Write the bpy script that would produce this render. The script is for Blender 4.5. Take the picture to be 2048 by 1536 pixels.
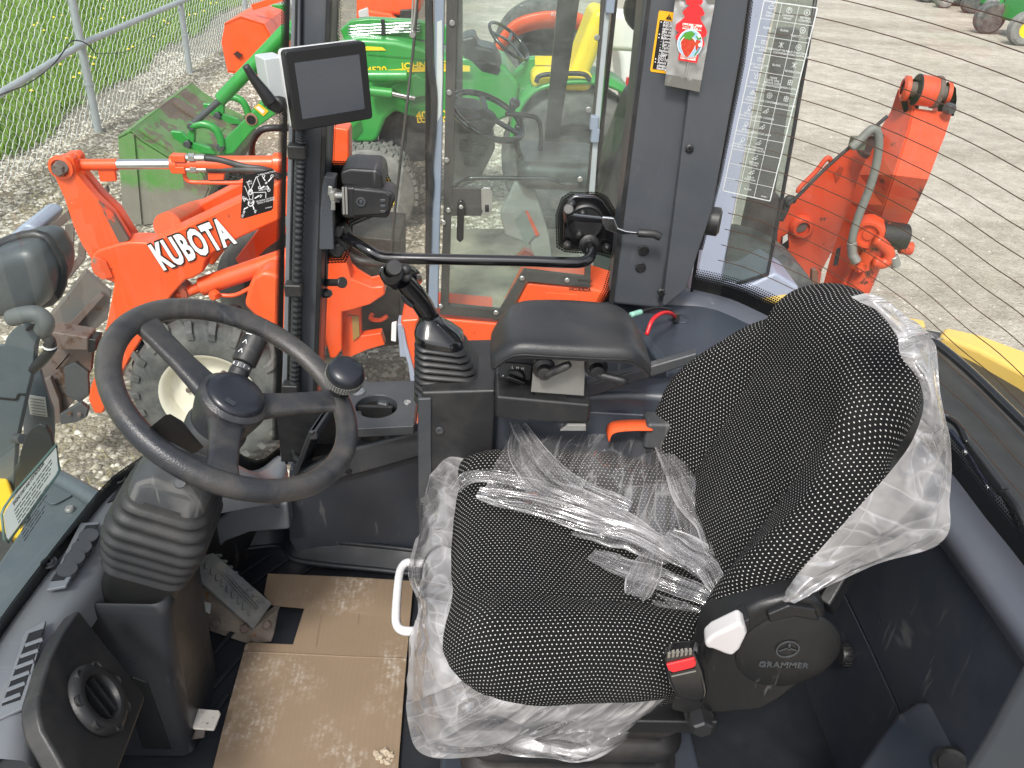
import bpy, bmesh, math, random
import numpy as np
from mathutils import Vector, Matrix, noise
random.seed(7)
for o in list(bpy.data.objects): bpy.data.objects.remove(o)
scene = bpy.context.scene
COL = scene.collection
# ------------------------------------------------------------------ camera
# world: X = towards the loader's rear, Y = across the cab away from the open door, Z up, cab floor at 0, yard at -1.3
FPX = 1690.0; CAMZ = 1.5; GROUND = -1.3
def _cam():
    ray = lambda u, v: np.array([(u-1024)/FPX, -(v-768)/FPX, -1.0])
    down = ray(850, 3500); down /= np.linalg.norm(down); up = -down
    fwd = np.array([0, 0, -1.0]); h = fwd-up*fwd.dot(up); h /= np.linalg.norm(h)
    right = np.cross(h, up)
    a = math.atan(-120/(FPX/h.dot(fwd)))
    Y = h*math.cos(a)+right*math.sin(a); X = np.cross(Y, up)
    return np.array([X, Y, up])
RC = _cam(); CP = np.array([0, 0, CAMZ])
cam = bpy.data.cameras.new('camera'); camo = bpy.data.objects.new('camera', cam); COL.objects.link(camo)
cam.sensor_width = 36; cam.lens = FPX/2048*36; cam.clip_end = 500; cam.clip_start = 0.02
M4 = Matrix.Identity(4)
for i in range(3):
    for j in range(3): M4[i][j] = RC[i][j]
    M4[i][3] = CP[i]
camo.matrix_world = M4
scene.camera = camo
# ------------------------------------------------------------------ world, sun, exposure
SUN_EL, SUN_AZ = math.radians(52), math.radians(200)     # azimuth measured from +Y clockwise
w = bpy.data.worlds.new('World'); scene.world = w; w.use_nodes = True
nt = w.node_tree; nt.nodes.clear()
sky = nt.nodes.new('ShaderNodeTexSky'); sky.sky_type = 'NISHITA'; sky.sun_disc = False
sky.sun_elevation = SUN_EL; sky.sun_rotation = SUN_AZ; sky.air_density = 1.0; sky.dust_density = 3.0
hs = nt.nodes.new('ShaderNodeHueSaturation'); hs.inputs['Saturation'].default_value = 0.35
bg = nt.nodes.new('ShaderNodeBackground'); bg.inputs['Strength'].default_value = 0.15
wo = nt.nodes.new('ShaderNodeOutputWorld')
nt.links.new(sky.outputs[0], hs.inputs['Color']); nt.links.new(hs.outputs[0], bg.inputs[0]); nt.links.new(bg.outputs[0], wo.inputs[0])
sl = bpy.data.lights.new('sun', 'SUN'); sl.energy = 1.9; sl.angle = math.radians(10); sl.color = (1, .96, .9)
so = bpy.data.objects.new('sun', sl); COL.objects.link(so)
sd = Vector((math.sin(SUN_AZ)*math.cos(SUN_EL), math.cos(SUN_AZ)*math.cos(SUN_EL), math.sin(SUN_EL)))
so.rotation_euler = sd.to_track_quat('Z', 'Y').to_euler(); so.location = sd*30
vs = scene.view_settings; vs.view_transform = 'Standard'; vs.look = 'None'; vs.gamma = 1; vs.exposure = 0.74; vs.use_curve_mapping = False
scene.render.resolution_x = 1024; scene.render.resolution_y = 768
scene.cycles.max_bounces = 7; scene.cycles.diffuse_bounces = 3; scene.cycles.glossy_bounces = 3; scene.cycles.transparent_max_bounces = 24; scene.cycles.caustics_reflective = False; scene.cycles.caustics_refractive = False
# ------------------------------------------------------------------ pixel helpers (2048x1536 photo pixels -> a plane in the place)
def ray(u, v): return RC @ np.array([(u-1024)/FPX, -(v-768)/FPX, -1.0])
def P(u, v, x=None, y=None, z=None):
    d = ray(u, v)
    t = (x-CP[0])/d[0] if x is not None else (y-CP[1])/d[1] if y is not None else (z-CP[2])/d[2]
    return Vector(CP+d*t)
def PL(u, v, p0, n):
    d = ray(u, v); p0 = np.array(p0); n = np.array(n)
    return Vector(CP+d*((p0-CP).dot(n)/d.dot(n)))
def PY(pts, y): return [P(u, v, y=y) for u, v in pts]
def PZ(pts, z): return [P(u, v, z=z) for u, v in pts]
def PX(pts, x): return [P(u, v, x=x) for u, v in pts]
V = Vector
# ------------------------------------------------------------------ object helpers
def link(o, parent=None):
    COL.objects.link(o)
    if parent is not None:
        o.parent = parent
        off = parent.location if parent.parent is None else V((0, 0, 0))
        o.matrix_parent_inverse = Matrix.Translation(-off)
    return o
def tag(o, label, cat, group=None):
    o['label'] = label; o['category'] = cat
    if group: o['group'] = group
    return o
def thing(name, label, cat, loc=(0, 0, 0), group=None):
    o = bpy.data.objects.new(name, None); o.location = loc; o.empty_display_size = .05; COL.objects.link(o)
    return tag(o, label, cat, group)
def mesh(name, verts, faces, mat, parent=None, smooth=False, bevel=0, uvs=None, bseg=2, sub=0, solid=0, wn=True):
    me = bpy.data.meshes.new(name); me.from_pydata([tuple(v) for v in verts], [], faces); me.validate()
    if uvs is not None:
        ul = me.uv_layers.new(name='UVMap')
        for l in me.loops: ul.data[l.index].uv = uvs[l.vertex_index]
    if mat is not None: me.materials.append(mat)
    o = bpy.data.objects.new(name, me); link(o, parent)
    bm = bmesh.new(); bm.from_mesh(me); bmesh.ops.recalc_face_normals(bm, faces=bm.faces); bm.to_mesh(me); bm.free()
    if smooth: me.polygons.foreach_set('use_smooth', [True]*len(me.polygons))
    if solid:
        m = o.modifiers.new('solid', 'SOLIDIFY'); m.thickness = solid; m.offset = 0
    if bevel:
        m = o.modifiers.new('bevel', 'BEVEL'); m.width = bevel; m.segments = bseg; m.limit_method = 'ANGLE'; m.angle_limit = math.radians(35)
        me.polygons.foreach_set('use_smooth', [True]*len(me.polygons))
        m.harden_normals = True
    if sub:
        m = o.modifiers.new('sub', 'SUBSURF'); m.levels = sub; m.render_levels = sub
    return o
def prism(name, pts, ext, mat, parent=None, bevel=0, bseg=2):
    ext = V(ext); n = len(pts)
    vs_ = [V(p) for p in pts]+[V(p)+ext for p in pts]
    fs = [tuple(range(n)), tuple(range(2*n-1, n-1, -1))]+[(i, i+n, (i+1) % n+n, (i+1) % n) for i in range(n)]
    return mesh(name, vs_, fs, mat, parent, bevel=bevel, bseg=bseg)
def box(name, c, size, mat, parent=None, bevel=0, rot=None, bseg=2):
    c = V(c); R_ = rot if rot is not None else Matrix.Identity(3)
    sx, sy, sz = (s/2 for s in size)
    vs_ = [c+R_ @ V((x*sx, y*sy, z*sz)) for z in (-1, 1) for x, y in ((-1, -1), (1, -1), (1, 1), (-1, 1))]
    fs = [(3, 2, 1, 0), (4, 5, 6, 7), (0, 1, 5, 4), (1, 2, 6, 5), (2, 3, 7, 6), (3, 0, 4, 7)]
    return mesh(name, vs_, fs, mat, parent, bevel=bevel, bseg=bseg)
def rotm(xa, za):
    xa = V(xa).normalized(); za = V(za); za = (za-xa*za.dot(xa)).normalized(); ya = za.cross(xa)
    return Matrix((xa, ya, za)).transposed()
def beam(name, a, b, wd, th, mat, parent=None, up=(0, 0, 1), bevel=0):
    a = V(a); b = V(b); return box(name, (a+b)/2, ((b-a).length, wd, th), mat, parent, bevel, rotm(b-a, up))
def catmull(pts, n=8, closed=False):
    pts = [V(p) for p in pts]; out = []; N = len(pts)
    rng = range(N) if closed else range(N-1)
    for i in rng:
        p0 = pts[(i-1) % N] if closed or i > 0 else pts[0]*2-pts[1]
        p1 = pts[i]; p2 = pts[(i+1) % N]
        p3 = pts[(i+2) % N] if closed or i+2 < N else pts[-1]*2-pts[-2]
        for k in range(n):
            t = k/n
            out.append(.5*((2*p1)+(p2-p0)*t+(2*p0-5*p1+4*p2-p3)*t*t+(3*p1-p0-3*p2+p3)*t**3))
    if not closed: out.append(pts[-1])
    return out
def tube(name, pts, r, mat, parent=None, seg=10, n=6, closed=False, straight=False, caps=True, rfun=None):
    pts = [V(p) for p in pts] if straight else catmull(pts, n, closed)
    N = len(pts); vs_ = []; fs = []
    up = None
    for i, p in enumerate(pts):
        t = (pts[(i+1) % N]-pts[i-1]) if closed else (pts[min(i+1, N-1)]-pts[max(i-1, 0)])
        t.normalize()
        if up is None:
            up = V((0, 0, 1)) if abs(t.z) < .9 else V((1, 0, 0))
        up = (up-t*up.dot(t)).normalized(); s = t.cross(up)
        rr = (r[min(int(i/n), len(r)-1)] if isinstance(r, (list, tuple)) else r)
        if rfun: rr = rfun(i/(N-1))
        for k in range(seg):
            a = 2*math.pi*k/seg; vs_.append(p+up*math.cos(a)*rr+s*math.sin(a)*rr)
    M = N if closed else N-1
    for i in range(M):
        for k in range(seg):
            a = i*seg+k; b = i*seg+(k+1) % seg; c = ((i+1) % N)*seg
            fs.append((a, b, c+(k+1) % seg, c+k))
    if caps and not closed:
        fs.append(tuple(range(seg-1, -1, -1))); fs.append(tuple((N-1)*seg+k for k in range(seg)))
    return mesh(name, vs_, fs, mat, parent, smooth=True)
def cyl(name, a, b, r, mat, parent=None, seg=24, bevel=0, r2=None):
    a = V(a); b = V(b); d = b-a; L = d.length
    prof = [(0, 0), (r, 0), (r if r2 is None else r2, L), (0, L)]
    if bevel:
        r_2 = r if r2 is None else r2
        prof = [(0, 0), (r-bevel, 0), (r, bevel), (r_2, L-bevel), (r_2-bevel, L), (0, L)]
    return lathe(name, a, d, prof, mat, parent, seg)
def lathe(name, o, axis, prof, mat, parent=None, seg=32, sharp=40, ref=None):
    o = V(o); az = V(axis).normalized()
    ref = V(ref) if ref else (V((0, 0, 1)) if abs(az.z) < .9 else V((1, 0, 0)))
    ax = (ref-az*ref.dot(az)).normalized(); ay = az.cross(ax)
    vs_ = []; fs = []; idx = []
    for r, h in prof:
        if r <= 1e-6: idx.append([len(vs_)]); vs_.append(o+az*h)
        else:
            idx.append(list(range(len(vs_), len(vs_)+seg)))
            for k in range(seg):
                a = 2*math.pi*k/seg; vs_.append(o+az*h+(ax*math.cos(a)+ay*math.sin(a))*r)
    for i in range(len(prof)-1):
        A, B = idx[i], idx[i+1]
        for k in range(seg):
            k2 = (k+1) % seg
            if len(A) == 1 and len(B) == 1: continue
            if len(A) == 1: fs.append((A[0], B[k], B[k2]))
            elif len(B) == 1: fs.append((A[k], A[k2], B[0]))
            else: fs.append((A[k], A[k2], B[k2], B[k]))
    ob = mesh(name, vs_, fs, mat, parent, smooth=True)
    try: ob.data.set_sharp_from_angle(angle=math.radians(sharp))
    except Exception: pass
    return ob
def grid(name, f, nu, nv, mat, parent=None, uv=None, smooth=True, solid=0, closed_u=False):
    vs_ = []; uvs = []
    for j in range(nv+1):
        for i in range(nu+(0 if closed_u else 1)):
            s, t = i/nu, j/nv; vs_.append(f(s, t)); uvs.append(uv(s, t) if uv else (s, t))
    W = nu if closed_u else nu+1
    fs = []
    for j in range(nv):
        for i in range(nu):
            i2 = (i+1) % W
            fs.append((j*W+i, j*W+i2, (j+1)*W+i2, (j+1)*W+i))
    return mesh(name, vs_, fs, mat, parent, smooth=smooth, uvs=uvs, solid=solid)
def loft(name, rings, mat, parent=None, smooth=True, caps=True, sharp=40, bevel=0, sub=0):
    n = len(rings[0]); vs_ = [p for r in rings for p in r]; fs = []
    for j in range(len(rings)-1):
        for i in range(n):
            i2 = (i+1) % n; fs.append((j*n+i, j*n+i2, (j+1)*n+i2, (j+1)*n+i))
    if caps: fs.append(tuple(range(n-1, -1, -1))); fs.append(tuple((len(rings)-1)*n+i for i in range(n)))
    o = mesh(name, vs_, fs, mat, parent, smooth=smooth, bevel=bevel, sub=sub)
    if smooth and not bevel:
        try: o.data.set_sharp_from_angle(angle=math.radians(sharp))
        except Exception: pass
    return o
def rrect(w_, h_, r, n=4):
    """rounded rectangle, list of 2-D points"""
    out = []
    for cx, cy, a0 in ((w_/2-r, h_/2-r, 0), (-w_/2+r, h_/2-r, 90), (-w_/2+r, -h_/2+r, 180), (w_/2-r, -h_/2+r, 270)):
        for k in range(n+1):
            a = math.radians(a0+90*k/n); out.append((cx+r*math.cos(a), cy+r*math.sin(a)))
    return out
def frame_pts(o, xa, ya, pts): return [V(o)+V(xa)*a+V(ya)*b for a, b in pts]
def plate(name, o, xa, ya, w_, h_, r, th, mat, parent=None, bevel=0, n=4):
    xa = V(xa).normalized(); ya = V(ya); ya = (ya-xa*ya.dot(xa)).normalized(); nn = xa.cross(ya)
    return prism(name, frame_pts(o, xa, ya, rrect(w_, h_, r, n)), nn*th, mat, parent, bevel)
def textm(name, body, o, xa, ya, size, mat, parent=None, ext=.0004, align='LEFT', bold=0, sx=1, spacing=1, shear=0, valign='CENTER'):
    cu = bpy.data.curves.new(name, 'FONT'); cu.body = body; cu.size = size; cu.extrude = ext; cu.align_x = align; cu.align_y = valign
    cu.offset = bold; cu.space_character = spacing; cu.shear = shear; cu.resolution_u = 3
    t = bpy.data.objects.new(name+'_tmp', cu); COL.objects.link(t)
    dg = bpy.context.evaluated_depsgraph_get(); dg.update()
    me = bpy.data.meshes.new_from_object(t.evaluated_get(dg)); bpy.data.objects.remove(t)
    xa = V(xa).normalized(); ya = V(ya); ya = (ya-xa*ya.dot(xa)).normalized(); za = xa.cross(ya)
    M_ = Matrix(((xa.x*sx, ya.x, za.x, o[0]), (xa.y*sx, ya.y, za.y, o[1]), (xa.z*sx, ya.z, za.z, o[2]), (0, 0, 0, 1)))
    me.transform(M_); me.materials.clear(); me.materials.append(mat); me.name = name
    ob = bpy.data.objects.new(name, me); link(ob, parent); return ob
def lines_mesh(name, segs, wd, nrm, mat, parent=None):
    """flat printed strokes: each seg = (a,b) in 3-D; nrm = surface normal"""
    vs_ = []; fs = []
    for a, b in segs:
        a = V(a); b = V(b); d = (b-a).normalized(); s = V(nrm).cross(d).normalized()*wd/2; i = len(vs_)
        vs_ += [a-s, b-s, b+s, a+s]; fs.append((i, i+1, i+2, i+3))
    return mesh(name, vs_, fs, mat, parent)
def bolt(p, n, r, h, mat, parent, name='bolt', hexa=False):
    return lathe(name, p, n, [(r, 0), (r, h*.6), (r*.75, h), (0, h)], mat, parent, 6 if hexa else 12)
# ------------------------------------------------------------------ materials
MATS = {}
def newmat(name):
    m = bpy.data.materials.new(name); m.use_nodes = True; nt = m.node_tree; nt.nodes.clear()
    out = nt.nodes.new('ShaderNodeOutputMaterial'); MATS[name] = m; return m, nt, out
def nd(nt, typ, **kw):
    n = nt.nodes.new('ShaderNode'+typ)
    for k, v_ in kw.items():
        if k.startswith('i_'): n.inputs[k[2:].replace('_', ' ')].default_value = v_
        elif k[0] == 'n' and k[1:].isdigit(): n.inputs[int(k[1:])].default_value = v_
        else: setattr(n, k, v_)
    return n
def rgba(c): return (c[0], c[1], c[2], 1)
def ramp(nt, fac, stops):
    r = nt.nodes.new('ShaderNodeValToRGB'); nt.links.new(fac, r.inputs[0])
    while len(r.color_ramp.elements) < len(stops): r.color_ramp.elements.new(.5)
    for e, (p, c) in zip(r.color_ramp.elements, stops): e.position = p; e.color = c if len(c) == 4 else rgba(c)
    return r.outputs[0]
def mixc(nt, fac, a, b):
    n = nt.nodes.new('ShaderNodeMix'); n.data_type = 'RGBA'
    for s, x in ((n.inputs[0], fac), (n.inputs[6], a), (n.inputs[7], b)):
        if hasattr(x, 'links'): nt.links.new(x, s)
        elif isinstance(x, (int, float)): s.default_value = x
        else: s.default_value = rgba(x)
    return n.outputs[2]
def math_(nt, op, a, b=0.0):
    n = nt.nodes.new('ShaderNodeMath'); n.operation = op
    for s, x in ((n.inputs[0], a), (n.inputs[1], b)):
        if hasattr(x, 'links'): nt.links.new(x, s)
        else: s.default_value = x
    return n.outputs[0]
def noise_(nt, scale, detail=4, rough=.55, vec=None, dist=0):
    n = nd(nt, 'TexNoise'); n.inputs['Scale'].default_value = scale; n.inputs['Detail'].default_value = detail; n.inputs['Roughness'].default_value = rough
    n.inputs['Distortion'].default_value = dist
    if vec is None:
        tc = nd(nt, 'TexCoord'); vec = tc.outputs['Object']
    nt.links.new(vec, n.inputs['Vector']); return n.outputs['Fac']
def surf(name, col, rough=.5, metal=0, wear=None, wearamt=.45, wscale=14, grain=0, gscale=900, dirt=None, dirtamt=.5, dscale=5, coat=0, spec=.5, var=.12, scr=0):
    """painted / moulded surface: base colour with slight variation, dust film (dirt), chips (wear), fine grain bump"""
    m, nt, out = newmat(name); b = nd(nt, 'BsdfPrincipled'); nt.links.new(b.outputs[0], out.inputs[0])
    tc = nd(nt, 'TexCoord'); vec = tc.outputs['Object']
    n1 = noise_(nt, 6, 5, .6, vec)
    lo = tuple(c*(1-var) for c in col); hi = tuple(min(1, c*(1+var)) for c in col)
    c = mixc(nt, n1, lo, hi)
    if dirt is not None:
        f = ramp(nt, noise_(nt, dscale, 8, .65, vec, .3), [(.5-.25*dirtamt, (0, 0, 0)), (.82-.2*dirtamt, (dirtamt,)*3)])
        c = mixc(nt, f, c, dirt)
    if scr:   # fine scuffs and scratches in two directions
        for sc, ro in (((3, 70, 5), (.3, .2, .5)), ((60, 4, 9), (.5, .4, .2))):
            mp = nd(nt, 'Mapping'); mp.inputs['Scale'].default_value = sc; mp.inputs['Rotation'].default_value = ro; nt.links.new(vec, mp.inputs[0])
            ns = noise_(nt, 1.0, 3, .6, mp.outputs[0], .2); gate = ramp(nt, noise_(nt, 4, 3, .5, vec), [(.5, (0, 0, 0)), (.62, (1, 1, 1))])
            f = math_(nt, 'MULTIPLY', math_(nt, 'MULTIPLY', ramp(nt, ns, [(.62, (0, 0, 0)), (.68, (1, 1, 1))]), gate), scr)
            c = mixc(nt, f, c, (.24, .235, .225))
    if wear is not None:
        f = ramp(nt, noise_(nt, wscale, 10, .7, vec, .2), [(.66-.16*wearamt, (0, 0, 0)), (.70-.16*wearamt, (1, 1, 1))])
        c = mixc(nt, f, c, wear)
    nt.links.new(c, b.inputs['Base Color'])
    rn = noise_(nt, 11, 6, .6, vec)
    r = ramp(nt, rn, [(.3, (max(0, rough-.09),)*3), (.7, (min(1, rough+.1),)*3)])
    nt.links.new(r, b.inputs['Roughness']); b.inputs['Metallic'].default_value = metal
    b.inputs['Coat Weight'].default_value = coat; b.inputs['Coat Roughness'].default_value = .12
    b.inputs['Specular IOR Level'].default_value = spec
    if grain:
        g = nd(nt, 'TexNoise'); g.inputs['Scale'].default_value = gscale; g.inputs['Detail'].default_value = 2; nt.links.new(vec, g.inputs['Vector'])
        bp = nd(nt, 'Bump'); bp.inputs['Strength'].default_value = grain; bp.inputs['Distance'].default_value = .001
        nt.links.new(g.outputs['Fac'], bp.inputs['Height']); nt.links.new(bp.outputs[0], b.inputs['Normal'])
    return m
DUST = (.20, .185, .16)
plastic = surf('moulded_charcoal_plastic', (.046, .050, .056), .38, grain=.35, gscale=700, dirt=DUST, dirtamt=.22, dscale=7, scr=0.35)
plastic2 = surf('dash_grey_plastic', (.155, .168, .185), .36, grain=.3, gscale=700, dirt=DUST, dirtamt=.25, dscale=6, scr=0.3)
navy = surf('navy_trim_plastic', (.034, .041, .054), .36, grain=.25, gscale=600, dirt=DUST, dirtamt=.13, dscale=4, scr=0.32)
blackpl = surf('black_textured_plastic', (.016, .0163, .0175), .40, grain=.4, gscale=800, dirt=DUST, dirtamt=.16, dscale=9, scr=0.22)
armpad = surf('armrest_foam_skin', (.019, .020, .022), .36, grain=.5, gscale=500, dirt=(.12, .11, .1), dirtamt=.25, dscale=6)
rubber = surf('black_rubber', (.014, .0145, .016), .42, grain=.15, gscale=400, dirt=DUST, dirtamt=.15, dscale=9)
bootmat = surf('dusty_bellows_rubber', (.024, .025, .027), .5, grain=.3, gscale=500, dirt=(.16, .145, .12), dirtamt=.22, dscale=12)
matrub = surf('rubber_floor_mat', (.012, .0145, .019), .5, grain=.4, gscale=350, dirt=(.09, .085, .075), dirtamt=.16, dscale=9)
gloss = surf('black_gloss_paint', (.006, .006, .007), .13, coat=.6, var=.05)
pillar_m = surf('grey_pillar_paint', (.060, .067, .077), .36, grain=.12, gscale=300, dirt=DUST, dirtamt=.16, dscale=4, scr=0.2)
wheelskin = surf('steering_wheel_skin', (.024, .026, .031), .36, grain=.7, gscale=420, dirt=(.22, .19, .15), dirtamt=.34, dscale=10, scr=0.18)
hubm = surf('hub_cap_plastic', (.014, .016, .022), .3, grain=.05, gscale=300, scr=0.1)
conduit = surf('conduit_plastic', (.02, .022, .024), .4)
orange = surf('orange_machine_paint', (.80, .092, .018), .38, wear=(.10, .035, .02), wearamt=.12, wscale=9, dirt=(.42, .22, .12), dirtamt=.16, dscale=4, coat=.15)
orange_b = surf('orange_backhoe_paint', (.60, .068, .022), .4, wear=(.06, .035, .025), wearamt=.34, wscale=8, dirt=(.4, .2, .12), dirtamt=.2, dscale=4)
green = surf('green_tractor_paint', (.028, .27, .045), .35, dirt=(.2, .26, .15), dirtamt=.14, dscale=5, coat=.2)
bucket_old = surf('green_bucket_paint', (.09, .27, .06), .55, wear=(.17, .12, .10), wearamt=.85, wscale=3.2, dirt=(.26, .25, .2), dirtamt=.55, dscale=4)
def bucket_paint():
    m = surf('worn_green_bucket_paint', (.09, .25, .055), .55, wear=(.15, .11, .085), wearamt=.95, wscale=3.0, dirt=(.24, .23, .17), dirtamt=.55, dscale=4)
    nt = m.node_tree; b = [n for n in nt.nodes if n.type == 'BSDF_PRINCIPLED'][0]; src = b.inputs['Base Color'].links[0].from_socket
    tc = nd(nt, 'TexCoord'); sp = nd(nt, 'SeparateXYZ'); nt.links.new(tc.outputs['Object'], sp.inputs[0])
    h = math_(nt, 'ADD', sp.outputs[2], math_(nt, 'MULTIPLY', noise_(nt, 5, 6, .65, tc.outputs['Object']), .5))
    f = ramp(nt, math_(nt, 'ADD', h, 1.6), [(.83, (1, 1, 1)), (.93, (0, 0, 0))])
    g = mixc(nt, noise_(nt, 7, 8, .7, tc.outputs['Object']), (.15, .14, .115), (.26, .245, .20))
    nt.links.new(mixc(nt, f, src, g), b.inputs['Base Color']); return m
bucketgreen = bucket_paint()
bucketgrey = surf('worn_bucket_steel', (.20, .19, .165), .6, wear=(.08, .2, .05), wearamt=.3, wscale=4, dirt=(.26, .2, .14), dirtamt=.6)
yellow = surf('yellow_paint', (.82, .52, .03), .4)
jdyellow = surf('yellow_decal', (.86, .62, .02), .4)
hoody = surf('yellow_hood_paint', (.80, .53, .12), .4, dirt=(.7, .6, .4), dirtamt=.2)
rust = surf('rusty_steel', (.12, .075, .052), .7, dirt=(.12, .12, .125), dirtamt=.75, dscale=6, wear=(.07, .035, .02), wearamt=.45, wscale=8)
darksteel = surf('dark_bare_steel', (.09, .095, .1), .45, metal=.4, wear=(.12, .07, .04), wearamt=.3)
steel = surf('zinc_plated_steel', (.52, .52, .5), .35, metal=.85)
chrome = surf('chromed_rod', (.75, .76, .77), .16, metal=1, var=.03)
bareplate = surf('unpainted_steel_plate', (.33, .33, .31), .42, metal=.55, dirt=(.25, .22, .2), dirtamt=.4, dscale=14)
galv = surf('galvanised_pipe', (.46, .50, .51), .42, metal=.15, dirt=(.58, .60, .59), dirtamt=.4, dscale=12)
tyre = surf('dusty_tyre_rubber', (.045, .048, .05), .75, dirt=(.24, .235, .21), dirtamt=.6, dscale=7)
tyre_l = surf('pale_dusty_tyre', (.13, .135, .13), .8, dirt=(.32, .31, .28), dirtamt=.7, dscale=9)
rimwhite = surf('cream_rim_paint', (.72, .69, .58), .4, wear=(.3, .18, .1), wearamt=.12, wscale=14, dirt=(.5, .42, .3), dirtamt=.3)
silver = surf('monitor_silver_case', (.55, .56, .56), .35)
blackcase = surf('monitor_black_case', (.007, .0072, .008), .5, grain=.1)
whitepl = surf('white_enamel', (.74, .74, .75), .3, dirt=(.6, .56, .5), dirtamt=.2)
levwhite = surf('white_lever_plastic', (.52, .50, .50), .4, dirt=(.45, .42, .4), dirtamt=.25, dscale=30)
redbtn = surf('red_buckle_button', (.70, .03, .035), .4)
webbing = surf('orange_belt_webbing', (.75, .10, .02), .75, grain=.8, gscale=900)
seatblack = surf('black_seat_plastic', (.009, .0092, .0098), .42, grain=.3, gscale=600, dirt=(.1, .095, .085), dirtamt=.12, dscale=7, scr=0.2)
frame_dark = surf('dark_bronze_door_frame', (.045, .043, .04), .5, dirt=(.15, .14, .12), dirtamt=.3)
bluegrey = surf('blue_grey_cab_paint', (.21, .25, .32), .4, wear=(.45, .46, .45), wearamt=.2, wscale=9, dirt=(.3, .3, .3), dirtamt=.2)
lavender = surf('pale_blue_grey_paint', (.30, .33, .42), .4, wear=(.2, .1, .05), wearamt=.08, wscale=10)
hoodgrey = surf('loader_grey_paint', (.075, .095, .105), .38, dirt=(.2, .2, .18), dirtamt=.2)
white_print = surf('white_print', (.8, .8, .8), .5, var=.02)
pale_print = surf('pale_grey_print', (.55, .55, .55), .5, var=.02)
black_print = surf('black_print', (.012, .012, .012), .4, var=.02)
black_st = surf('black_sticker', (.010, .010, .011), .35)
yel_st = surf('amber_sticker', (.85, .42, .015), .4)
paperlabel = surf('paper_label', (.62, .62, .58), .6, dirt=(.4, .38, .34), dirtamt=.4, dscale=20)
redcard = surf('red_card', (.72, .02, .025), .35, coat=.4)
foil = surf('foil_pouch', (.46, .46, .45), .3, metal=.55, dirt=(.3, .3, .3), dirtamt=.3, dscale=30)
berry = surf('printed_berry_red', (.5, .03, .015), .35, dirt=(.75, .3, .1), dirtamt=.3, dscale=260)
leafm = surf('printed_leaf_green', (.08, .28, .03), .4)
skyblue = surf('printed_sky_blue', (.3, .5, .7), .4)
seatvinyl = surf('black_seat_vinyl', (.03, .03, .032), .4, dirt=(.16, .155, .14), dirtamt=.5)
yseat = surf('yellow_seat_vinyl', (.85, .62, .02), .4)
redwire = surf('red_wire', (.6, .015, .02), .4); blackwire = surf('black_wire', (.012, .012, .013), .45); greenconn = surf('green_connector', (.25, .5, .4), .5)
hose_m = surf('hydraulic_hose', (.02, .021, .022), .5, dirt=DUST, dirtamt=.3)
hose_g = surf('grey_braided_hose', (.16, .17, .15), .5, grain=.9, gscale=250, dirt=(.3, .3, .26), dirtamt=.4)
whitetank = surf('white_tank_plastic', (.7, .7, .66), .45)
lensred = surf('red_lens', (.5, .02, .02), .25)
greyplastic = surf('pale_grey_cab_plastic', (.33, .34, .33), .5, dirt=(.4, .38, .32), dirtamt=.5)
clearglass_col = (.80, .88, .85)
# knob with knurled collar
knurl = surf('knurled_collar', (.17, .17, .16), .45)
# pedal pad, dusty
pedalm = surf('pedal_pad_rubber', (.10, .11, .115), .6, dirt=(.3, .27, .22), dirtamt=.6, dscale=16)
mudm = surf('muddy_bracket', (.23, .19, .15), .85, dirt=(.06, .05, .045), dirtamt=.6, dscale=14, wear=(.22, .09, .03), wearamt=.35, wscale=18, grain=.8, gscale=160)
rustwhite = surf('chipped_white_tab', (.62, .58, .52), .6, wear=(.22, .10, .05), wearamt=.55, wscale=45)

def cardboard():
    m, nt, out = newmat('corrugated_cardboard'); b = nd(nt, 'BsdfPrincipled'); nt.links.new(b.outputs[0], out.inputs[0])
    tc = nd(nt, 'TexCoord'); vec = tc.outputs['Object']
    base = mixc(nt, noise_(nt, 9, 6, .6, vec), (.20, .14, .09), (.26, .19, .125))
    fib = mixc(nt, noise_(nt, 340, 3, .6, vec), (.18, .125, .078), (.28, .205, .135))
    c = mixc(nt, .35, base, fib)
    # dried pale mud trodden onto it, broken by the flutes
    wv = nd(nt, 'TexWave'); wv.inputs['Scale'].default_value = 28; wv.inputs['Distortion'].default_value = 1.2; wv.bands_direction = 'X'; nt.links.new(vec, wv.inputs['Vector'])
    mp = nd(nt, 'Mapping'); mp.inputs['Scale'].default_value = (1, 1, 1); nt.links.new(vec, mp.inputs[0])
    patch = ramp(nt, noise_(nt, 5.5, 3, .5, vec), [(.50, (0, 0, 0)), (.66, (.8, .8, .8))])
    speck = ramp(nt, noise_(nt, 60, 8, .75, vec), [(.47, (0, 0, 0)), (.62, (1, 1, 1))])
    f = math_(nt, 'MULTIPLY', patch, speck); fl = math_(nt, 'ADD', math_(nt, 'MULTIPLY', wv.outputs['Fac'], .55), .3)
    f = math_(nt, 'MULTIPLY', f, fl)
    c = mixc(nt, math_(nt, 'MINIMUM', math_(nt, 'MULTIPLY', f, 1.5), 1.0), c, (.50, .45, .385))
    nt.links.new(c, b.inputs['Base Color']); b.inputs['Roughness'].default_value = .8
    bp = nd(nt, 'Bump'); bp.inputs['Strength'].default_value = .25; bp.inputs['Distance'].default_value = .001
    nt.links.new(math_(nt, 'ADD', wv.outputs['Fac'], math_(nt, 'MULTIPLY', f, 3)), bp.inputs['Height']); nt.links.new(bp.outputs[0], b.inputs['Normal'])
    return m
card = cardboard()
card_edge = surf('cardboard_edge', (.19, .13, .085), .85)

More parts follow.
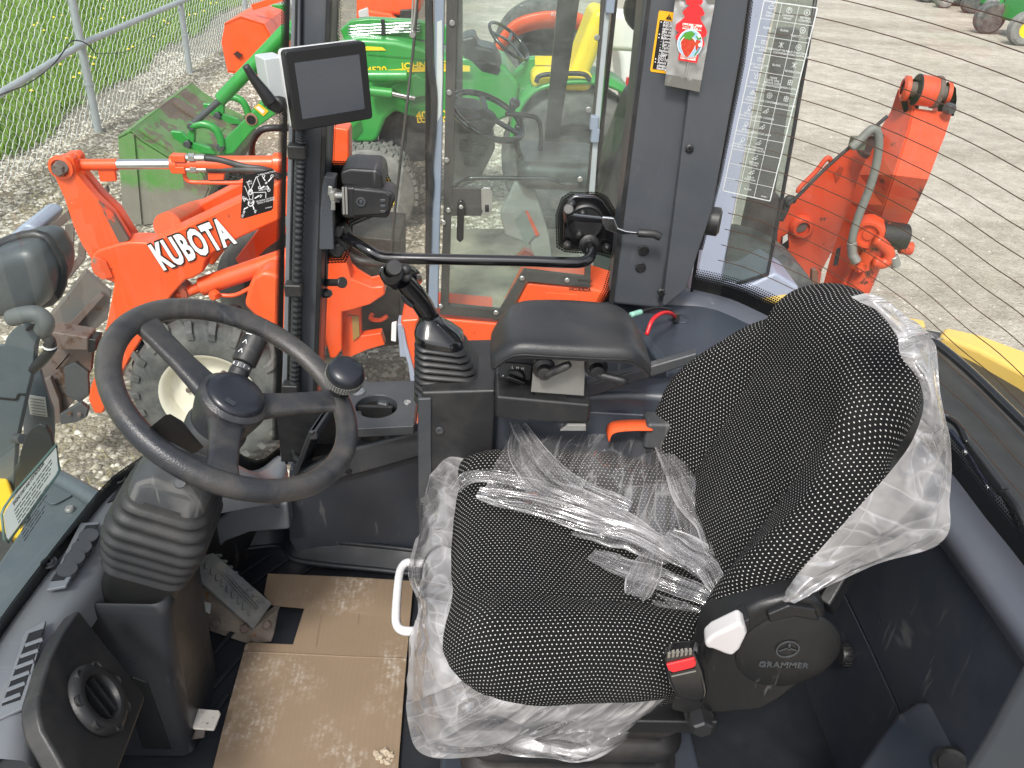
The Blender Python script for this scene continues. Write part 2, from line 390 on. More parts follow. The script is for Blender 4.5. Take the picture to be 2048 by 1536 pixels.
def fabric():
    """black weave with staggered raised white dots, in UV metres"""
    m, nt, out = newmat('dotted_seat_fabric'); b = nd(nt, 'BsdfPrincipled'); nt.links.new(b.outputs[0], out.inputs[0])
    uv = nd(nt, 'UVMap'); sep = nd(nt, 'SeparateXYZ')
    wob = nd(nt, 'TexNoise'); wob.inputs['Scale'].default_value = 9; nt.links.new(uv.outputs[0], wob.inputs['Vector'])
    off = nd(nt, 'VectorMath', operation='SCALE'); off.inputs['Scale'].default_value = .012
    sub = nd(nt, 'VectorMath', operation='SUBTRACT'); sub.inputs[1].default_value = (.5, .5, .5)
    nt.links.new(wob.outputs['Color'], sub.inputs[0]); nt.links.new(sub.outputs[0], off.inputs[0])
    add = nd(nt, 'VectorMath', operation='ADD'); nt.links.new(uv.outputs[0], add.inputs[0]); nt.links.new(off.outputs[0], add.inputs[1])
    nt.links.new(add.outputs[0], sep.inputs[0])
    px, py = .0074, .0063
    v = math_(nt, 'DIVIDE', sep.outputs[1], py); row = math_(nt, 'FLOOR', v)
    odd = math_(nt, 'MODULO', row, 2.0); odd = math_(nt, 'ABSOLUTE', odd)
    u = math_(nt, 'ADD', math_(nt, 'DIVIDE', sep.outputs[0], px), math_(nt, 'MULTIPLY', odd, .5))
    fu = math_(nt, 'SUBTRACT', math_(nt, 'FRACT', u), .5); fv = math_(nt, 'SUBTRACT', math_(nt, 'FRACT', v), .5)
    du = math_(nt, 'MULTIPLY', fu, px/.00125); dv = math_(nt, 'MULTIPLY', fv, py/.00105)
    r = math_(nt, 'SQRT', math_(nt, 'ADD', math_(nt, 'MULTIPLY', du, du), math_(nt, 'MULTIPLY', dv, dv)))
    dot = ramp(nt, r, [(.75, (1, 1, 1)), (1.0, (0, 0, 0))])
    nt.nodes[-1].color_ramp.interpolation = 'LINEAR'
    base = mixc(nt, noise_(nt, 500, 3, .6), (.004, .004, .0045), (.012, .012, .0125))
    dustn = ramp(nt, noise_(nt, 7, 6, .6), [(.5, (0, 0, 0)), (.85, (.12, .12, .12))]); base = mixc(nt, dustn, base, (.10, .095, .085))
    c = mixc(nt, math_(nt, 'MULTIPLY', dot, .9), base, (.58, .57, .54)); nt.links.new(c, b.inputs['Base Color'])
    b.inputs['Roughness'].default_value = .95; b.inputs['Specular IOR Level'].default_value = .15
    b.inputs['Sheen Weight'].default_value = .0
    bp = nd(nt, 'Bump'); bp.inputs['Strength'].default_value = .5; bp.inputs['Distance'].default_value = .0012; nt.links.new(dot, bp.inputs['Height']); nt.links.new(bp.outputs[0], b.inputs['Normal'])
    return m
fab = fabric()

def schlick(nt, normal=None, f0=.04):
    lw = nd(nt, 'LayerWeight'); lw.inputs['Blend'].default_value = .5
    if normal is not None: nt.links.new(normal, lw.inputs['Normal'])
    return math_(nt, 'MINIMUM', math_(nt, 'ADD', math_(nt, 'MULTIPLY', math_(nt, 'POWER', lw.outputs['Facing'], 5.0), .9), f0), .9)
def glass(name, tint=(.86, .93, .91), rough=.0, dirt=.03, ior=1.45, gl=1.0, dcol=(.75, .78, .76), dscale=5, scratch=0):
    """thin pane: straight-through transmission, mirror reflection by Fresnel, and a film of dust"""
    m, nt, out = newmat(name)
    tr = nd(nt, 'BsdfTransparent'); tr.inputs[0].default_value = rgba(tint)
    g = nd(nt, 'BsdfGlossy'); g.inputs['Roughness'].default_value = rough; g.inputs[0].default_value = (gl, gl, gl, 1)
    fr = schlick(nt)
    mx = nd(nt, 'MixShader'); nt.links.new(fr, mx.inputs[0]); nt.links.new(tr.outputs[0], mx.inputs[1]); nt.links.new(g.outputs[0], mx.inputs[2])
    df = nd(nt, 'BsdfDiffuse'); df.inputs[0].default_value = rgba(dcol)
    n = noise_(nt, dscale, 7, .65, None, .5); f = ramp(nt, n, [(.35, (dirt*.3,)*3), (.75, (dirt*1.8,)*3)])
    if scratch:
        tc = nd(nt, 'TexCoord'); mp = nd(nt, 'Mapping'); mp.inputs['Scale'].default_value = (3, 1, 60); mp.inputs['Rotation'].default_value = (0, .25, 0); nt.links.new(tc.outputs['Object'], mp.inputs[0])
        s = ramp(nt, noise_(nt, 2.2, 8, .7, mp.outputs[0], 1.0), [(.60, (0, 0, 0)), (.70, (scratch,)*3)]); f = math_(nt, 'MINIMUM', math_(nt, 'ADD', f, s), 1.0)
    m2 = nd(nt, 'MixShader'); nt.links.new(f, m2.inputs[0]); nt.links.new(mx.outputs[0], m2.inputs[1]); nt.links.new(df.outputs[0], m2.inputs[2])
    nt.links.new(m2.outputs[0], out.inputs[0]); return m
glass_side = glass('cab_side_glass', (.93, .975, .955), dirt=.018)
glass_front = glass('windscreen_glass', (.92, .965, .95), dirt=.02)
glass_rear = glass('rear_window_glass', (.93, .95, .94), dirt=.02)
glass_kub = glass('scratched_door_glass', (.80, .90, .86), dirt=.10, dcol=(.55, .62, .585), dscale=4, scratch=.30)
glass_dark = glass('green_tinted_glass', (.42, .50, .47), dirt=.05, gl=.9)
glass_brown = glass('brown_edge_glass', (.62, .58, .55), dirt=.04)
screen = surf('dark_touch_screen', (.055, .062, .075), .25, dirt=(.10, .105, .11), dirtamt=.2, dscale=9, coat=.5)

def film():
    """creased polythene: see-through, milky in sharp crease lines that run across the strip (uv v), glossy"""
    m, nt, out = newmat('creased_polythene_film')
    tc = nd(nt, 'TexCoord'); vec = tc.outputs['Object']; uv = nd(nt, 'UVMap')
    def ridges(scale, rot, lo, det=3, dist=.6, src=None):
        mp = nd(nt, 'Mapping'); mp.inputs['Scale'].default_value = scale; mp.inputs['Rotation'].default_value = rot; nt.links.new(src or uv.outputs[0], mp.inputs[0])
        n = nd(nt, 'TexNoise'); n.inputs['Scale'].default_value = 1; n.inputs['Detail'].default_value = det; n.inputs['Distortion'].default_value = dist; nt.links.new(mp.outputs[0], n.inputs['Vector'])
        r = math_(nt, 'SUBTRACT', 1.0, math_(nt, 'ABSOLUTE', math_(nt, 'SUBTRACT', math_(nt, 'MULTIPLY', n.outputs['Fac'], 2.0), 1.0)))
        return r, ramp(nt, r, [(lo, (0, 0, 0)), (1.0, (1, 1, 1))])
    r1, l1 = ridges((11, .7, 1), (0, 0, .10), .965, 2, .3)
    r2, l2 = ridges((6, 1.6, 1), (0, 0, -.5), .97, 1, .3)
    r3, l3 = ridges((9, 9, 9), (.4, .2, 0), .965, 1, .3, vec)
    n0 = noise_(nt, 9, 4, .55, vec)
    lines = math_(nt, 'MAXIMUM', math_(nt, 'MAXIMUM', l1, math_(nt, 'MULTIPLY', l2, .8)), math_(nt, 'MULTIPLY', l3, .6))
    hgt = math_(nt, 'ADD', math_(nt, 'ADD', math_(nt, 'MULTIPLY', r1, .5), math_(nt, 'MULTIPLY', r2, .8)), math_(nt, 'MULTIPLY', r3, 1.2))
    bp = nd(nt, 'Bump'); bp.inputs['Strength'].default_value = 1.0; bp.inputs['Distance'].default_value = .012; nt.links.new(hgt, bp.inputs['Height'])
    tr = nd(nt, 'BsdfTransparent'); tr.inputs[0].default_value = (.98, .975, .975, 1)
    df = nd(nt, 'BsdfDiffuse'); df.inputs[0].default_value = (.90, .88, .885, 1); nt.links.new(bp.outputs[0], df.inputs['Normal'])
    tl = nd(nt, 'BsdfTranslucent'); tl.inputs[0].default_value = (.92, .885, .88, 1)
    ad = nd(nt, 'MixShader'); ad.inputs[0].default_value = .5; nt.links.new(df.outputs[0], ad.inputs[1]); nt.links.new(tl.outputs[0], ad.inputs[2])
    gl = nd(nt, 'BsdfGlossy'); gl.inputs['Roughness'].default_value = .08; gl.inputs[0].default_value = (1, 1, 1, 1); nt.links.new(bp.outputs[0], gl.inputs['Normal'])
    at = nd(nt, 'Attribute'); at.attribute_name = 'milk'
    patch = ramp(nt, n0, [(.36, (.55, .55, .55)), (.66, (1.2, 1.2, 1.2))])
    base = math_(nt, 'MULTIPLY', math_(nt, 'ADD', at.outputs['Fac'], .03), patch)
    op = math_(nt, 'MINIMUM', math_(nt, 'ADD', base, math_(nt, 'MULTIPLY', lines, math_(nt, 'ADD', math_(nt, 'MULTIPLY', n0, .45), .0))), .95)
    m1 = nd(nt, 'MixShader'); nt.links.new(op, m1.inputs[0]); nt.links.new(tr.outputs[0], m1.inputs[1]); nt.links.new(ad.outputs[0], m1.inputs[2])
    gf = schlick(nt, bp.outputs[0], .11)
    m2 = nd(nt, 'MixShader'); nt.links.new(gf, m2.inputs[0]); nt.links.new(m1.outputs[0], m2.inputs[1]); nt.links.new(gl.outputs[0], m2.inputs[2])
    nt.links.new(m2.outputs[0], out.inputs[0]); return m
filmm = film()

def frit():
    """ceramic band on glass: solid black at v=0, staggered dots shrinking to v=1; uv in cell units"""
    m, nt, out = newmat('ceramic_dot_band')
    uv = nd(nt, 'UVMap'); sep = nd(nt, 'SeparateXYZ'); nt.links.new(uv.outputs[0], sep.inputs[0])
    v = sep.outputs[1]; row = math_(nt, 'FLOOR', v); odd = math_(nt, 'ABSOLUTE', math_(nt, 'MODULO', row, 2.0))
    u = math_(nt, 'ADD', sep.outputs[0], math_(nt, 'MULTIPLY', odd, .5))
    fu = math_(nt, 'SUBTRACT', math_(nt, 'FRACT', u), .5); fv = math_(nt, 'MULTIPLY', math_(nt, 'SUBTRACT', math_(nt, 'FRACT', v), .5), 1.0)
    r = math_(nt, 'SQRT', math_(nt, 'ADD', math_(nt, 'MULTIPLY', fu, fu), math_(nt, 'MULTIPLY', fv, fv)))
    rad = math_(nt, 'SUBTRACT', .60, math_(nt, 'MULTIPLY', row, .075))
    inside = math_(nt, 'LESS_THAN', r, rad)
    tr = nd(nt, 'BsdfTransparent'); b = nd(nt, 'BsdfPrincipled'); b.inputs['Base Color'].default_value = (.004, .004, .004, 1); b.inputs['Roughness'].default_value = .3
    mx = nd(nt, 'MixShader'); nt.links.new(inside, mx.inputs[0]); nt.links.new(tr.outputs[0], mx.inputs[1]); nt.links.new(b.outputs[0], mx.inputs[2]); nt.links.new(mx.outputs[0], out.inputs[0]); return m
fritm = frit()
fritblack = surf('ceramic_black_band', (.004, .004, .004), .3, var=.02)

def ground_mat():
    m, nt, out = newmat('gravel_yard'); b = nd(nt, 'BsdfPrincipled'); nt.links.new(b.outputs[0], out.inputs[0])
    tc = nd(nt, 'TexCoord'); vec = tc.outputs['Object']; sep = nd(nt, 'SeparateXYZ'); nt.links.new(vec, sep.inputs[0])
    vo = nd(nt, 'TexVoronoi'); vo.inputs['Scale'].default_value = 34; nt.links.new(vec, vo.inputs['Vector'])
    vo2 = nd(nt, 'TexVoronoi'); vo2.inputs['Scale'].default_value = 75; nt.links.new(vec, vo2.inputs['Vector'])
    st = nd(nt, 'SeparateColor'); nt.links.new(vo.outputs['Color'], st.inputs[0])
    stones = ramp(nt, st.outputs[0], [(0, (.16, .145, .115)), (.45, (.28, .255, .205)), (.8, (.38, .35, .29)), (1, (.48, .45, .39))])
    dirtc = mixc(nt, noise_(nt, 1.3, 7, .6, vec), (.27, .225, .15), (.40, .36, .28))
    gap = ramp(nt, vo.outputs['Distance'], [(.35, (0, 0, 0)), (.62, (1, 1, 1))])
    grav = mixc(nt, gap, stones, (.18, .16, .125))
    cover = ramp(nt, noise_(nt, .9, 6, .62, vec), [(.50, (0, 0, 0)), (.66, (.85, .85, .85))])
    left = mixc(nt, cover, grav, dirtc)
    # packed, dusty lot to the right: fine grit, long drag streaks
    mp = nd(nt, 'Mapping'); mp.inputs['Rotation'].default_value = (0, 0, .35); mp.inputs['Scale'].default_value = (.14, .7, 1); nt.links.new(vec, mp.inputs[0])
    strk = noise_(nt, 1.1, 8, .62, mp.outputs[0], .4)
    st2 = nd(nt, 'SeparateColor'); nt.links.new(vo2.outputs['Color'], st2.inputs[0])
    grit = ramp(nt, st2.outputs[1], [(0, (.34, .305, .25)), (.6, (.46, .42, .355)), (.93, (.50, .465, .41)), (1, (.66, .63, .58))])
    packed = mixc(nt, ramp(nt, strk, [(.38, (0, 0, 0)), (.62, (1, 1, 1))]), (.35, .31, .25), (.60, .55, .475))
    lot = mixc(nt, .48, packed, grit)
    spk = ramp(nt, noise_(nt, 5, 10, .78, vec), [(.32, (.62, .61, .58)), (.62, (1.1, 1.1, 1.1))])
    lot2 = nd(nt, 'MixRGB') if False else nt.nodes.new('ShaderNodeMix'); lot2.data_type = 'RGBA'; lot2.blend_type = 'MULTIPLY'; lot2.inputs[0].default_value = .9
    nt.links.new(lot, lot2.inputs[6]); nt.links.new(spk, lot2.inputs[7])
    wob = math_(nt, 'ADD', sep.outputs[0], math_(nt, 'MULTIPLY', noise_(nt, .8, 4, .5, vec), 2.0))
    f = ramp(nt, math_(nt, 'MULTIPLY', math_(nt, 'ADD', wob, 1.0), .25), [(.32, (0, 0, 0)), (.58, (1, 1, 1))])
    c = mixc(nt, f, left, lot2.outputs[2])
    nt.links.new(c, b.inputs['Base Color']); b.inputs['Roughness'].default_value = .95; b.inputs['Specular IOR Level'].default_value = .2
    bp = nd(nt, 'Bump'); bp.inputs['Strength'].default_value = .8; bp.inputs['Distance'].default_value = .02; bp.invert = True
    hh = math_(nt, 'ADD', math_(nt, 'MULTIPLY', vo.outputs['Distance'], .8), math_(nt, 'MULTIPLY', vo2.outputs['Distance'], .4)); nt.links.new(hh, bp.inputs['Height']); nt.links.new(bp.outputs[0], b.inputs['Normal'])
    return m
groundm = ground_mat()
def stone_mat():
    m, nt, out = newmat('gravel_stone'); b = nd(nt, 'BsdfPrincipled'); nt.links.new(b.outputs[0], out.inputs[0])
    tc = nd(nt, 'TexCoord'); vo = nd(nt, 'TexVoronoi'); vo.inputs['Scale'].default_value = 22; nt.links.new(tc.outputs['Object'], vo.inputs['Vector'])
    s = nd(nt, 'SeparateColor'); nt.links.new(vo.outputs['Color'], s.inputs[0])
    c = ramp(nt, s.outputs[0], [(0, (.21, .185, .14)), (.35, (.36, .325, .255)), (.75, (.52, .48, .40)), (1, (.70, .66, .58))]); nt.links.new(c, b.inputs['Base Color']); b.inputs['Roughness'].default_value = .9; return m
stonem = stone_mat()
def grass_mat(name, a, b_):
    m, nt, out = newmat(name); b = nd(nt, 'BsdfPrincipled'); nt.links.new(b.outputs[0], out.inputs[0])
    c = mixc(nt, noise_(nt, 2.5, 8, .7), a, b_); nt.links.new(c, b.inputs['Base Color']); b.inputs['Roughness'].default_value = .7; b.inputs['Specular IOR Level'].default_value = .25; return m
grassm = grass_mat('meadow_grass', (.075, .17, .018), (.20, .30, .04))
dandm = surf('dandelion_yellow', (.85, .62, .02), .6)

def backlit():
    m, nt, out = newmat('backlit_label'); d = nd(nt, 'BsdfDiffuse'); d.inputs[0].default_value = (.86, .90, .89, 1); t = nd(nt, 'BsdfTranslucent'); t.inputs[0].default_value = (.86, .90, .88, 1)
    n = noise_(nt, 30, 3); mx = nd(nt, 'MixShader'); nt.links.new(math_(nt, 'ADD', math_(nt, 'MULTIPLY', n, .1), .45), mx.inputs[0]); nt.links.new(d.outputs[0], mx.inputs[1]); nt.links.new(t.outputs[0], mx.inputs[2]); nt.links.new(mx.outputs[0], out.inputs[0]); return m
backlitm = backlit()
def apply_mods(o):
    dg = bpy.context.evaluated_depsgraph_get(); dg.update()
    me = bpy.data.meshes.new_from_object(o.evaluated_get(dg)); o.modifiers.clear(); old = o.data; o.data = me; me.name = old.name
def cut(o, cutters):
    for c in cutters:
        m = o.modifiers.new('b', 'BOOLEAN'); m.object = c; m.operation = 'DIFFERENCE'; m.solver = 'EXACT'
    apply_mods(o)
    for c in cutters: bpy.data.objects.remove(c)
    return o
def addbevel(o, w_, seg=2):
    m = o.modifiers.new('bevel', 'BEVEL'); m.width = w_; m.segments = seg; m.limit_method = 'ANGLE'; m.angle_limit = math.radians(40)
    o.data.polygons.foreach_set('use_smooth', [True]*len(o.data.polygons)); m.harden_normals = True
    return o
# ------------------------------------------------------------------ yard
g = mesh('ground', [(-80, -30, GROUND), (120, -30, GROUND), (120, 160, GROUND), (-80, 160, GROUND)], [(0, 1, 2, 3)], groundm); g['kind'] = 'structure'
gv = mesh('grass_verge', [(-80, 2, GROUND+.03), (-4.75, 2, GROUND+.03), (-4.9, 9, GROUND+.03), (-5.2, 13, GROUND+.03), (-5.2, 160, GROUND+.03), (-80, 160, GROUND+.03)], [(0, 1, 2, 3, 4, 5)], grassm); gv['kind'] = 'structure'
# ------------------------------------------------------------------ the loader's cab
cab = thing('wheel_loader', 'wheel loader cab with charcoal trim, big windows and dotted glass edges, around the seat', 'wheel loader', (0, 1.1, 0))
YW = 1.66   # inner face of the far side pillars
# floor
fl = prism('floor', [V((-.78, .28, -.03)), V((.8, .28, -.03)), V((.8, 1.72, -.03)), V((-.5, 1.72, -.03)), V((-.78, 1.45, -.03))], (0, 0, .026), matrub, cab)
# raised tray edge of the mat along the far side
far = PZ([(405, 1150), (425, 1120), (480, 1100), (560, 1092), (585, 1118), (640, 1128), (760, 1140), (860, 1152), (1000, 1166)], .02)
tube('mat_rim', far, .007, matrub, cab, seg=8)
tube('mat_rim', [p+V((0, .035, .045)) for p in far], .006, matrub, cab, seg=8)
grid('mat_edge', lambda s, t: (lambda p: p+V((0, .035*t, .045*t+.004*math.sin(t*math.pi))))(far[min(int(s*8), 7)].lerp(far[min(int(s*8), 7)+1], s*8-min(int(s*8), 7))), 24, 3, matrub, cab)
# tread ribs in the mat, and a moulded block
for (a, b) in [((640, 1120), (520, 1215)), ((590, 1108), (470, 1190)), ((545, 1105), (430, 1180)), ((505, 1285), (405, 1400)), ((470, 1260), (400, 1335)), ((440, 1230), (395, 1280)), ((455, 1390), (420, 1440))]:
    beam('mat_rib', P(*a, z=.002), P(*b, z=.002), .010, .007, matrub, cab, bevel=.002)
prism('mat_block', PZ([(612, 1117), (688, 1124), (690, 1142), (610, 1135)], .0), (0, 0, .018), matrub, cab, bevel=.005)
# side pillars: leaning sheets cut from straight lines
def stripY(name, top, bot, y, th, mat, parent=cab, bevel=0, ext=.12):
    """top/bot: (u_left,u_right) at v=0 and v=900 -> prism on plane y, carried on above the frame"""
    def at(v, k): return top[k]+(bot[k]-top[k])*v/900
    pts = [(at(-170, 0), -170), (at(-170, 1), -170), (at(ext and 930, 1), 930), (at(930, 0), 930)]
    return prism(name, PY(pts, y), (0, th, 0), mat, parent, bevel)
stripY('pillar', (600, 664), (594, 632), YW, .10, pillar_m, bevel=.012)
stripY('pillar_trim', (652, 663), (621, 630), YW-.006, .02, blackpl, bevel=.002)
ch = stripY('wiring_channel', (583, 600), (561, 594), YW-.012, .05, plastic2, bevel=.003)
stripY('channel_lip', (590, 594), (570, 574), YW-.017, .01, blackpl, parent=ch, bevel=.001)
# dot bands either side of the pillar (on the glass behind)
def dotband(name, solid_pts, edge_pts, y=None, cell=.0055, rows=5, parent=None, z=None, f=None):
    """solid_pts -> edge_pts: polylines (3-D); v counts rows of dots"""
    n = len(solid_pts); vs_ = []; uvs = []; L = 0
    for i in range(n):
        if i: L += (solid_pts[i]-solid_pts[i-1]).length
        vs_ += [solid_pts[i], edge_pts[i]]; uvs += [(L/cell, 0), (L/cell, rows)]
    return mesh(name, vs_, [(2*i, 2*i+1, 2*i+3, 2*i+2) for i in range(n-1)], fritm, parent, uvs=uvs)
def quadband(name, a, b, mat, parent):
    n = len(a); return mesh(name, a+b, [(i, i+1, n+i+1, n+i) for i in range(n-1)], mat, parent)
YG = 1.74
side_win = mesh('side_window', [P(652, -170, y=YG), P(1300, -170, y=YG), P(1225, 640, y=YG), P(1215, 700, y=YG), P(990, 760, y=YG), P(840, 790, y=YG), P(640, 800, y=YG), P(628, 900, y=YG)], [tuple(range(8))], glass_side, cab)
yb = YG-.004
def lx(v, top, bot): return top+(bot-top)*v/900
vv = [-170, 0, 150, 300]
quadband('black_band', [P(lx(v, 660, 618), v, y=yb) for v in (-170, 330)], [P(lx(v, 668, 627), v, y=yb) for v in (-170, 330)], fritblack, side_win)
dotband('dot_band', [P(lx(v, 668, 627), v, y=yb) for v in (-170, 0, 200, 330)], [P(lx(v, 684, 643), v, y=yb) for v in (-170, 0, 200, 330)], parent=side_win)
# plate behind the window catch
pi = [(655, 332), (735, 334), (760, 345), (772, 375), (772, 405), (720, 425), (692, 440), (690, 490), (680, 512), (640, 515)]
pp = [(655, 321), (740, 322), (770, 334), (786, 368), (787, 415), (735, 440), (706, 452), (704, 496), (692, 526), (640, 528)]
prism('catch_patch', PY(pi, yb), (0, .002, 0), fritblack, side_win)
dotband('dot_band', PY(pi, yb-.001), PY(pp, yb-.001), rows=3, parent=side_win)
quadband('black_band', [P(lx(v, 646, 616), v, y=yb) for v in (525, 900)], [P(lx(v, 662, 630), v, y=yb) for v in (525, 900)], fritblack, side_win)
dotband('dot_band', [P(lx(v, 662, 630), v, y=yb) for v in (525, 650, 800, 900)], [P(lx(v, 678, 642), v, y=yb) for v in (525, 650, 800, 900)], parent=side_win)
# right edge of the side window
re_s = [(1305, -120), (1302, 0), (1285, 150), (1268, 300), (1258, 380), (1252, 450), (1240, 520), (1222, 580), (1208, 605)]
re_e = [(u-17, v-2) for u, v in re_s]
quadband('black_band', PY([(u+22, v+3) for u, v in re_s], yb), PY(re_s, yb), fritblack, side_win)
dotband('dot_band', PY(re_s, yb), PY(re_e, yb), parent=side_win, rows=4)
# patch behind the far catch
po = [(1222, 610), (1228, 520), (1196, 510), (1130, 505), (1112, 495), (1110, 430), (1122, 395), (1140, 383), (1195, 383), (1215, 392), (1235, 425), (1246, 445), (1262, 400)]
pin = [(1240, 600), (1238, 505), (1196, 496), (1135, 494), (1124, 484), (1122, 435), (1132, 405), (1146, 394), (1192, 394), (1206, 402), (1225, 432), (1243, 462), (1275, 420)]
mesh('catch_patch', PY(pin+[(1290, 600)], yb-.003), [tuple(range(len(pin)+1))], fritblack, side_win)
dotband('dot_band', PY(pin, yb-.001), PY(po, yb-.001), rows=3, parent=side_win)
# maker's print seen from behind, low on the pane
textm('glass_print', 'AGRIKON', P(1182, 581, y=yb-.002), (-1, 0, .03), (0, 0, 1), .011, black_print, side_win, bold=.0003)
textm('glass_print', 'QLIMEXE', P(1184, 563, y=yb-.002), (-1, 0, .03), (0, 0, 1), .008, black_print, side_win)
textm('glass_print', 'AS2 TEMPERED 43R', P(1186, 572, y=yb-.002), (-1, 0, .03), (0, 0, 1), .005, black_print, side_win)
# rear side pillar: broad face, a return face and a step
bp_ = prism('pillar', PY([(1296, -170), (1420, -170), (1418, 0), (1322, 620), (1225, 610), (1288, 0)], YW-.02), (0, .09, 0), pillar_m, cab, bevel=.01)
prism('pillar_cover', PY([(1421, -170), (1500, -170), (1497, 0), (1480, 120), (1425, 420), (1372, 580), (1332, 612), (1325, 612)], YW-.035), (0, .10, 0), pillar_m, cab, bevel=.012)
quadband('pillar_seal', [P(lx(v, 1294, 1180), v, y=YW-.022) for v in (-170, 300, 640)], [P(lx(v, 1302, 1190), v, y=YW-.022) for v in (-170, 300, 640)], blackpl, cab)
for (u, v) in ((1379, 297), (1322, 584)):
    b_ = lathe('screw', P(u, v, y=YW-.036), (0, -1, 0), [(.0085, 0), (.0085, .002), (.006, .004), (.003, .004), (.003, .001), (0, .001)], blackpl, cab, 12)
for (u, v) in ((1287, 501), (1281, 534)):
    lathe('plug', P(u, v, y=YW-.021), (0, -1, 0), [(.0115, 0), (.0115, .002), (.009, .003), (.0085, .0012), (0, .0012)], blackpl, cab, 20)
lathe('lamp_socket', P(1408, 440, y=YW+.02), (1, -.3, 0), [(.03, 0), (.03, .03), (.022, .035), (0, .03)], blackpl, cab, 20)
# rear window: curved pane with defroster wires
RWB = [P(1388, 572, y=1.745), P(1445, 585, y=1.725), P(1500, 605, z=.70), V((.715, 1.545, .69)), V((.785, 1.36, .68)), V((.805, 1.20, .675)), P(1905, 932, z=.67), P(1975, 1022, z=.67), P(2048, 1112, z=.67), P(2130, 1225, z=.67), P(2200, 1350, z=.67)]
rwc = catmull(RWB, 6)
def rwp(s, h):
    k = s*(len(rwc)-1); i = min(int(k), len(rwc)-2); p = rwc[i].lerp(rwc[i+1], k-i); return p+V((.02*h, 0, h))
rear_win = grid('rear_window', lambda s, t: rwp(s, t*.95), 48, 6, glass_rear, cab)
inn = lambda s, h: rwp(s, h)+V((-.004, -.002, 0))
quadband('black_band', [inn(i/40, -.01) for i in range(41)], [inn(i/40, .02) for i in range(41)], fritblack, rear_win)
dotband('dot_band', [inn(i/40, .02) for i in range(41)], [inn(i/40, .045) for i in range(41)], parent=rear_win, rows=5)
wirem = surf('defroster_wire', (.07, .035, .02), .5)
for k in range(19):
    h = .075+.0365*k
    tube('defroster_wire', [inn(i/30, h)+V((-.001, -.001, 0)) for i in range(2, 31)], .0009, wirem, rear_win, seg=4, straight=True)
# left vertical dot band of the rear window, by the pillar
def rz(v, u0): return None
quadband('black_band', PY([(1493, -170), (1491, 0), (1474, 130), (1430, 360), (1392, 500), (1380, 585)], 1.725), PY([(1502, -170), (1499, 0), (1482, 130), (1436, 360), (1399, 500), (1386, 585)], 1.725), fritblack, rear_win)
dotband('dot_band', PY([(1502, -170), (1499, 0), (1482, 130), (1436, 360), (1399, 500)], 1.725), PY([(1510, -170), (1507, 0), (1490, 130), (1443, 360), (1406, 500)], 1.725), rows=3, parent=rear_win)
# windscreen: curved pane from the front pillar round to the near side
WSB = [P(556, 905, y=1.72), P(505, 930, y=1.66), V((-.60, 1.53, .39)), P(265, 937, z=.46), P(205, 985, z=.46), P(150, 1052, z=.46), P(78, 1145, z=.46), P(0, 1250, z=.46), P(-90, 1390, z=.46), P(-170, 1530, z=.46)]
wsc = catmull(WSB, 6)
def wsp(s, h):
    k = s*(len(wsc)-1); i = min(int(k), len(wsc)-2); p = wsc[i].lerp(wsc[i+1], k-i); return p+V((.03*h*0, .0, h))
ws = grid('windscreen', lambda s, t: wsp(s, -.0+t*1.15), 60, 6, glass_front, cab)
wi = lambda s, h: wsp(s, h)+V((.006, -.002, 0))
quadband('black_band', [wi(i/60, -.03) for i in range(61)], [wi(i/60, .008) for i in range(61)], fritblack, ws)
dotband('dot_band', [wi(i/60, .008) for i in range(61)], [wi(i/60, .018) for i in range(61)], parent=ws, rows=2, cell=.006)
quadband('black_band', [P(lx(v, 580, 561), v, y=1.70) for v in (-170, 400, 880)], [P(lx(v, 573, 551), v, y=1.70) for v in (-170, 400, 880)], fritblack, ws)
dotband('dot_band', [P(lx(v, 573, 551), v, y=1.70) for v in (-170, 200, 500, 880)], [P(lx(v, 563, 543), v, y=1.70) for v in (-170, 200, 500, 880)], parent=ws, rows=4)
# ---- dash ledge below the windscreen
outer = [P(556, 915, y=1.70), P(500, 945, y=1.63), V((-.585, 1.51, .36)), P(268, 945, z=.44), P(210, 992, z=.44), P(157, 1058, z=.44), P(86, 1150, z=.44), P(8, 1258, z=.44), P(-82, 1400, z=.44), P(-160, 1540, z=.44)]
inner = [P(575, 935, y=1.62), P(560, 975, y=1.52), V((-.44, 1.44, .34)), P(345, 1000, z=.42), P(285, 1045, z=.42), P(235, 1110, z=.42), P(165, 1205, z=.43), P(110, 1300, z=.44), P(72, 1405, z=.45), P(60, 1520, z=.45)]
oc, ic = catmull(outer, 5), catmull(inner, 5); nn_ = len(oc)
prof = [(0, -.05), (.0, -.004), (.06, .008), (.3, .012), (.75, .008), (.93, .0), (1.0, -.018), (1.02, -.06)]
dash = grid('dash_ledge', lambda s, t: (lambda i, p: oc[i].lerp(ic[i], p[0])+V((0, 0, p[1])))(round(s*(nn_-1)), prof[round(t*7)]), nn_-1, 7, plastic2, cab)
# footwell front wall under the dash
grid('footwell_wall', lambda s, t: (lambda i: oc[i].lerp(ic[i], .12)+V((0, 0, -.03))+(V((oc[i].x+.02, oc[i].y, -.03))-oc[i].lerp(ic[i], .12)-V((0, 0, -.03)))*t)(round(s*(nn_-1))), nn_-1, 4, blackpl, cab)
grid('dash_underside', lambda s, t: (lambda i: ic[i].lerp(oc[i], t)+V((0, 0, -.06-.02*t)))(round(s*(nn_-1))), nn_-1, 2, blackpl, cab)
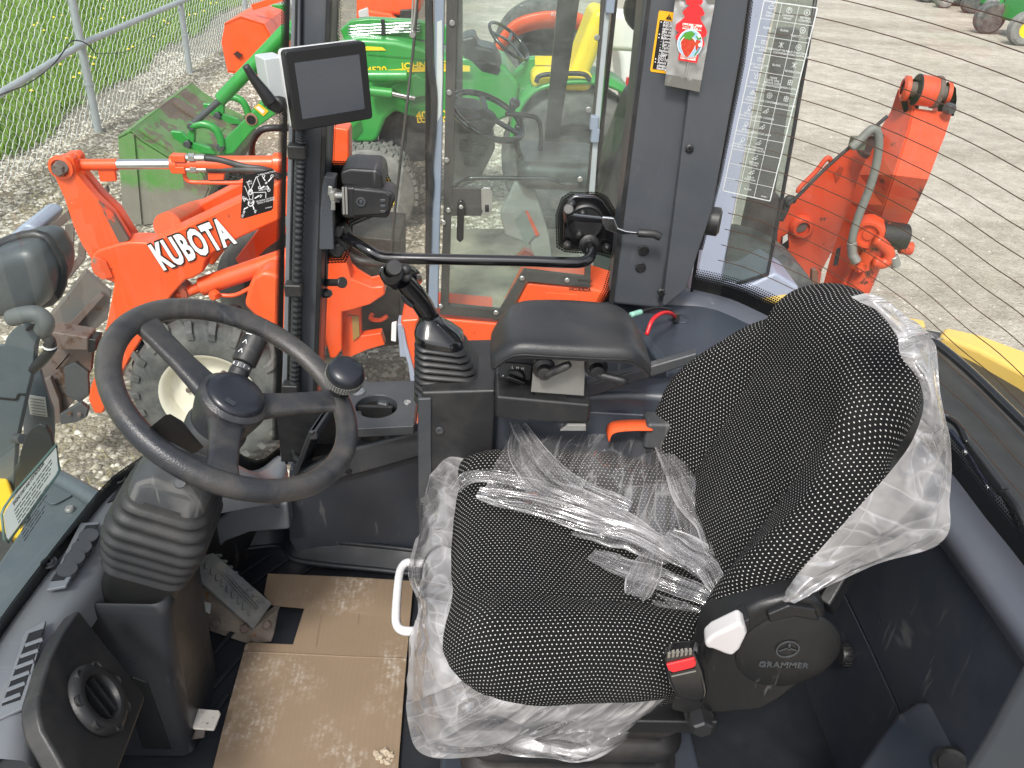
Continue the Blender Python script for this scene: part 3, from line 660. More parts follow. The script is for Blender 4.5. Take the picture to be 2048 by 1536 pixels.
# pad vent with four swivel drums, further vent with louvres
def onledge(u, v): return P(u, v, z=.461)
vc = [(172, 1052), (196, 1050), (128, 1162), (100, 1165)]
prism('vent_frame', [onledge(*p) for p in [(160, 1045), (200, 1043), (132, 1172), (92, 1180)]], (0, 0, -.006), plastic2, dash, bevel=.002)
prism('vent_slot', [onledge(*p)+V((0, 0, .0016)) for p in [(172, 1052), (196, 1050), (128, 1160), (102, 1163)]], (0, 0, -.003), black_st, dash)
for (u, v) in ((176, 1073), (162, 1096), (148, 1117), (133, 1140)):
    lathe('vent_drum', onledge(u, v)+V((0, 0, -.012)), (.15, -.1, 1), [(.014, 0), (.017, .012), (.016, .017), (0, .018)], plastic, dash, 20)
prism('vent_slot', [onledge(*p)+V((0, 0, .0016)) for p in [(238, 975), (262, 962), (225, 1002), (215, 1006)]], (0, 0, -.003), black_st, dash)
prism('vent_frame', [onledge(*p) for p in [(48, 1262), (92, 1240), (48, 1415), (-6, 1440)]], (0, 0, -.006), plastic2, dash, bevel=.002)
prism('vent_slot', [onledge(*p)+V((0, 0, .0016)) for p in [(58, 1268), (88, 1258), (40, 1400), (4, 1412)]], (0, 0, -.003), black_st, dash)
for k in range(6):
    t = k/5; a = (50-46*t, 1293+112*t); b = (86-44*t, 1280+110*t)
    beam('louvre', onledge(*a)+V((0, 0, .001)), onledge(*b)+V((0, 0, .001)), .007, .004, plastic2, dash, bevel=.001)
for (u, v) in ((236, 958), (98, 1126)):
    lathe('screw', onledge(u, v), (0, 0, 1), [(.014, 0), (.013, .003), (.009, .0), (.008, .004), (.004, .004), (.0035, .001), (0, .001)], plastic, dash, 14)
# angled inner panel with the round vent
pa, pb, pc_ = P(157, 1217, z=.47), P(291, 1390, x=-.5), P(132, 1536, x=-.515)
pn = (pb-pa).cross(pc_-pa).normalized()
if pn.x < 0: pn = -pn
def onp(u, v): return PL(u, v, pa, pn)
vent_pan = prism('vent_panel', [onp(*q) for q in [(157, 1217), (200, 1272), (250, 1335), (284, 1380), (292, 1392), (290, 1404), (262, 1480), (239, 1540), (215, 1600), (150, 1580), (118, 1520), (84, 1460), (76, 1425), (76, 1392), (98, 1317), (125, 1262)]], -pn*.03, blackpl, cab, bevel=.006)
vo_ = onp(191, 1402); 
lathe('round_vent', vo_, pn, [(.052, -.002), (.056, .003), (.055, .008), (.050, .014), (.044, .016), (.036, .014), (.031, .006), (.031, -.02), (0, -.02)], blackpl, vent_pan, 48)
vx = V((0, 0, 1)).cross(pn).normalized(); vy = pn.cross(vx)
for k in range(7):
    a = k*2*math.pi/7+.4; lathe('vent_grip', vo_+(vx*math.cos(a)+vy*math.sin(a))*.0475+pn*.009, pn, [(.0095, 0), (.0095, .0045), (.008, .006), (.0065, .0045), (0, .003)], blackpl, vent_pan, 14)
for k in (-.4, .4):
    c_ = vo_+(vx*.9-vy*.45).normalized()*.022*k/.4*.5+pn*.004; d_ = (vx*.45+vy*.9).normalized()
    beam('vent_vane', c_-d_*.03, c_+d_*.03, .014, .003, blackpl, vent_pan, up=(vx*.9-vy*.45))
# near ledge with second round vent
nl = prism('dash_ledge_end', PZ([(-160, 1440), (0, 1455), (55, 1455), (90, 1475), (140, 1560), (-160, 1600)], .40), (0, 0, -.05), plastic2, cab, bevel=.008)
lathe('round_vent', P(40, 1545, z=.402), (.1, 0, 1), [(.060, 0), (.062, .006), (.056, .015), (.046, .017), (.036, .012), (.034, 0), (0, 0)], plastic, nl, 40)
for k in range(9):
    a = k*2*math.pi/9; lathe('vent_grip', P(40, 1545, z=.402)+V((math.cos(a)*.05, math.sin(a)*.05, .011)), (.1, 0, 1), [(.01, 0), (.01, .006), (.007, .008), (0, .005)], plastic2, nl, 12)
# ---- right-hand lower side trim
prism('side_panel', PY([(578, 940), (705, 902), (846, 862), (880, 862), (900, 1175), (840, 1165), (598, 1118), (590, 1100), (578, 1080)], 1.555), (0, .03, 0), navy, cab, bevel=.004)
prism('side_trim', PY([(582, 950), (640, 925), (705, 897), (841, 861), (900, 850), (900, 905), (845, 915), (720, 950), (650, 968), (585, 980)], 1.535), (0, .04, 0), plastic, cab, bevel=.01)
lathe('screw', P(696, 942, y=1.534), (0, -1, 0), [(.0085, 0), (.007, .003), (.0035, .003), (.003, .001), (0, .001)], blackpl, cab, 12)
prism('corner_trim', PY([(430, 1045), (470, 1012), (575, 1006), (580, 1060), (500, 1066), (450, 1085), (425, 1115)], 1.50), (0, .05, 0), plastic2, cab, bevel=.008)
# ---- storage console with cup holder
cz = .45
ctop = PZ([(617, 862), (640, 828), (690, 768), (700, 764), (838, 760), (828, 852)], cz)
cons = prism('storage_console', ctop, (0, 0, -.024), plastic, cab)
cupc = P(753, 812, z=cz)
cc1 = cyl('c1', cupc+V((0, 0, -.1)), cupc+V((0, 0, .05)), .046, None, seg=40)
cc2 = prism('c2', PZ([(628, 852), (655, 812), (668, 800), (682, 850)], cz+.02), (0, 0, -.1), None)
cut(cons, [cc1, cc2]); addbevel(cons, .003)
lathe('cup_well', cupc+V((0, 0, -.005)), (0, 0, -1), [(.0465, 0), (.044, .06), (.040, .085), (0, .085)], blackpl, cons, 40)
for k in range(3):
    a = math.radians(75+120*k); c_ = cupc+V((math.cos(a)*.042, math.sin(a)*.042, -.05))
    box('cup_finger', c_, (.022, .03, .075), plastic, cons, .008, Matrix.Rotation(a, 3, 'Z'))
lathe('cap', P(716, 784, z=cz), (0, 0, 1), [(.016, 0), (.016, .003), (.012, .005), (.01, .003), (0, .003)], plastic2, cons, 24)
lathe('screw', P(815, 805, z=cz), (0, 0, 1), [(.009, 0), (.008, .0025), (.005, .0025), (.0045, .001), (0, .001)], steel, cons, 14)
box('shelf_back', (-.30, 1.60, .36), (.26, .01, .16), blackpl, cons)
prism('shelf_floor', PZ([(625, 915), (705, 897), (830, 866), (838, 800), (650, 850)], .335), (0, 0, -.01), blackpl, cons)
prism('shelf_end', [P(617, 864, z=.45), P(640, 830, z=.45), P(690, 770, z=.45), V((-.33, 1.66, .30)), P(588, 935, y=1.55), P(585, 950, y=1.53)], (.012, 0, 0), plastic, cons, bevel=.003)
# ---- joystick pedestal
ped = prism('joystick_pedestal', [V((-.088, 1.335, .12)), V((-.088, 1.335, .650)), V((.052, 1.335, .660)), V((.052, 1.335, .12))], (0, .20, 0), blackpl, cab, bevel=.006)
prism('pedestal_edge', [V((-.094, 1.330, .12)), V((-.094, 1.330, .638)), V((-.068, 1.330, .640)), V((-.068, 1.330, .12))], (0, .02, 0), plastic, ped, bevel=.003)
for uv in ((878, 862), (877, 862)): pass
lathe('screw', P(879, 861, y=1.333), (0, -1, 0), [(.0085, 0), (.007, .003), (.0035, .003), (.003, .001), (0, .001)], plastic, ped, 12)
# tray beside it
tray = prism('switch_tray', [V((.050, 1.27, .640)), V((.050, 1.27, .688)), V((.222, 1.27, .676)), V((.222, 1.27, .630))], (0, .12, 0), blackpl, cab, bevel=.006)
prism('tray_back', [V((.050, 1.348, .67)), V((.050, 1.348, .752)), V((.14, 1.348, .745)), V((.14, 1.348, .67))], (0, .05, 0), plastic, tray, bevel=.004)
sp = P(1030, 752, y=1.342)
plate('switch_plate', sp, (1, 0, -.05), (0, .25, 1), .058, .052, .004, .006, blackpl, tray, .001)
lathe('rotary_knob', sp+V((0, -.006, 0)), (0, -1, .25), [(.019, 0), (.018, .006), (.015, .009), (0, .009)], blackpl, tray, 28)
box('knob_wing', sp+V((.002, -.020, .004)), (.036, .014, .011), gloss, tray, .003, Matrix.Rotation(.35, 3, 'Y'))
textm('switch_print', 'L  M  H', sp+V((.004, -.0065, .021)), (1, 0, -.1), (0, .25, 1), .0075, white_print, tray, align='CENTER')
lines_mesh('switch_mark', [(sp+V((-.024, -.0068, .004)), sp+V((-.021, -.0068, .004))), (sp+V((.0, -.0068, -.021)), sp+V((.004, -.0068, -.021)))], .003, (0, -1, 0), white_print, tray)
box('rocker_switch', sp+V((.055, .0, -.004)), (.03, .02, .05), gloss, tray, .003)
# ---- rear corner ledge with open bin
led = prism('rear_corner_ledge', [V((.16, 1.36, .635)), V((.30, 1.36, .645)), V((.42, 1.34, .655)), V((.56, 1.30, .66)), V((.68, 1.30, .665)), V((.72, 1.45, .67)), V((.66, 1.60, .672)), V((.55, 1.69, .68)), V((.46, 1.72, .68)), V((.16, 1.72, .66))], (0, 0, -.22), navy, cab)
bincut = prism('bc', [V((.215, 1.42, .74)), V((.385, 1.415, .74)), V((.395, 1.445, .74)), V((.36, 1.57, .74)), V((.34, 1.60, .74)), V((.215, 1.60, .74))], (0, 0, -.20), None)
cut(led, [bincut]); addbevel(led, .022, 4)
lathe('grommet', P(1357, 640, z=.665), (0, 0, 1), [(.024, 0), (.023, .004), (.02, .006), (0, .006)], navy, led, 24)
lathe('screw', P(1456, 609, z=.674), (0, 0, 1), [(.0085, 0), (.007, .003), (.0035, .003), (.003, .001), (0, .001)], steel, led, 12)
prism('ledge_front', [V((.02, 1.37, .16)), V((.02, 1.37, .60)), V((.16, 1.365, .60)), V((.70, 1.31, .62)), V((.70, 1.31, .12))], (0, .02, 0), navy, cab, bevel=.004)
prism('ledge_step', PY([(1165, 772), (1395, 706), (1395, 725), (1165, 800)], 1.355), (0, .02, 0), plastic, cab, bevel=.004)
# ---- rear wall behind the seat
RXW = .76
seam = [(1660, 1130), (1675, 1164), (1730, 1278), (1792, 1410), (1850, 1540)]
prism('rear_wall_panel', PX([(1380, 1000), (1640, 1000), (1660, 1130), (1675, 1164), (1730, 1278), (1791, 1410), (1840, 1540), (1860, 1640), (1300, 1700)], RXW), (.02, 0, 0), navy, cab, bevel=.0015)
prism('rear_wall_panel', PX([(1643, 1000), (1760, 990), (1880, 1092), (1960, 1205), (2048, 1330), (2150, 1480), (2250, 1640), (1960, 1800), (1863, 1640), (1844, 1540), (1795, 1410), (1734, 1278), (1679, 1164), (1663, 1130)], RXW), (.02, 0, 0), navy, cab, bevel=.0015)
# sill under the rear window, sloping inwards
sil_t = [rwp(i/40, -.008)+V((-.003, 0, 0)) for i in range(41)]
sil_b = catmull([V((.44, 1.69, .66)), V((.55, 1.64, .62)), V((.66, 1.50, .56)), V((.72, 1.34, .53))]+[P(u, v, x=RXW-.006) for u, v in ((1800, 1000), (1880, 1088), (1960, 1202), (2048, 1328), (2150, 1478), (2230, 1600))], 10)
def silf(s, t):
    k = s*(len(sil_b)-1); i = min(int(k), len(sil_b)-2); b_ = sil_b[i].lerp(sil_b[i+1], k-i); a_ = sil_t[round(s*40)]
    p = a_.lerp(b_, t); return p+V((-.035, -.005, .02))*math.sin(math.pi*min(1, t*1.02))**.8
grid('rear_sill', silf, 40, 12, surf('sill_grey_plastic', (.075, .083, .102), .38, grain=.25, gscale=600, dirt=DUST, dirtamt=.12), cab)
kb = P(1702, 1310, x=RXW)
lathe('coat_knob', kb, (-1, 0, .1), [(.016, 0), (.020, .006), (.021, .018), (.018, .024), (0, .026)], blackpl, cab, 24)
for k in range(16):
    a = k*math.pi/8; box('knob_rib', kb+V((-.012, math.cos(a)*.0205, math.sin(a)*.0205)), (.014, .004, .004), blackpl, cab, .001)
# moulded box at the near rear corner
ab = [(1700, 1560), (1760, 1470), (1795, 1425), (1830, 1400), (1870, 1398), (1900, 1412), (1915, 1450), (1940, 1500), (1960, 1560)]
abp = [P(u, v, z=.38+.0*i) for i, (u, v) in enumerate(ab)]
prism('corner_box', abp, (.02, .0, -.30), navy, cab, bevel=.03, bseg=4)
lathe('socket_ring', P(1905, 1535, z=.385), (-.2, -.2, 1), [(.028, 0), (.03, .006), (.024, .009), (.02, .004), (0, .003)], blackpl, cab, 24)
# near door post edge, lower right
prism('door_post', [P(1890, 1560, y=.50), P(1960, 1440, y=.50), P(2048, 1275, y=.50), P(2160, 1070, y=.50), P(2260, 1200, y=.50), P(2100, 1700, y=.50)], (.05, -.1, 0), pillar_m, cab, bevel=.02, bseg=4)
# ---- own bodywork outside
hd = prism('engine_cover', [V((.83, .45, .64)), V((1.34, .45, .60)), V((1.28, 1.55, .60)), V((1.15, 1.75, .60)), V((.60, 1.78, .66)), V((.74, 1.62, .66)), V((.82, 1.35, .65)), V((.84, 1.1, .64))], (0, 0, -.5), surf('engine_cover_black', (.028, .028, .028), .5, grain=.3, gscale=500, dirt=(.12, .115, .1), dirtamt=.3), cab, bevel=.01)
prism('hood_edge', [P(1880, 668, z=.64), P(1960, 700, z=.64), P(2048, 745, z=.64), P(2160, 810, z=.64), P(2160, 760, z=.64), P(2048, 700, z=.64), P(1960, 668, z=.64), P(1890, 652, z=.64)], (0, 0, -.10), hoody, cab, bevel=.012, bseg=3)
prism('hood_glass', [P(1882, 690, z=.60), P(1960, 735, z=.60), P(2048, 790, z=.60), P(2160, 870, z=.60), P(2160, 830, z=.60), P(2048, 748, z=.60), P(1960, 703, z=.60), P(1885, 672, z=.60)], (0, 0, -.01), surf('dark_glossy_grille', (.02, .028, .033), .12, coat=.5), cab)
tube('hood_trim', [P(u, v, z=.655) for u, v in ((1845, 668), (1890, 700), (1950, 752), (2048, 848), (2160, 960))], .010, gloss, cab, seg=8)
prism('hood_edge', [P(1500, 598, z=.60), P(1580, 585, z=.60), P(1640, 600, z=.60), P(1850, 640, z=.62), P(1852, 652, z=.62), P(1650, 615, z=.60), P(1580, 600, z=.60), P(1510, 606, z=.60)], (0, 0, -.08), hoody, cab, bevel=.006)
# ------------------------------------------------------------------ steering wheel on its column
SC = V((-.362, 1.128, .768)); SN = V((.51, -.062, .858)).normalized()
SU = (V((1, 0, 0))-SN*SN.x).normalized(); SV = SN.cross(SU)     # in-plane axes: SU towards the rear/down, SV towards +Y
def onw(u, v, lift=0): return PL(u, v, SC+SN*lift, SN)
stw = thing('steering_wheel', 'black three-spoke steering wheel with round spinner knob, on a tilting column', 'steering wheel', (-.60, 1.08, 0))
RW = .19
def rimf(s, t):
    a = 2*math.pi*s; b = 2*math.pi*t
    d = SU*math.cos(a)+SV*math.sin(a); r1, r2 = .0185, .0165
    return SC+d*(RW+r1*math.cos(b))+SN*(r2*math.sin(b)+.0015*math.sin(2*b))
vs_ = [rimf(i/96, j/18) for j in range(18) for i in range(96)]
rim = mesh('rim', vs_, [(j*96+i, j*96+(i+1) % 96, ((j+1) % 18)*96+(i+1) % 96, ((j+1) % 18)*96+i) for j in range(18) for i in range(96)], wheelskin, stw, smooth=True)
hub = onw(468, 800, -.02)
HC = SC-SN*.012
lathe('hub', HC-SN*.085, SN, [(.040, 0), (.046, .03), (.052, .055), (.056, .075), (.055, .088), (.048, .094), (0, .094)], wheelskin, stw, 40)
capo = lathe('hub_cap', HC+SN*.008, SN, [(.0475, 0), (.047, .004), (.042, .009), (.028, .0125), (0, .0135)], hubm, stw, 40)
for (u, v, wd) in ((318, 668, .044), (655, 800, .042), (440, 965, .046)):
    e = onw(u, v); d = (e-HC); d = (d-SN*d.dot(SN)).normalized(); s_ = SN.cross(d)
    rings = []
    for k, (r, wl, th, lift) in enumerate(((.035, wd*1.35, .026, -.028), (.060, wd*1.15, .022, -.024), (.10, wd, .019, -.016), (.15, wd*1.0, .017, -.006), (.178, wd*1.15, .017, 0), (.192, wd*1.5, .016, 0))):
        c_ = SC+d*r+SN*lift
        rings.append([c_+s_*a+SN*b for a, b in rrect(wl, th, th*.42, 3)])
    loft('spoke', rings, wheelskin, stw, sharp=60)
st_o = HC+SN*.0222
ua = (onw(494, 758)-onw(452, 812)); ua = (ua-SN*ua.dot(SN)).normalized()
plate('badge_strip', onw(474, 786, .0078)+SN*.0, ua, SN.cross(ua), .062, .016, .001, .0006, surf('hub_badge_strip', (.03, .034, .042), .35), capo)
# spinner knob
kd = onw(676, 792); kt = PL(694, 738, SC+SN*.075, SN)
kax = (kt-kd).normalized()
kn = lathe('spinner_knob', kd, kax, [(.018, -.012), (.020, 0), (.017, .010), (.016, .022), (.021, .040), (.0305, .050), (.0325, .056), (.0325, .068), (.030, .073)], rubber, stw, 40)
lathe('knob_cap', kd+kax*.066, kax, [(.0305, 0), (.031, .006), (.029, .012), (.023, .017), (.012, .0195), (0, .020)], hubm, kn, 40)
# knurled collar: small studs round the knob
kx = V((0, 0, 1)).cross(kax).normalized(); ky = kax.cross(kx)
kv = []; kf = []
for k in range(44):
    for row in range(3):
        a = 2*math.pi*k/44; d = kx*math.cos(a)+ky*math.sin(a); t_ = -kx*math.sin(a)+ky*math.cos(a)
        c_ = kd+kax*(.0535+.0052*row)+d*.0322; i = len(kv)
        for zz in (0, .0012):
            for p, q in ((-1, -1), (1, -1), (1, 1), (-1, 1)): kv.append(c_+t_*p*.0019*(1-.2*(zz > 0))+kax*q*.0021+d*zz)
        kf += [(i+4, i+5, i+6, i+7)]+[(i+m, i+(m+1) % 4, i+4+(m+1) % 4, i+4+m) for m in range(4)]
kc = mesh('knurled_collar', kv, kf, knurl, kn); kc['kind'] = 'stuff'
# column below the hub
lathe('column_sleeve', SC-SN*.215, SN, [(.048, 0), (.046, .06), (.047, .10), (.050, .135), (.046, .145)], surf('column_sleeve_plastic', (.03, .033, .037), .45, dirt=DUST, dirtamt=.3), stw, 36)
# bellows, square-ish, seven folds
CB = P(325, 985, y=1.08); CT_ = P(300, 1118, y=1.05)
def bring(c, n_, wd, dp, r=.03):
    xa = (V((0, 1, 0))-n_*n_.y).normalized(); ya = n_.cross(xa)
    return [c+xa*a+ya*b for a, b in rrect(wd, dp, r, 5)]
rings = []
path0, path1 = P(352, 960, y=1.10), P(308, 1105, y=1.112)
axis_b = (path0-path1).normalized()
ntb = 43
for k in range(ntb):
    t = k/(ntb-1); c_ = path0.lerp(path1, t)
    wv = .5+.5*math.cos(t*2*math.pi*7)
    base = (.118+.030*min(1, t*2.2), .122+.036*min(1, t*2.2)); base = (base[0]-.016*max(0, t-.6)/.4, base[1]-.02*max(0, t-.6)/.4)
    amp = .010 if t > .12 else .002
    rings.append(bring(c_, axis_b, base[0]+amp*wv, base[1]+amp*wv, .034))
loft('bellows', rings, bootmat, stw, sharp=70)
cb2 = [bring(path0+axis_b*h, axis_b, w1, d1, .03) for h, w1, d1 in ((-.012, .122, .124), (.02, .118, .12), (.045, .10, .10), (.08, .09, .088))]
loft('column_cowl', cb2, plastic, stw, sharp=50)
rings = [bring(path1+axis_b*.02, axis_b, .115, .128, .02), bring(path1-axis_b*.05, axis_b, .115, .128, .02), bring(path1-axis_b*.14, axis_b, .115, .128, .02)]
loft('column_tube', rings, surf('column_tube_black', (.014, .015, .015), .35, dirt=(.1, .09, .08), dirtamt=.2), stw, sharp=50)
# moulded base shroud standing on the floor (rounded box with an open top)
def sring(z, grow, cx=0, cy=0):
    return [V((-.606+cx+a, 1.122+cy+b, z)) for a, b in rrect(.190+grow, .185+grow, .022, 4)]
rings = [sring(.0, .012, -.004), sring(.01, .012, -.004), sring(.2, .004, .004), sring(.375, .0, .014), sring(.392, -.004, .014), sring(.398, -.012, .014), sring(.394, -.024, .014), sring(.36, -.028, .014), sring(.1, -.03)]
loft('column_base', rings, surf('column_base_plastic', (.020, .022, .026), .33, grain=.2, gscale=500, dirt=(.11, .10, .09), dirtamt=.16, dscale=5, scr=.4), stw, sharp=60, caps=False)
prism('base_recess', [V((-.60, 1.0225, .02)), V((-.545, 1.0225, .02)), V((-.56, 1.0255, .21)), V((-.585, 1.0255, .225)), V((-.605, 1.0255, .20))], (0, .004, 0), surf('recess_black', (.008, .009, .01), .4), stw, bevel=.002)
# stalk switches
a_, b_ = P(470, 762, y=1.22), P(512, 675, y=1.28)
ax_ = (b_-a_).normalized()
stk = cyl('stalk', a_, a_+ax_*.02, .017, blackpl, stw, 20)
cyl('stalk_collar', a_+ax_*.021, a_+ax_*.032, .0165, plastic, stk, 24, .001); cyl('stalk_grip', a_+ax_*.033, b_, .021, blackpl, stk, 28, .002)
fa = V((0, -1, .3)); fa = (fa-ax_*fa.dot(ax_)).normalized()
for k, ch_ in enumerate('0JI<'):
    sidev = ax_.cross(fa)
    ang = (-.9+.6*k); q = fa*math.cos(ang)+sidev*math.sin(ang)
    textm('stalk_print', ch_, a_+ax_*.026+q*.0168, ax_.cross(q), ax_, .008, white_print, stk, align='CENTER')
for k, hgt in enumerate((.045, .062, .08)):
    ang = -.5; sidev = ax_.cross(fa); q = fa*math.cos(ang)+sidev*math.sin(ang); o_ = a_+ax_*hgt+q*.0214; h_ = ax_.cross(q)
    if k < 2: lines_mesh('stalk_mark', [(o_-h_*.004, o_+ax_*.007)], .0012, q, white_print, stk); lines_mesh('stalk_mark', [(o_+h_*.004, o_+ax_*.007)], .0012, q, white_print, stk)
    else: lines_mesh('stalk_mark', [(o_-h_*.006, o_+h_*.006)], .0012, q, white_print, stk)
a_, b_ = P(395, 900, y=1.02), P(322, 842, y=.97)
rings = [[c_+xa*p+ya*q for p, q in rrect(wd, th, th*.45, 3)] for c_, wd, th, xa, ya in
         [(a_.lerp(b_, t), w_, th_, V((.75, 0, .66)), V((-.4, -.75, .45)).normalized()) for t, w_, th_ in ((0, .02, .012), (.4, .03, .014), (.75, .042, .016), (1, .036, .012))]]
loft('tilt_lever', rings, blackpl, stw)
cyl('ignition_barrel', P(366, 962, y=1.06), P(360, 966, y=1.01), .009, plastic, stw, 20, .002)
# ------------------------------------------------------------------ pedals
pd = thing('accelerator_pedal', 'ribbed dusty accelerator pedal on a muddy bracket beside the steering column base', 'pedal', P(460, 1230, z=0))
q4 = [P(398, 1113, z=.15), P(427, 1104, z=.16), P(545, 1206, z=.045), P(508, 1258, z=.04), P(398, 1160, z=.13)]
pn_ = (q4[2]-q4[0]).cross(q4[4]-q4[0]).normalized()
if pn_.z < 0: pn_ = -pn_
pad = prism('pedal_pad', [q-pn_*0 for q in q4], -pn_*.012, pedalm, pd, bevel=.003)
o0 = (q4[0]+q4[1])/2; dl = ((q4[2]+q4[3])/2-o0); L_ = dl.length; dl.normalize(); dw = pn_.cross(dl)
for k in range(3): beam('pad_rib', o0+dl*.01+dw*(k-1)*.006+pn_*.001, o0+dl*(L_-.02)+dw*(k-1)*.006+pn_*.001, .003, .004, pedalm, pad, up=pn_)
for k in range(9):
    c_ = o0+dl*(.015+k*(L_-.03)/9)
    for s in (-1, 1): beam('pad_rib', c_+dw*s*.014+pn_*.001, c_+dw*s*.025+dl*.010+pn_*.001, .006, .004, pedalm, pad, up=pn_)
prism('bracket', [P(398, 1165, z=.10), P(505, 1258, z=.03), P(560, 1215, z=.01), P(555, 1225, z=.0), P(545, 1280, z=.0), P(500, 1290, z=.0), P(398, 1255, z=.0)], (0, .03, -.004), mudm, pd, bevel=.004)
prism('label', [P(*q, z=.075) for q in ((402, 1202), (422, 1208), (420, 1228), (401, 1220))], (0, 0, .002), paperlabel, pd)
for (u, v) in ((433, 1246), (490, 1258), (535, 1250)): bolt(P(u, v, z=.05), (-.2, -.6, .8), .011, .008, rust, pd, hexa=True)
tb = thing('pedal_tab', 'chipped white metal tab poking out beside the column base above the floor mat', 'pedal', P(410, 1450, z=0))
prism('tab', PZ([(392, 1416), (438, 1420), (441, 1426), (430, 1454), (427, 1459), (386, 1456), (383, 1450)], .055), (0, 0, -.006), rustwhite, tb, bevel=.002)
prism('stem', PZ([(395, 1448), (412, 1450), (408, 1475), (388, 1478)], .048), (-.03, .03, -.048), rust, tb)
# ------------------------------------------------------------------ cardboard on the floor
cbd = thing('cardboard_sheet', 'flattened brown cardboard laid on the floor mat with a notch cut for the pedal', 'cardboard', P(620, 1400, z=.004))
A_ = [(536, 1147), (700, 1154), (827, 1162), (820, 1240), (813, 1317), (650, 1312), (487, 1303), (490, 1290), (497, 1285), (540, 1287), (586, 1289), (598, 1250), (609, 1215), (575, 1212), (543, 1209), (528, 1188)]
prism('upper_flap', [P(u, v, z=.010+.012*max(0, (1230-v)/80)) for u, v in A_], (0, 0, -.004), card, cbd)
B_ = [(487, 1304), (650, 1313), (813, 1318), (808, 1380), (799, 1500), (790, 1620), (395, 1640), (426, 1536), (455, 1420)]
prism('lower_flap', [P(u, v, z=.011+.006*(1 if v > 1500 else 0)) for u, v in B_], (0, 0, -.004), card, cbd)
tube('crease', PZ([(488, 1304), (600, 1309), (700, 1314), (812, 1318)], .0095), .0028, card, cbd, seg=6)
lines_mesh('fold_line', [(P(728, 1156, z=.0115), P(716, 1250, z=.0112))], .003, (0, 0, 1), card_edge, cbd)
lines_mesh('fold_line', [(P(645, 1217, z=.0116), P(632, 1293, z=.0113))], .002, (0, 0, 1), card_edge, cbd)
# dried mud clods trodden on it
rnd = random.Random(5)
def clod(c, r, mat, parent, name='mud_clod'):
    bm = bmesh.new(); bmesh.ops.create_icosphere(bm, subdivisions=2, radius=r)
    for v_ in bm.verts:
        f = .6+.7*noise.noise(v_.co*(1.6/r)+V((rnd.random()*9, 0, 0))); v_.co *= f; v_.co.z *= .45; v_.co += V(c)
    me = bpy.data.meshes.new(name); bm.to_mesh(me); bm.free(); me.materials.append(mat); o = bpy.data.objects.new(name, me); link(o, parent); return o
mudl = surf('dried_mud', (.42, .35, .26), .95, grain=.8, gscale=200)
for (u, v, r) in ((770, 1503, .013), (758, 1514, .012), (782, 1512, .010), (765, 1522, .009), (776, 1522, .011), (750, 1505, .007)):
    clod(P(u, v, z=.014), r, mudl, cbd)
scr = thing('cardboard_scrap', 'torn scrap of pale brown cardboard under the seat front', 'cardboard', P(1010, 1530, z=.12))
scp = [(915, 1545), (930, 1530), (985, 1524), (1030, 1519), (1052, 1505), (1064, 1517), (1085, 1520), (1094, 1536), (1080, 1548), (1000, 1560)]
prism('torn_piece', [P(u, v, z=.13) for u, v in scp], (0, 0, -.005), card, scr)
prism('torn_piece', [P(u, v, z=.142) for u, v in [(1040, 1530), (1048, 1510), (1056, 1518), (1070, 1512), (1084, 1526), (1070, 1540)]], (0, 0, -.004), card_edge, scr)
prism('prop', [P(u, v, z=.125) for u, v in [(940, 1540), (1080, 1540), (1060, 1560), (960, 1560)]], (0, 0, -.125), card_edge, scr)
# ------------------------------------------------------------------ display on the pillar
dsp = thing('display_monitor', 'touch display with black bezel and silver back, clamped to the front pillar', 'monitor', P(600, 300, y=1.60))
face = [P(568, 101, y=1.505), P(731, 84, y=1.585), P(747, 236, y=1.585), P(592, 266, y=1.505)]
fx = ((face[1]-face[0])+(face[2]-face[3])).normalized(); fyv = (face[0]-face[3])+(face[1]-face[2]); fyv = (fyv-fx*fyv.dot(fx)).normalized(); fn = fx.cross(fyv)
if fn.y > 0: fn = -fn
fc = sum(face, V((0, 0, 0)))/4; fw = ((face[1]-face[0]).length+(face[2]-face[3]).length)/2; fh = ((face[0]-face[3]).length+(face[1]-face[2]).length)/2
def mon(a, b, c=0): return fc+fx*a*fw/2+fyv*b*fh/2+fn*c
def mplate(name, wd, hh, r, d0, th, mat, bevel, parent): 
    return prism(name, [fc+fx*a+fyv*b+fn*d0 for a, b in rrect(wd, hh, r, 4)], -fn*th, mat, parent, bevel)
mplate('front_case', fw, fh, .007, 0, .022, blackcase, .003, dsp)
mplate('back_case', fw*.995, fh*.995, .008, -.0225, .014, silver, .004, dsp)
mplate('screen', fw*.80, fh*.70, .001, .0006, .002, screen, 0, dsp)
# small bracket, ball clamp and lever at its back
br = box('mount_bracket', mon(-1.12, .25, -.055), (.035, .05, .075), galv, dsp, .003, rotm(fx, fyv))
cyl('clamp_boss', mon(-1.02, -.32, -.045), mon(-1.28, -.36, -.028), .015, blackpl, dsp, 20, .003)
cyl('clamp_bolt', mon(-1.22, -.36, -.045), mon(-1.36, -.38, -.035), .008, blackcase, dsp, 6)
tube('clamp_lever', [P(541, 205, y=1.50), P(528, 185, y=1.495), P(508, 158, y=1.49), P(491, 131, y=1.485)], .01, blackpl, dsp, seg=8, rfun=lambda t: .0125-.0065*t)
beam('monitor_arm', mon(-.4, -.2, -.04), V(mon(-.4, -.2, -.04))+V((.02, .06, 0)), .03, .05, blackpl, dsp, bevel=.003)
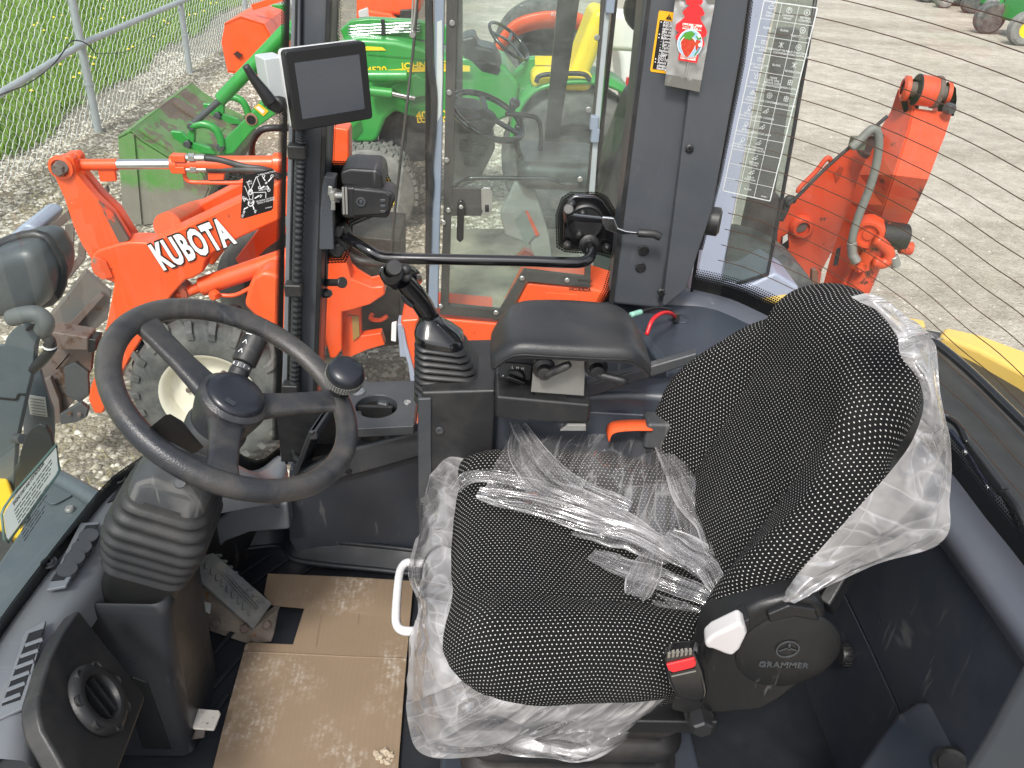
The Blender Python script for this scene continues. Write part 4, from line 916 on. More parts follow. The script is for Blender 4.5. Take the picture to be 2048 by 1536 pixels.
# ------------------------------------------------------------------ corrugated wiring conduit down the pillar, with clips
cnd = thing('wiring_conduit', 'black corrugated wiring conduit clipped down the front pillar', 'conduit', P(590, 900, y=1.62))
cpts = catmull([P(602, 250, y=1.63), P(603, 280, y=1.628), P(598, 420, y=1.628), P(593, 600, y=1.628), P(588, 760, y=1.625), P(581, 860, y=1.62), P(588, 905, y=1.60), P(597, 925, y=1.58)], 60)
tube('hose', cpts, .0095, conduit, cnd, seg=10, straight=True, rfun=lambda t: .0095+.0016*(1 if (int(t*len(cpts))//2) % 2 else -.3))
for (u, v) in ((598, 302), (590, 577), (584, 776)):
    box('clip', P(u-2, v, y=1.625), (.036, .03, .028), blackpl, cnd, .004)
# ------------------------------------------------------------------ window catch block on the pillar
ctc = thing('window_catch', 'black plastic window catch with zinc pins bolted beside the front pillar', 'catch', P(700, 390, y=1.64))
prism('mount_plate', PY([(648, 352), (672, 355), (670, 372), (666, 430), (668, 500), (638, 500), (640, 420), (644, 372)], 1.635), (0, .03, 0), pillar_m, ctc, bevel=.003)
prism('catch_body', PY([(680, 343), (700, 337), (755, 340), (764, 350), (768, 380), (735, 378), (705, 374), (683, 372)], 1.60), (0, .10, 0), blackpl, ctc, bevel=.008)
prism('catch_cover', PY([(684, 374), (735, 376), (772, 381), (786, 385), (791, 398), (780, 425), (776, 437), (765, 437), (730, 436), (690, 438), (682, 430)], 1.585), (0, .06, 0), blackpl, ctc, bevel=.007)
prism('catch_pad', PY([(705, 376), (770, 383), (783, 390), (778, 425), (768, 430), (706, 434)], 1.580), (0, .01, 0), blackpl, ctc, bevel=.005)
lathe('recessed_screw', P(722, 404, y=1.579), (0, -1, 0), [(.010, 0), (.009, .002), (.006, .002), (.005, -.001), (.003, .001), (0, .001)], plastic, ctc, 18)
for k in range(3): prism('grip_slot', PY([(760, 399+11*k), (770, 399+11*k), (772, 402+11*k), (768, 405+11*k), (761, 404+11*k)], 1.578), (0, .003, 0), plastic, ctc, bevel=.001)
cyl('pin', P(668, 391, y=1.615), P(698, 391, y=1.60), .0065, steel, ctc, 14, .001)
cyl('pin_nut', P(668, 391, y=1.618), P(676, 391, y=1.612), .014, steel, ctc, 6)
for (u, v) in ((656, 378), (662, 408)): prism('keeper', PY([(u, v-6), (u+9, v-4), (u+8, v+14), (u-1, v+13)], 1.612), (0, .006, 0), steel, ctc, bevel=.002)
for k in (686, 692): beam('spring_leg', P(k, 374, y=1.583), P(k+2, 428, y=1.583), .004, .004, steel, ctc)
prism('pivot_plate', PY([(660, 460), (688, 452), (700, 470), (696, 500), (678, 512), (660, 508)], 1.66), (0, .03, 0), blackpl, ctc, bevel=.004)
bolt(P(674, 497, y=1.66), (0, -1, 0), .016, .012, blackpl, ctc); bolt(P(676, 462, y=1.66), (0, -1, 0), .012, .010, blackpl, ctc)
# small sliding stop lower down
stp = thing('window_stop', 'small black window stop with spigot on the lower pane edge', 'catch', P(650, 575, y=1.70))
beam('bar', P(649, 505, y=1.70), P(651, 572, y=1.70), .008, .008, blackpl, stp); cyl('spigot', P(650, 565, y=1.70), P(685, 565, y=1.66), .008, blackpl, stp, 14, .001)
cyl('spigot_head', P(682, 565, y=1.664), P(686, 565, y=1.659), .012, blackpl, stp, 16, .001)
lathe('stop_pad', P(652, 578, y=1.69), (0, -.2, -1), [(.004, 0), (.013, .004), (.014, .012), (.009, .018), (0, .02)], blackpl, stp, 18)
# ------------------------------------------------------------------ grab rail across the side window
gr = thing('grab_rail', 'glossy black grab rail spanning the side window', 'grab rail', P(950, 525, y=1.62))
tube('rail', [P(676, 466, y=1.69), P(700, 478, y=1.65), P(730, 497, y=1.61), P(762, 514, y=1.60), P(800, 517, y=1.60), P(900, 519, y=1.60), P(1050, 522, y=1.60), P(1130, 525, y=1.60), P(1165, 524, y=1.605), P(1180, 514, y=1.62), P(1181, 498, y=1.65), P(1178, 488, y=1.69)], .0115, gloss, gr, seg=16, n=8)
lathe('rail_boss', P(1178, 488, y=1.70), (0, -1, .1), [(.022, 0), (.022, .006), (.016, .010), (0, .010)], blackpl, gr, 20)
# far catch with handle
fcx = thing('window_latch', 'black round window latch with lever handle at the rear pane corner', 'latch', P(1170, 450, y=1.72))
prism('base_plate', PY([(1128, 420), (1136, 400), (1150, 392), (1190, 393), (1205, 402), (1232, 440), (1236, 500), (1205, 505), (1138, 492), (1126, 478)], 1.715), (0, .015, 0), gloss, fcx, bevel=.004)
lathe('dial', P(1170, 442, y=1.714), (0, -1, 0), [(.040, 0), (.040, .010), (.036, .013), (.034, .009), (.015, .009), (0, .012)], blackpl, fcx, 40)
for (u, v) in ((1135, 489), (1213, 494), (1165, 425), (1143, 407), (1138, 420), (1158, 467)): lathe('stud', P(u, v, y=1.705), (0, -1, 0), [(.009, 0), (.009, .004), (.0075, .010), (.004, .013), (0, .014)], blackpl, fcx, 14)
cyl('pivot', P(1137, 437, y=1.70), P(1137, 418, y=1.605), .011, blackpl, fcx, 18, .002)
prism('lever_arm', PY([(1130, 428), (1160, 432), (1205, 437), (1206, 447), (1165, 445), (1132, 440)], 1.612), (0, .012, 0), gloss, fcx, bevel=.002)
prism('bright_tongue', PY([(1205, 434), (1228, 436), (1236, 456), (1252, 462), (1285, 466), (1285, 471), (1238, 470), (1212, 460), (1204, 444)], 1.606), (0, .006, 0), chrome, fcx, bevel=.002)
tube('lever_grip', [P(1276, 466, y=1.60), P(1292, 467, y=1.596), P(1308, 468, y=1.596), P(1320, 474, y=1.596)], .0085, blackpl, fcx, seg=10)
# ------------------------------------------------------------------ joystick
js = thing('joystick', 'black joystick with thumb controls on a ribbed rubber boot beside the armrest', 'joystick', V((-.03, 1.43, .65)))
def jr(c, wd, dp, r, tilt=0): return [V(c)+V((a*math.cos(tilt), b, a*math.sin(tilt))) for a, b in rrect(wd, dp, r, 5)]
b0, b1 = P(908, 772, y=1.425), P(880, 676, y=1.43)
rings = [jr(b0, .152, .16, .03), jr(b0+V((0, 0, .012)), .150, .158, .035)]
nb = 8
for k in range(nb):
    for ph, gw in ((0, 0), (.25, .010), (.6, .009), (.85, -.004)):
        t = (k+ph)/nb; c_ = b0.lerp(b1, .08+.92*t); sz = .138-.052*t
        rings.append(jr(c_, sz+gw, sz*1.0+gw, .035*(1-.3*t), -.12*t))
loft('boot', rings, rubber, js, sharp=80)
rings = [jr(b1+V((dx, 0, dz)), wd, dp, rr, -.15) for dx, dz, wd, dp, rr in ((0, -.004, .094, .092, .03), (-.002, .012, .094, .092, .03), (-.004, .016, .088, .086, .03), (-.008, .026, .074, .074, .028), (-.016, .038, .048, .05, .022), (-.020, .046, .04, .042, .018))]
loft('boot_cap', rings, gloss, js, sharp=50)
hb, hm, ht = b1+V((-.018, 0, .040)), P(842, 604, y=1.43), P(806, 562, y=1.41)
rings = []
hp = catmull([hb, P(858, 632, y=1.435), hm, P(822, 580, y=1.42), ht], 5)
for k, c_ in enumerate(hp):
    t = k/(len(hp)-1); d = (hp[min(k+1, len(hp)-1)]-hp[max(k-1, 0)]).normalized(); xa = V((0, 1, 0)); xa = (xa-d*xa.dot(d)).normalized(); ya = d.cross(xa)
    wd = .031+.006*math.sin(t*math.pi)+.004*t; rings.append([c_+xa*a+ya*b for a, b in rrect(wd, wd*.95, wd*.40, 4)])
loft('grip', rings, gloss, js, sharp=80)
jd = (P(765, 528, y=1.395)-ht).normalized(); 
hd_pts = [(753, 550), (758, 534), (772, 524), (798, 526), (820, 533), (833, 546), (835, 564), (825, 578), (806, 585), (784, 580), (766, 570)]
prism('head', [P(u, v, y=1.385+.0006*(u-756)) for u, v in hd_pts], (.008, .045, -.02), gloss, js, bevel=.009, bseg=4)
lathe('thumb_wheel_boot', P(784, 545, y=1.385), (-.1, -.75, .55), [(.020, -.006), (.020, 0), (.016, .003), (.018, .006), (.014, .009), (.0155, .012), (.012, .015), (.012, .018)], rubber, js, 24)
lathe('thumb_cap', P(787, 537, y=1.372), (.25, -.75, .55), [(.009, 0), (.0145, .003), (.0145, .007), (.0125, .010), (0, .010)], blackpl, js, 24)
for (u, v) in ((811, 539), (813, 553)): lathe('button', P(u, v, y=1.395), (0, -.8, .6), [(.0105, 0), (.010, .004), (.006, .008), (0, .009)], blackpl, js, 18)
prism('trigger', PY([(806, 588), (815, 600), (830, 616), (822, 618), (806, 606), (800, 594)], 1.40), (0, .02, 0), blackpl, js, bevel=.004)
# ------------------------------------------------------------------ armrest
ar = thing('armrest', 'padded black armrest on a bare metal bracket beside the joystick', 'armrest', V((.16, 1.32, .7)))
def armsec(s):
    x = .040+.272*s; e = abs(2*s-1)
    droop = .040*max(0, (e-.66)/.34)**1.7; yn, yf = 1.225+.012*e**4, 1.415-.045*e**5-.02*(1-s)*e
    zt = .822-droop-.004*s; th = .034-.006*e**6
    pts = []
    for a, b in ((0, -.6), (0, .0), (.03, .72), (.10, .98), (.3, .96), (.5, .86), (.72, .90), (.9, .86), (.98, .55), (1, 0), (.98, -.7), (.9, -1), (.5, -1), (.1, -1), (.03, -.9)):
        pts.append(V((x, yn+(yf-yn)*a, zt-th/2+b*th/2+.004*a*(1 if b > 0 else .3))))
    return pts
ss = [0, .015, .04, .08, .13, .2, .3, .4, .5, .6, .7, .8, .87, .92, .96, .985, 1]
rings = [armsec(s) for s in ss]
c0 = sum(rings[0], V((0, 0, 0)))/15; rings.insert(0, [c0+(p-c0)*.75+V((-.004, 0, 0)) for p in rings[0]]); c1 = sum(rings[-1], V((0, 0, 0)))/15; rings.append([c1+(p-c1)*.75+V((.004, 0, 0)) for p in rings[-1]])
loft('pad', rings, armpad, ar, sharp=80, sub=1)
seamp = [r[1]+V((0, -.001, -.004)) for r in rings[1:-1]]
tube('pad_seam', seamp, .0014, blackpl, ar, seg=5, straight=True)
prism('bracket_plate', PY([(1068, 722), (1168, 716), (1170, 745), (1168, 792), (1062, 784)], 1.275), (0, .006, 0), bareplate, ar, bevel=.001)
prism('bracket_plate', PY([(1130, 855), (1135, 850), (1172, 850), (1172, 862), (1120, 862)], 1.26), (0, .006, 0), bareplate, ar, bevel=.001)
box('pad_carrier', (.17, 1.32, .778), (.20, .12, .012), blackpl, ar, .002)
box('bracket_upright', (.15, 1.30, .72), (.06, .03, .10), blackpl, ar, .002)
for (u, v, e) in ((1088, 748, (1140, 728)), (1193, 745, (1256, 764))):
    c_ = P(u, v, y=1.262)
    lathe('lever_boss', c_+V((0, .014, .006)), (0, -1, 0), [(.020, 0), (.020, .008), (.013, .012), (.012, .026), (.007, .028), (0, .026)], blackpl, ar, 20)
    tube('clamp_lever', [c_+V((0, -.006, 0)), P(e[0], e[1], y=1.245)], [.008, .0055], blackpl, ar, seg=8)
# wires hanging from the grommet
wr = thing('loose_wires', 'loose red and black wires with a green connector poking from the corner ledge', 'wire', P(1355, 640, z=.67))
tube('red_wire', [P(1352, 636, z=.675), P(1342, 627, y=1.56), P(1325, 626, y=1.52), P(1305, 640, y=1.48), P(1293, 670, y=1.46)], .0042, redwire, wr, seg=8)
tube('black_wire', [P(1350, 630, z=.68), P(1340, 621, y=1.60), P(1322, 616, y=1.58), P(1300, 618, y=1.55), P(1280, 624, y=1.52)], .0035, blackwire, wr, seg=8)
tube('connector', [P(1282, 624, y=1.52), P(1262, 630, y=1.50)], .006, greenconn, wr, seg=8)
box('plug', P(1352, 634, z=.685), (.014, .012, .022), blackpl, wr, .002)
# ------------------------------------------------------------------ operator seat
seat = thing('operator_seat', 'operator seat in black fabric with white dots, torn plastic still on it', 'seat', (.22, 1.1, 0))
YC = 1.105
# cushion: pillow from an outline, height field, rolled edge
cush_out = [(-.025, .235), (-.03, .12), (-.03, 0), (-.03, -.12), (-.022, -.19), (.005, -.235), (.05, -.262), (.12, -.272), (.20, -.268), (.28, -.262), (.35, -.245), (.40, -.215), (.44, -.16), (.455, -.05), (.455, .05), (.44, .16), (.40, .215), (.35, .245), (.28, .268), (.20, .275), (.12, .275), (.05, .268), (0, .255)]
co = catmull([V((a, b, 0)) for a, b in cush_out], 5, True); NC = len(co); cctr = V((.21, 0, 0))
def ctop(x, y):
    z = .503-.03*max(0, 1-abs(y)/.14)*min(1, max(0, (x-.08)/.2)) + .028*math.exp(-((abs(y)-.205)/.06)**2)
    z += -.02*max(0, (x-.25)/.2) - .022*max(0, (.06-x)/.09)**2
    z += .006*noise.noise(V((x*9, y*9, 1.3)))
    # drawn seams where the bolsters meet the middle
    z -= .010*math.exp(-((abs(y)-.135-.05*x)/.012)**2)*min(1, max(0, (x-.1)/.12))
    return z
NR = 22; cv = []; cu = []; cf = []
tz = .11
for j in range(NR+10):
    for i in range(NC):
        o_ = co[i]; d = o_-cctr
        if j <= NR:
            r = (j/NR); r = 1-(1-r)**1.25; p = cctr+d*r*.985; e = max(0, (r-.80)/.20); z = ctop(p.x, p.y)-.030*e**2.6*1.2; q = p; uvp = (p.x, p.y)
        else:
            k = (j-NR)/9; dn = d.normalized(); bul = .012*math.sin(min(1, k*1.3)*math.pi); e = 1
            p = cctr+d*.985+dn*(bul-.03*max(0, k-.5)); z0 = ctop((cctr+d*.985).x, (cctr+d*.985).y)-.036; z = z0-tz*k; uvp = (p.x+dn.x*tz*k*1.0, p.y+dn.y*tz*k*1.0)
        cv.append(V((p.x, YC+p.y, z))); cu.append((uvp[0], uvp[1]))
TOT = NR+10
cf = [(j*NC+i, j*NC+(i+1) % NC, (j+1)*NC+(i+1) % NC, (j+1)*NC+i) for j in range(1, TOT-1) for i in range(NC)]
ci = len(cv); cv.append(V((cctr.x, YC, ctop(cctr.x, 0)))); cu.append((cctr.x, 0)); cf += [(ci, NC+i, NC+(i+1) % NC) for i in range(NC)]
def arcuv(vs_, N, rows, ctr3, c2, outl):
    uvs = []
    prev = [ctr3]*N; acc = [0.0]*N
    for j in range(rows):
        for i in range(N):
            p = vs_[j*N+i]; acc[i] += (p-prev[i]).length if j else 0.0; prev[i] = p
            d = (outl[i]-c2); L0 = d.length; d = d/L0; uvs.append((c2.x+d.x*acc[i], c2.y+d.y*acc[i]))
    uvs.append((c2.x, c2.y)); return uvs
cu = arcuv(cv, NC, TOT, cv[-1], cctr, co)
mesh('cushion', cv, cf, fab, seat, smooth=True, uvs=cu)
prism('cushion_pan', [V((a*.93+.015, YC+b*.93, .37)) for a, b in cush_out], (0, 0, -.05), seatblack, seat, bevel=.01)
# backrest: outline in (lateral, height along recline), front surface with side wings
REC = math.radians(17); BO = V((.385, YC, .425)); BU = V((math.sin(REC), 0, math.cos(REC))); BF = V((-math.cos(REC), 0, math.sin(REC)))
bk_out = [(0, -.035), (.10, -.03), (.17, -.01), (.215, .04), (.245, .11), (.262, .19), (.268, .27), (.262, .34), (.245, .395), (.218, .432), (.196, .452), (.19, .475), (.186, .50), (.168, .53), (.13, .555), (.08, .568), (0, .573)]
bk_out = bk_out+[(-a, b) for a, b in bk_out[-2:0:-1]]
bo_ = catmull([V((a, b, 0)) for a, b in bk_out], 4, True); NB = len(bo_); bctr = V((0, .26, 0))
def bfront(y, t):
    a = abs(y); wing = .088*math.exp(-((t-.17)/.18)**2)+.03
    f = wing*(max(0, a-.09)/.175)**1.7
    f += .016*math.exp(-((t-.16)/.10)**2)*max(0, 1-(a/.14)**2)       # lumbar swell
    f += .012*math.exp(-((t-.50)/.07)**2)
    f -= .012*math.exp(-((a-.125-.03*t)/.014)**2)*max(0, 1-abs(t-.2)/.26)
    f += .004*noise.noise(V((y*10, t*10, 4)))
    return f
bv = []; bu = []; NRB = 24; TH = .085
for j in range(NRB+12):
    for i in range(NB):
        o_ = bo_[i]; d = o_-bctr
        if j <= NRB:
            r = j/NRB; r = 1-(1-r)**1.3; p = bctr+d*r*.975; e = max(0, (r-.84)/.16); f = bfront(p.x, p.y)-.028*e**2.4; uvp = (p.x+.35*math.copysign(max(0, abs(p.x)-.1)**1.5, p.x), p.y)
        else:
            k = (j-NRB)/11; dn = d.normalized(); a = k*math.pi/2; p = bctr+d*.975+dn*.014*math.sin(min(1, k*1.2)*math.pi)-dn*.03*max(0, k-.6)
            pe = bctr+d*.975; f = bfront(pe.x, pe.y)-.028-TH*k; uvp = (pe.x*1.05+dn.x*TH*k, pe.y+dn.y*TH*k)
        bv.append(BO+V((0, p.x, 0))+BU*p.y+BF*f); bu.append((uvp[0], uvp[1]))
TB = NRB+12
bf_ = [(j*NB+i, j*NB+(i+1) % NB, (j+1)*NB+(i+1) % NB, (j+1)*NB+i) for j in range(1, TB-1) for i in range(NB)]
ci = len(bv); bv.append(BO+BU*bctr.y+BF*bfront(0, bctr.y)); bu.append((0, bctr.y)); bf_ += [(ci, NB+i, NB+(i+1) % NB) for i in range(NB)]
bu = arcuv(bv, NB, TB, bv[-1], bctr, bo_)
mesh('backrest', bv, bf_, fab, seat, smooth=True, uvs=bu)
# plastic shell behind
sv = [[BO+V((0, p.x*k, 0))+BU*(bctr.y+(p.y-bctr.y)*k)+BF*(bfront(p.x, p.y)*g_-off) for p in bo_] for k, g_, off in ((.96, 1, .095), (.94, .8, .115), (.80, .5, .135), (.5, .2, .14))]
loft('back_shell', sv, seatblack, seat)
# recliner housing on the near side, with moulded mark, and the frame below
RY = .80
rc = P(1555, 1300, y=RY)
hs_pts = [(1420, 1285), (1470, 1240), (1520, 1212), (1580, 1192), (1630, 1197), (1652, 1215), (1658, 1262), (1655, 1310), (1640, 1340), (1612, 1365), (1585, 1385), (1560, 1405), (1520, 1425), (1440, 1432), (1385, 1430), (1395, 1370), (1410, 1320)]
hsg = prism('recliner_cover', PY(hs_pts, RY), (0, .07, 0), seatblack, seat, bevel=.012, bseg=4)
lathe('cover_disc', P(1575, 1300, y=RY+.001), (0, -1, 0), [(.074, 0), (.073, .003), (.066, .0065), (.03, .0085), (0, .009)], seatblack, hsg, 48)
dpt = P(1575, 1298, y=RY-.0085)
lathe('emblem_ring', dpt, (0, -1, 0), [(.0165, 0), (.0165, .0016), (.0145, .0016), (.0143, 0)], plastic, hsg, 32)
lines_mesh('emblem_bar', [(dpt+V((0, -.001, .012)), dpt+V((.002, -.001, -.002)))], .003, (0, -1, 0), plastic, hsg)
lines_mesh('emblem_wing', [(dpt+V((-.012, -.001, -.004)), dpt+V((.0, -.001, .003)))], .0022, (0, -1, 0), plastic, hsg)
lines_mesh('emblem_wing', [(dpt+V((.0, -.001, .003)), dpt+V((.013, -.001, -.002)))], .0022, (0, -1, 0), plastic, hsg)
textm('emblem_text', 'GRAMMER', P(1567, 1330, y=RY-.0086), (1, 0, -.02), (0, 0, 1), .0135, plastic, hsg, ext=.0012, align='CENTER', bold=.0003, sx=1.15)
prism('cover_flap', PY([(1535, 1230), (1578, 1212), (1632, 1220), (1640, 1243), (1590, 1234), (1540, 1246)], RY-.008), (0, .02, 0), seatblack, hsg, bevel=.003)
beam('back_arm', P(1650, 1215, y=.86), P(1700, 1130, y=.90), .02, .06, seatblack, seat, bevel=.004)
# white recline lever
lv = [(1409, 1287), (1425, 1272), (1480, 1246), (1490, 1255), (1495, 1268), (1480, 1300), (1465, 1314), (1450, 1310), (1425, 1300), (1412, 1298)]
prism('recline_lever', PY(lv, .765), (.004, .028, 0), levwhite, seat, bevel=.007, bseg=4)
prism('lever_stem', PY([(1478, 1250), (1500, 1238), (1502, 1255), (1490, 1270)], .775), (0, .03, 0), seatblack, seat, bevel=.003)
# buckle
bk = [(1325, 1318), (1332, 1306), (1385, 1300), (1394, 1308), (1408, 1345), (1414, 1385), (1410, 1402), (1385, 1406), (1352, 1398), (1338, 1370)]
bkl = prism('belt_buckle', PY(bk, .745), (.012, .028, -.01), gloss, seat, bevel=.006, bseg=3)
prism('release_button', PY([(1332, 1330), (1388, 1317), (1392, 1327), (1391, 1332), (1386, 1336), (1346, 1346), (1341, 1343), (1337, 1342)], .742), (.002, .006, 0), redbtn, bkl, bevel=.0015)
for k in range(6):
    u = 1335+8.6*k; prism('buckle_slot', PY([(u, 1317-1.2*k), (u+5, 1315-1.2*k), (u+6, 1305-1.2*k+(2 if k in (0, 5) else 0)), (u+1, 1307-1.2*k+(3 if k == 0 else 0))], .7425), (0, .004, 0), surf('buckle_slot_dust%d' % k, (.2, .18, .15), .7) if k == 0 else bpy.data.materials['buckle_slot_dust0'], bkl)
lines_mesh('buckle_lip', [(P(1343, 1353, y=.742), P(1392, 1342, y=.742))], .003, (0, -1, 0), bareplate, bkl)
cyl('anchor_bolt', P(1395, 1420, y=.80), P(1395, 1420, y=.80)+V((.0, -.036, 0)), .017, rubber, seat, 6, .003)
cyl('anchor_washer', P(1395, 1420, y=.805), P(1395, 1420, y=.805)+V((0, -.014, 0)), .021, seatblack, seat, 24)
prism('buckle_strap', PY([(1350, 1395), (1400, 1400), (1410, 1425), (1385, 1430), (1345, 1420)], .79), (0, .006, 0), seatblack, seat, bevel=.002)
# belt on the far side: orange webbing round a retractor
rt = V((.335, 1.395, .43))
box('belt_retractor', P(1312, 860, y=1.33), (.05, .05, .06), plastic, seat, .008)
wb = [P(1212, 862, y=1.33), P(1216, 850, y=1.33), P(1228, 843, y=1.33), P(1260, 840, y=1.33), P(1298, 840, y=1.33)]
wbp = catmull(wb, 5)
grid('belt_webbing', lambda s, t: wbp[round(s*(len(wbp)-1))]+V((.003*t, -.030*t, -.004*t)), len(wbp)-1, 2, webbing, seat, solid=.002)
# suspension bellows and base
def srr(z, g_): return [V((.20+a, 1.10+b, z)) for a, b in rrect(.36+g_, .40+g_, .05, 5)]
rings = []
for k in range(25):
    t = k/24; z = .10+.21*t; rings.append(srr(z, .03*abs(math.sin(t*math.pi*3))))
loft('suspension_bellows', rings, surf('suspension_rubber', (.011, .011, .012), .42, dirt=(.12, .105, .09), dirtamt=.3, dscale=10), seat, sharp=80)
prism('seat_rail', [V((.0, .86, .31)), V((.42, .86, .31)), V((.42, 1.34, .31)), V((.0, 1.34, .31))], (0, 0, .03), seatblack, seat, bevel=.004)
prism('pedestal', [V((-.03, .80, 0)), V((.45, .80, 0)), V((.45, 1.36, 0)), V((-.03, 1.36, 0))], (0, 0, .10), navy, seat, bevel=.01)
# white slide bar in front
sb = [P(826, 1126, z=.27), P(812, 1126, z=.27), P(801, 1140, z=.265), P(796, 1170, z=.265), P(792, 1225, z=.265), P(794, 1250, z=.265), P(806, 1261, z=.27), P(830, 1263, z=.275), P(880, 1266, z=.30)]
tube('slide_bar', [P(850, 1127, z=.27)]+sb[:-1], .0085, whitepl, seat, seg=14, n=8)
# ------------------------------------------------------------------ torn polythene cover
pf = thing('plastic_seat_cover', 'torn clear plastic cover bunched around and over the dotted seat', 'plastic cover', (.15, 1.1, .3))
def rn(p, sc, seed): return 1-abs(noise.noise(V(p)*sc+V((seed, seed*1.7, 0))))*2
def strip_film(name, top, bot, nu, nv, amp=.012, sag=.02, nrm=V((-.6, -.3, .7)), seed=0, milk=.25, freq=22, stretch=(1, 1, 1), mid=None):
    """film hung between two polylines, pleated across"""
    T = catmull(top, 12); B = catmull(bot, 12); M = catmull(mid, 12) if mid else None
    def at(c, s): k = s*(len(c)-1); i = min(int(k), len(c)-2); return c[i].lerp(c[i+1], k-i)
    nrm = nrm.normalized(); mk = []
    def f(s, t):
        a, b = at(T, s), at(B, s)
        if M:
            m_ = at(M, s); p = a*(1-t)**2+m_*2*t*(1-t)+b*t*t
        else: p = a.lerp(b, t)
        q = V((p.x*stretch[0], p.y*stretch[1], p.z*stretch[2]))
        L = s*len(top)*.08
        pl = rn((L*1.0, t*.10, seed), freq, seed)*.55+rn((L*.6+t*.12, t*.25, seed+3), freq*.7, seed+1)*.45+.5*rn(q, 24, seed+2)*.3
        env = math.sin(math.pi*min(1, t*1.15+.05))**.5 if t < .95 else .75
        mk.append(max(0, min(.6, milk+.12*max(0, pl-.35)+.08*noise.noise(q*14))))
        return p+nrm*(amp*pl*env+sag*math.sin(math.pi*t))
    o = grid(name, f, nu, nv, filmm, pf)
    at_ = o.data.attributes.new('milk', 'FLOAT', 'POINT')
    # grid() visits rows t then s in the same order as verts
    at_.data.foreach_set('value', mk); return o
# skirt along the front (left in the photo) of the cushion, from the far corner round to the near side
top = [P(1040, 862, z=.50), P(985, 898, z=.50), P(945, 935, z=.49), P(918, 985, z=.485), P(908, 1060, z=.48), P(905, 1140, z=.475), P(910, 1220, z=.47), P(925, 1290, z=.455), P(955, 1345, z=.44)]
mid_ = [P(1000, 862, z=.50), P(945, 880, z=.50), P(895, 915, z=.49), P(880, 985, z=.48), P(868, 1060, z=.46), P(862, 1140, z=.45), P(862, 1220, z=.43), P(868, 1330, z=.40), P(890, 1420, z=.36)]
bot = [P(1020, 866, z=.44), P(955, 878, z=.43), P(880, 910, z=.41), P(852, 965, z=.40), P(840, 1060, z=.36), P(820, 1145, z=.34), P(842, 1215, z=.35), P(824, 1290, z=.30), P(818, 1400, z=.27)]
strip_film('front_skirt', top, bot, 150, 26, amp=.013, sag=.018, seed=1, milk=.46, mid=mid_, freq=13)
top2 = [P(915, 1235, z=.47), P(940, 1315, z=.45), P(985, 1372, z=.43), P(1040, 1398, z=.42), P(1130, 1402, z=.42), P(1230, 1394, z=.42), P(1320, 1378, z=.42), P(1362, 1366, z=.42)]
bot2 = [P(832, 1240, z=.32), P(817, 1350, z=.27), P(818, 1445, z=.24), P(850, 1508, z=.22), P(960, 1512, z=.22), P(1080, 1490, z=.22), P(1190, 1518, z=.22), P(1330, 1412, z=.27)]
mid2 = [P(860, 1235, z=.43), P(868, 1345, z=.40), P(900, 1430, z=.36), P(960, 1465, z=.34), P(1060, 1462, z=.33), P(1150, 1455, z=.33), P(1260, 1445, z=.33), P(1345, 1395, z=.36)]
strip_film('near_skirt', top2, bot2, 150, 30, amp=.014, sag=.01, seed=4, milk=.44, freq=13, mid=mid2, nrm=V((-.2, -.6, .6)))
# second layer hanging lower on the near side: a turned-up hem
h1 = [P(925, 1290, z=.40), P(960, 1380, z=.36), P(1020, 1450, z=.30), P(1100, 1490, z=.27), P(1170, 1492, z=.27), P(1260, 1440, z=.30), P(1345, 1370, z=.38)]
h2 = [P(860, 1330, z=.33), P(890, 1440, z=.27), P(985, 1500, z=.23), P(1095, 1515, z=.22), P(1185, 1518, z=.22), P(1290, 1450, z=.26), P(1378, 1398, z=.33)]
strip_film('near_hem', h1, h2, 110, 14, amp=.010, sag=.012, seed=9, milk=.42, freq=12, nrm=V((-.2, -.7, .5)))
# sheet over the far and rear part of the cushion
a1 = [P(1035, 850, z=.535), P(1110, 868, z=.54), P(1200, 862, z=.55), P(1290, 862, z=.55), P(1335, 900, z=.55), P(1385, 985, z=.55)]
a2 = [P(960, 995, z=.525), P(1040, 1005, z=.52), P(1130, 1045, z=.515), P(1230, 1080, z=.51), P(1330, 1120, z=.51), P(1420, 1180, z=.50)]
strip_film('top_sheet', a1, a2, 130, 60, amp=.009, sag=.004, nrm=V((0, 0, 1)), seed=12, milk=.06, freq=8)
# drawn-out folded ribbons across it
def ribbon(name, pts, wd, seed, milk=.30, lift=.0, zs=.53, fold=.6):
    c = catmull([P(u, v, z=zs+dz) for u, v, dz in pts], 10); N = len(c); mk = []
    def f(s, t):
        k = s*(N-1); i = min(int(k), N-2); p = c[i].lerp(c[i+1], k-i); d = (c[i+1]-c[i]).normalized(); sd_ = V((0, 0, 1)).cross(d).normalized()
        w_ = wd*(.55+.45*math.sin(math.pi*min(1, max(.02, s)))**.6)
        a = (t-.5); n1 = rn((s*.5+t*.6, t*.8, seed), 5, seed); mk.append(max(0, min(.75, milk*(.30+.45*max(0, n1))+(.35 if t < .05 or t > .95 else 0))))
        return p+sd_*a*w_+V((0, 0, 1))*(fold*w_*.45*abs(math.sin(t*math.pi*2.0+seed))*(.6+.5*noise.noise(V((s*4, seed, 0))))+.005*n1+lift)
    o = grid(name, f, 60, 16, filmm, pf, uv=lambda s, t: (t*.7+seed, s*.8)); at_ = o.data.attributes.new('milk', 'FLOAT', 'POINT'); at_.data.foreach_set('value', mk); return o
ribbon('torn_strip', [(1040, 868, .02), (1042, 920, .02), (1085, 975, .015), (1150, 1005, .01), (1240, 1045, .005), (1310, 1090, 0)], .055, 1)
ribbon('torn_strip', [(955, 992, .012), (1010, 1005, .01), (1090, 1025, .008), (1180, 1050, .006), (1270, 1075, .005), (1370, 1130, 0)], .06, 2)
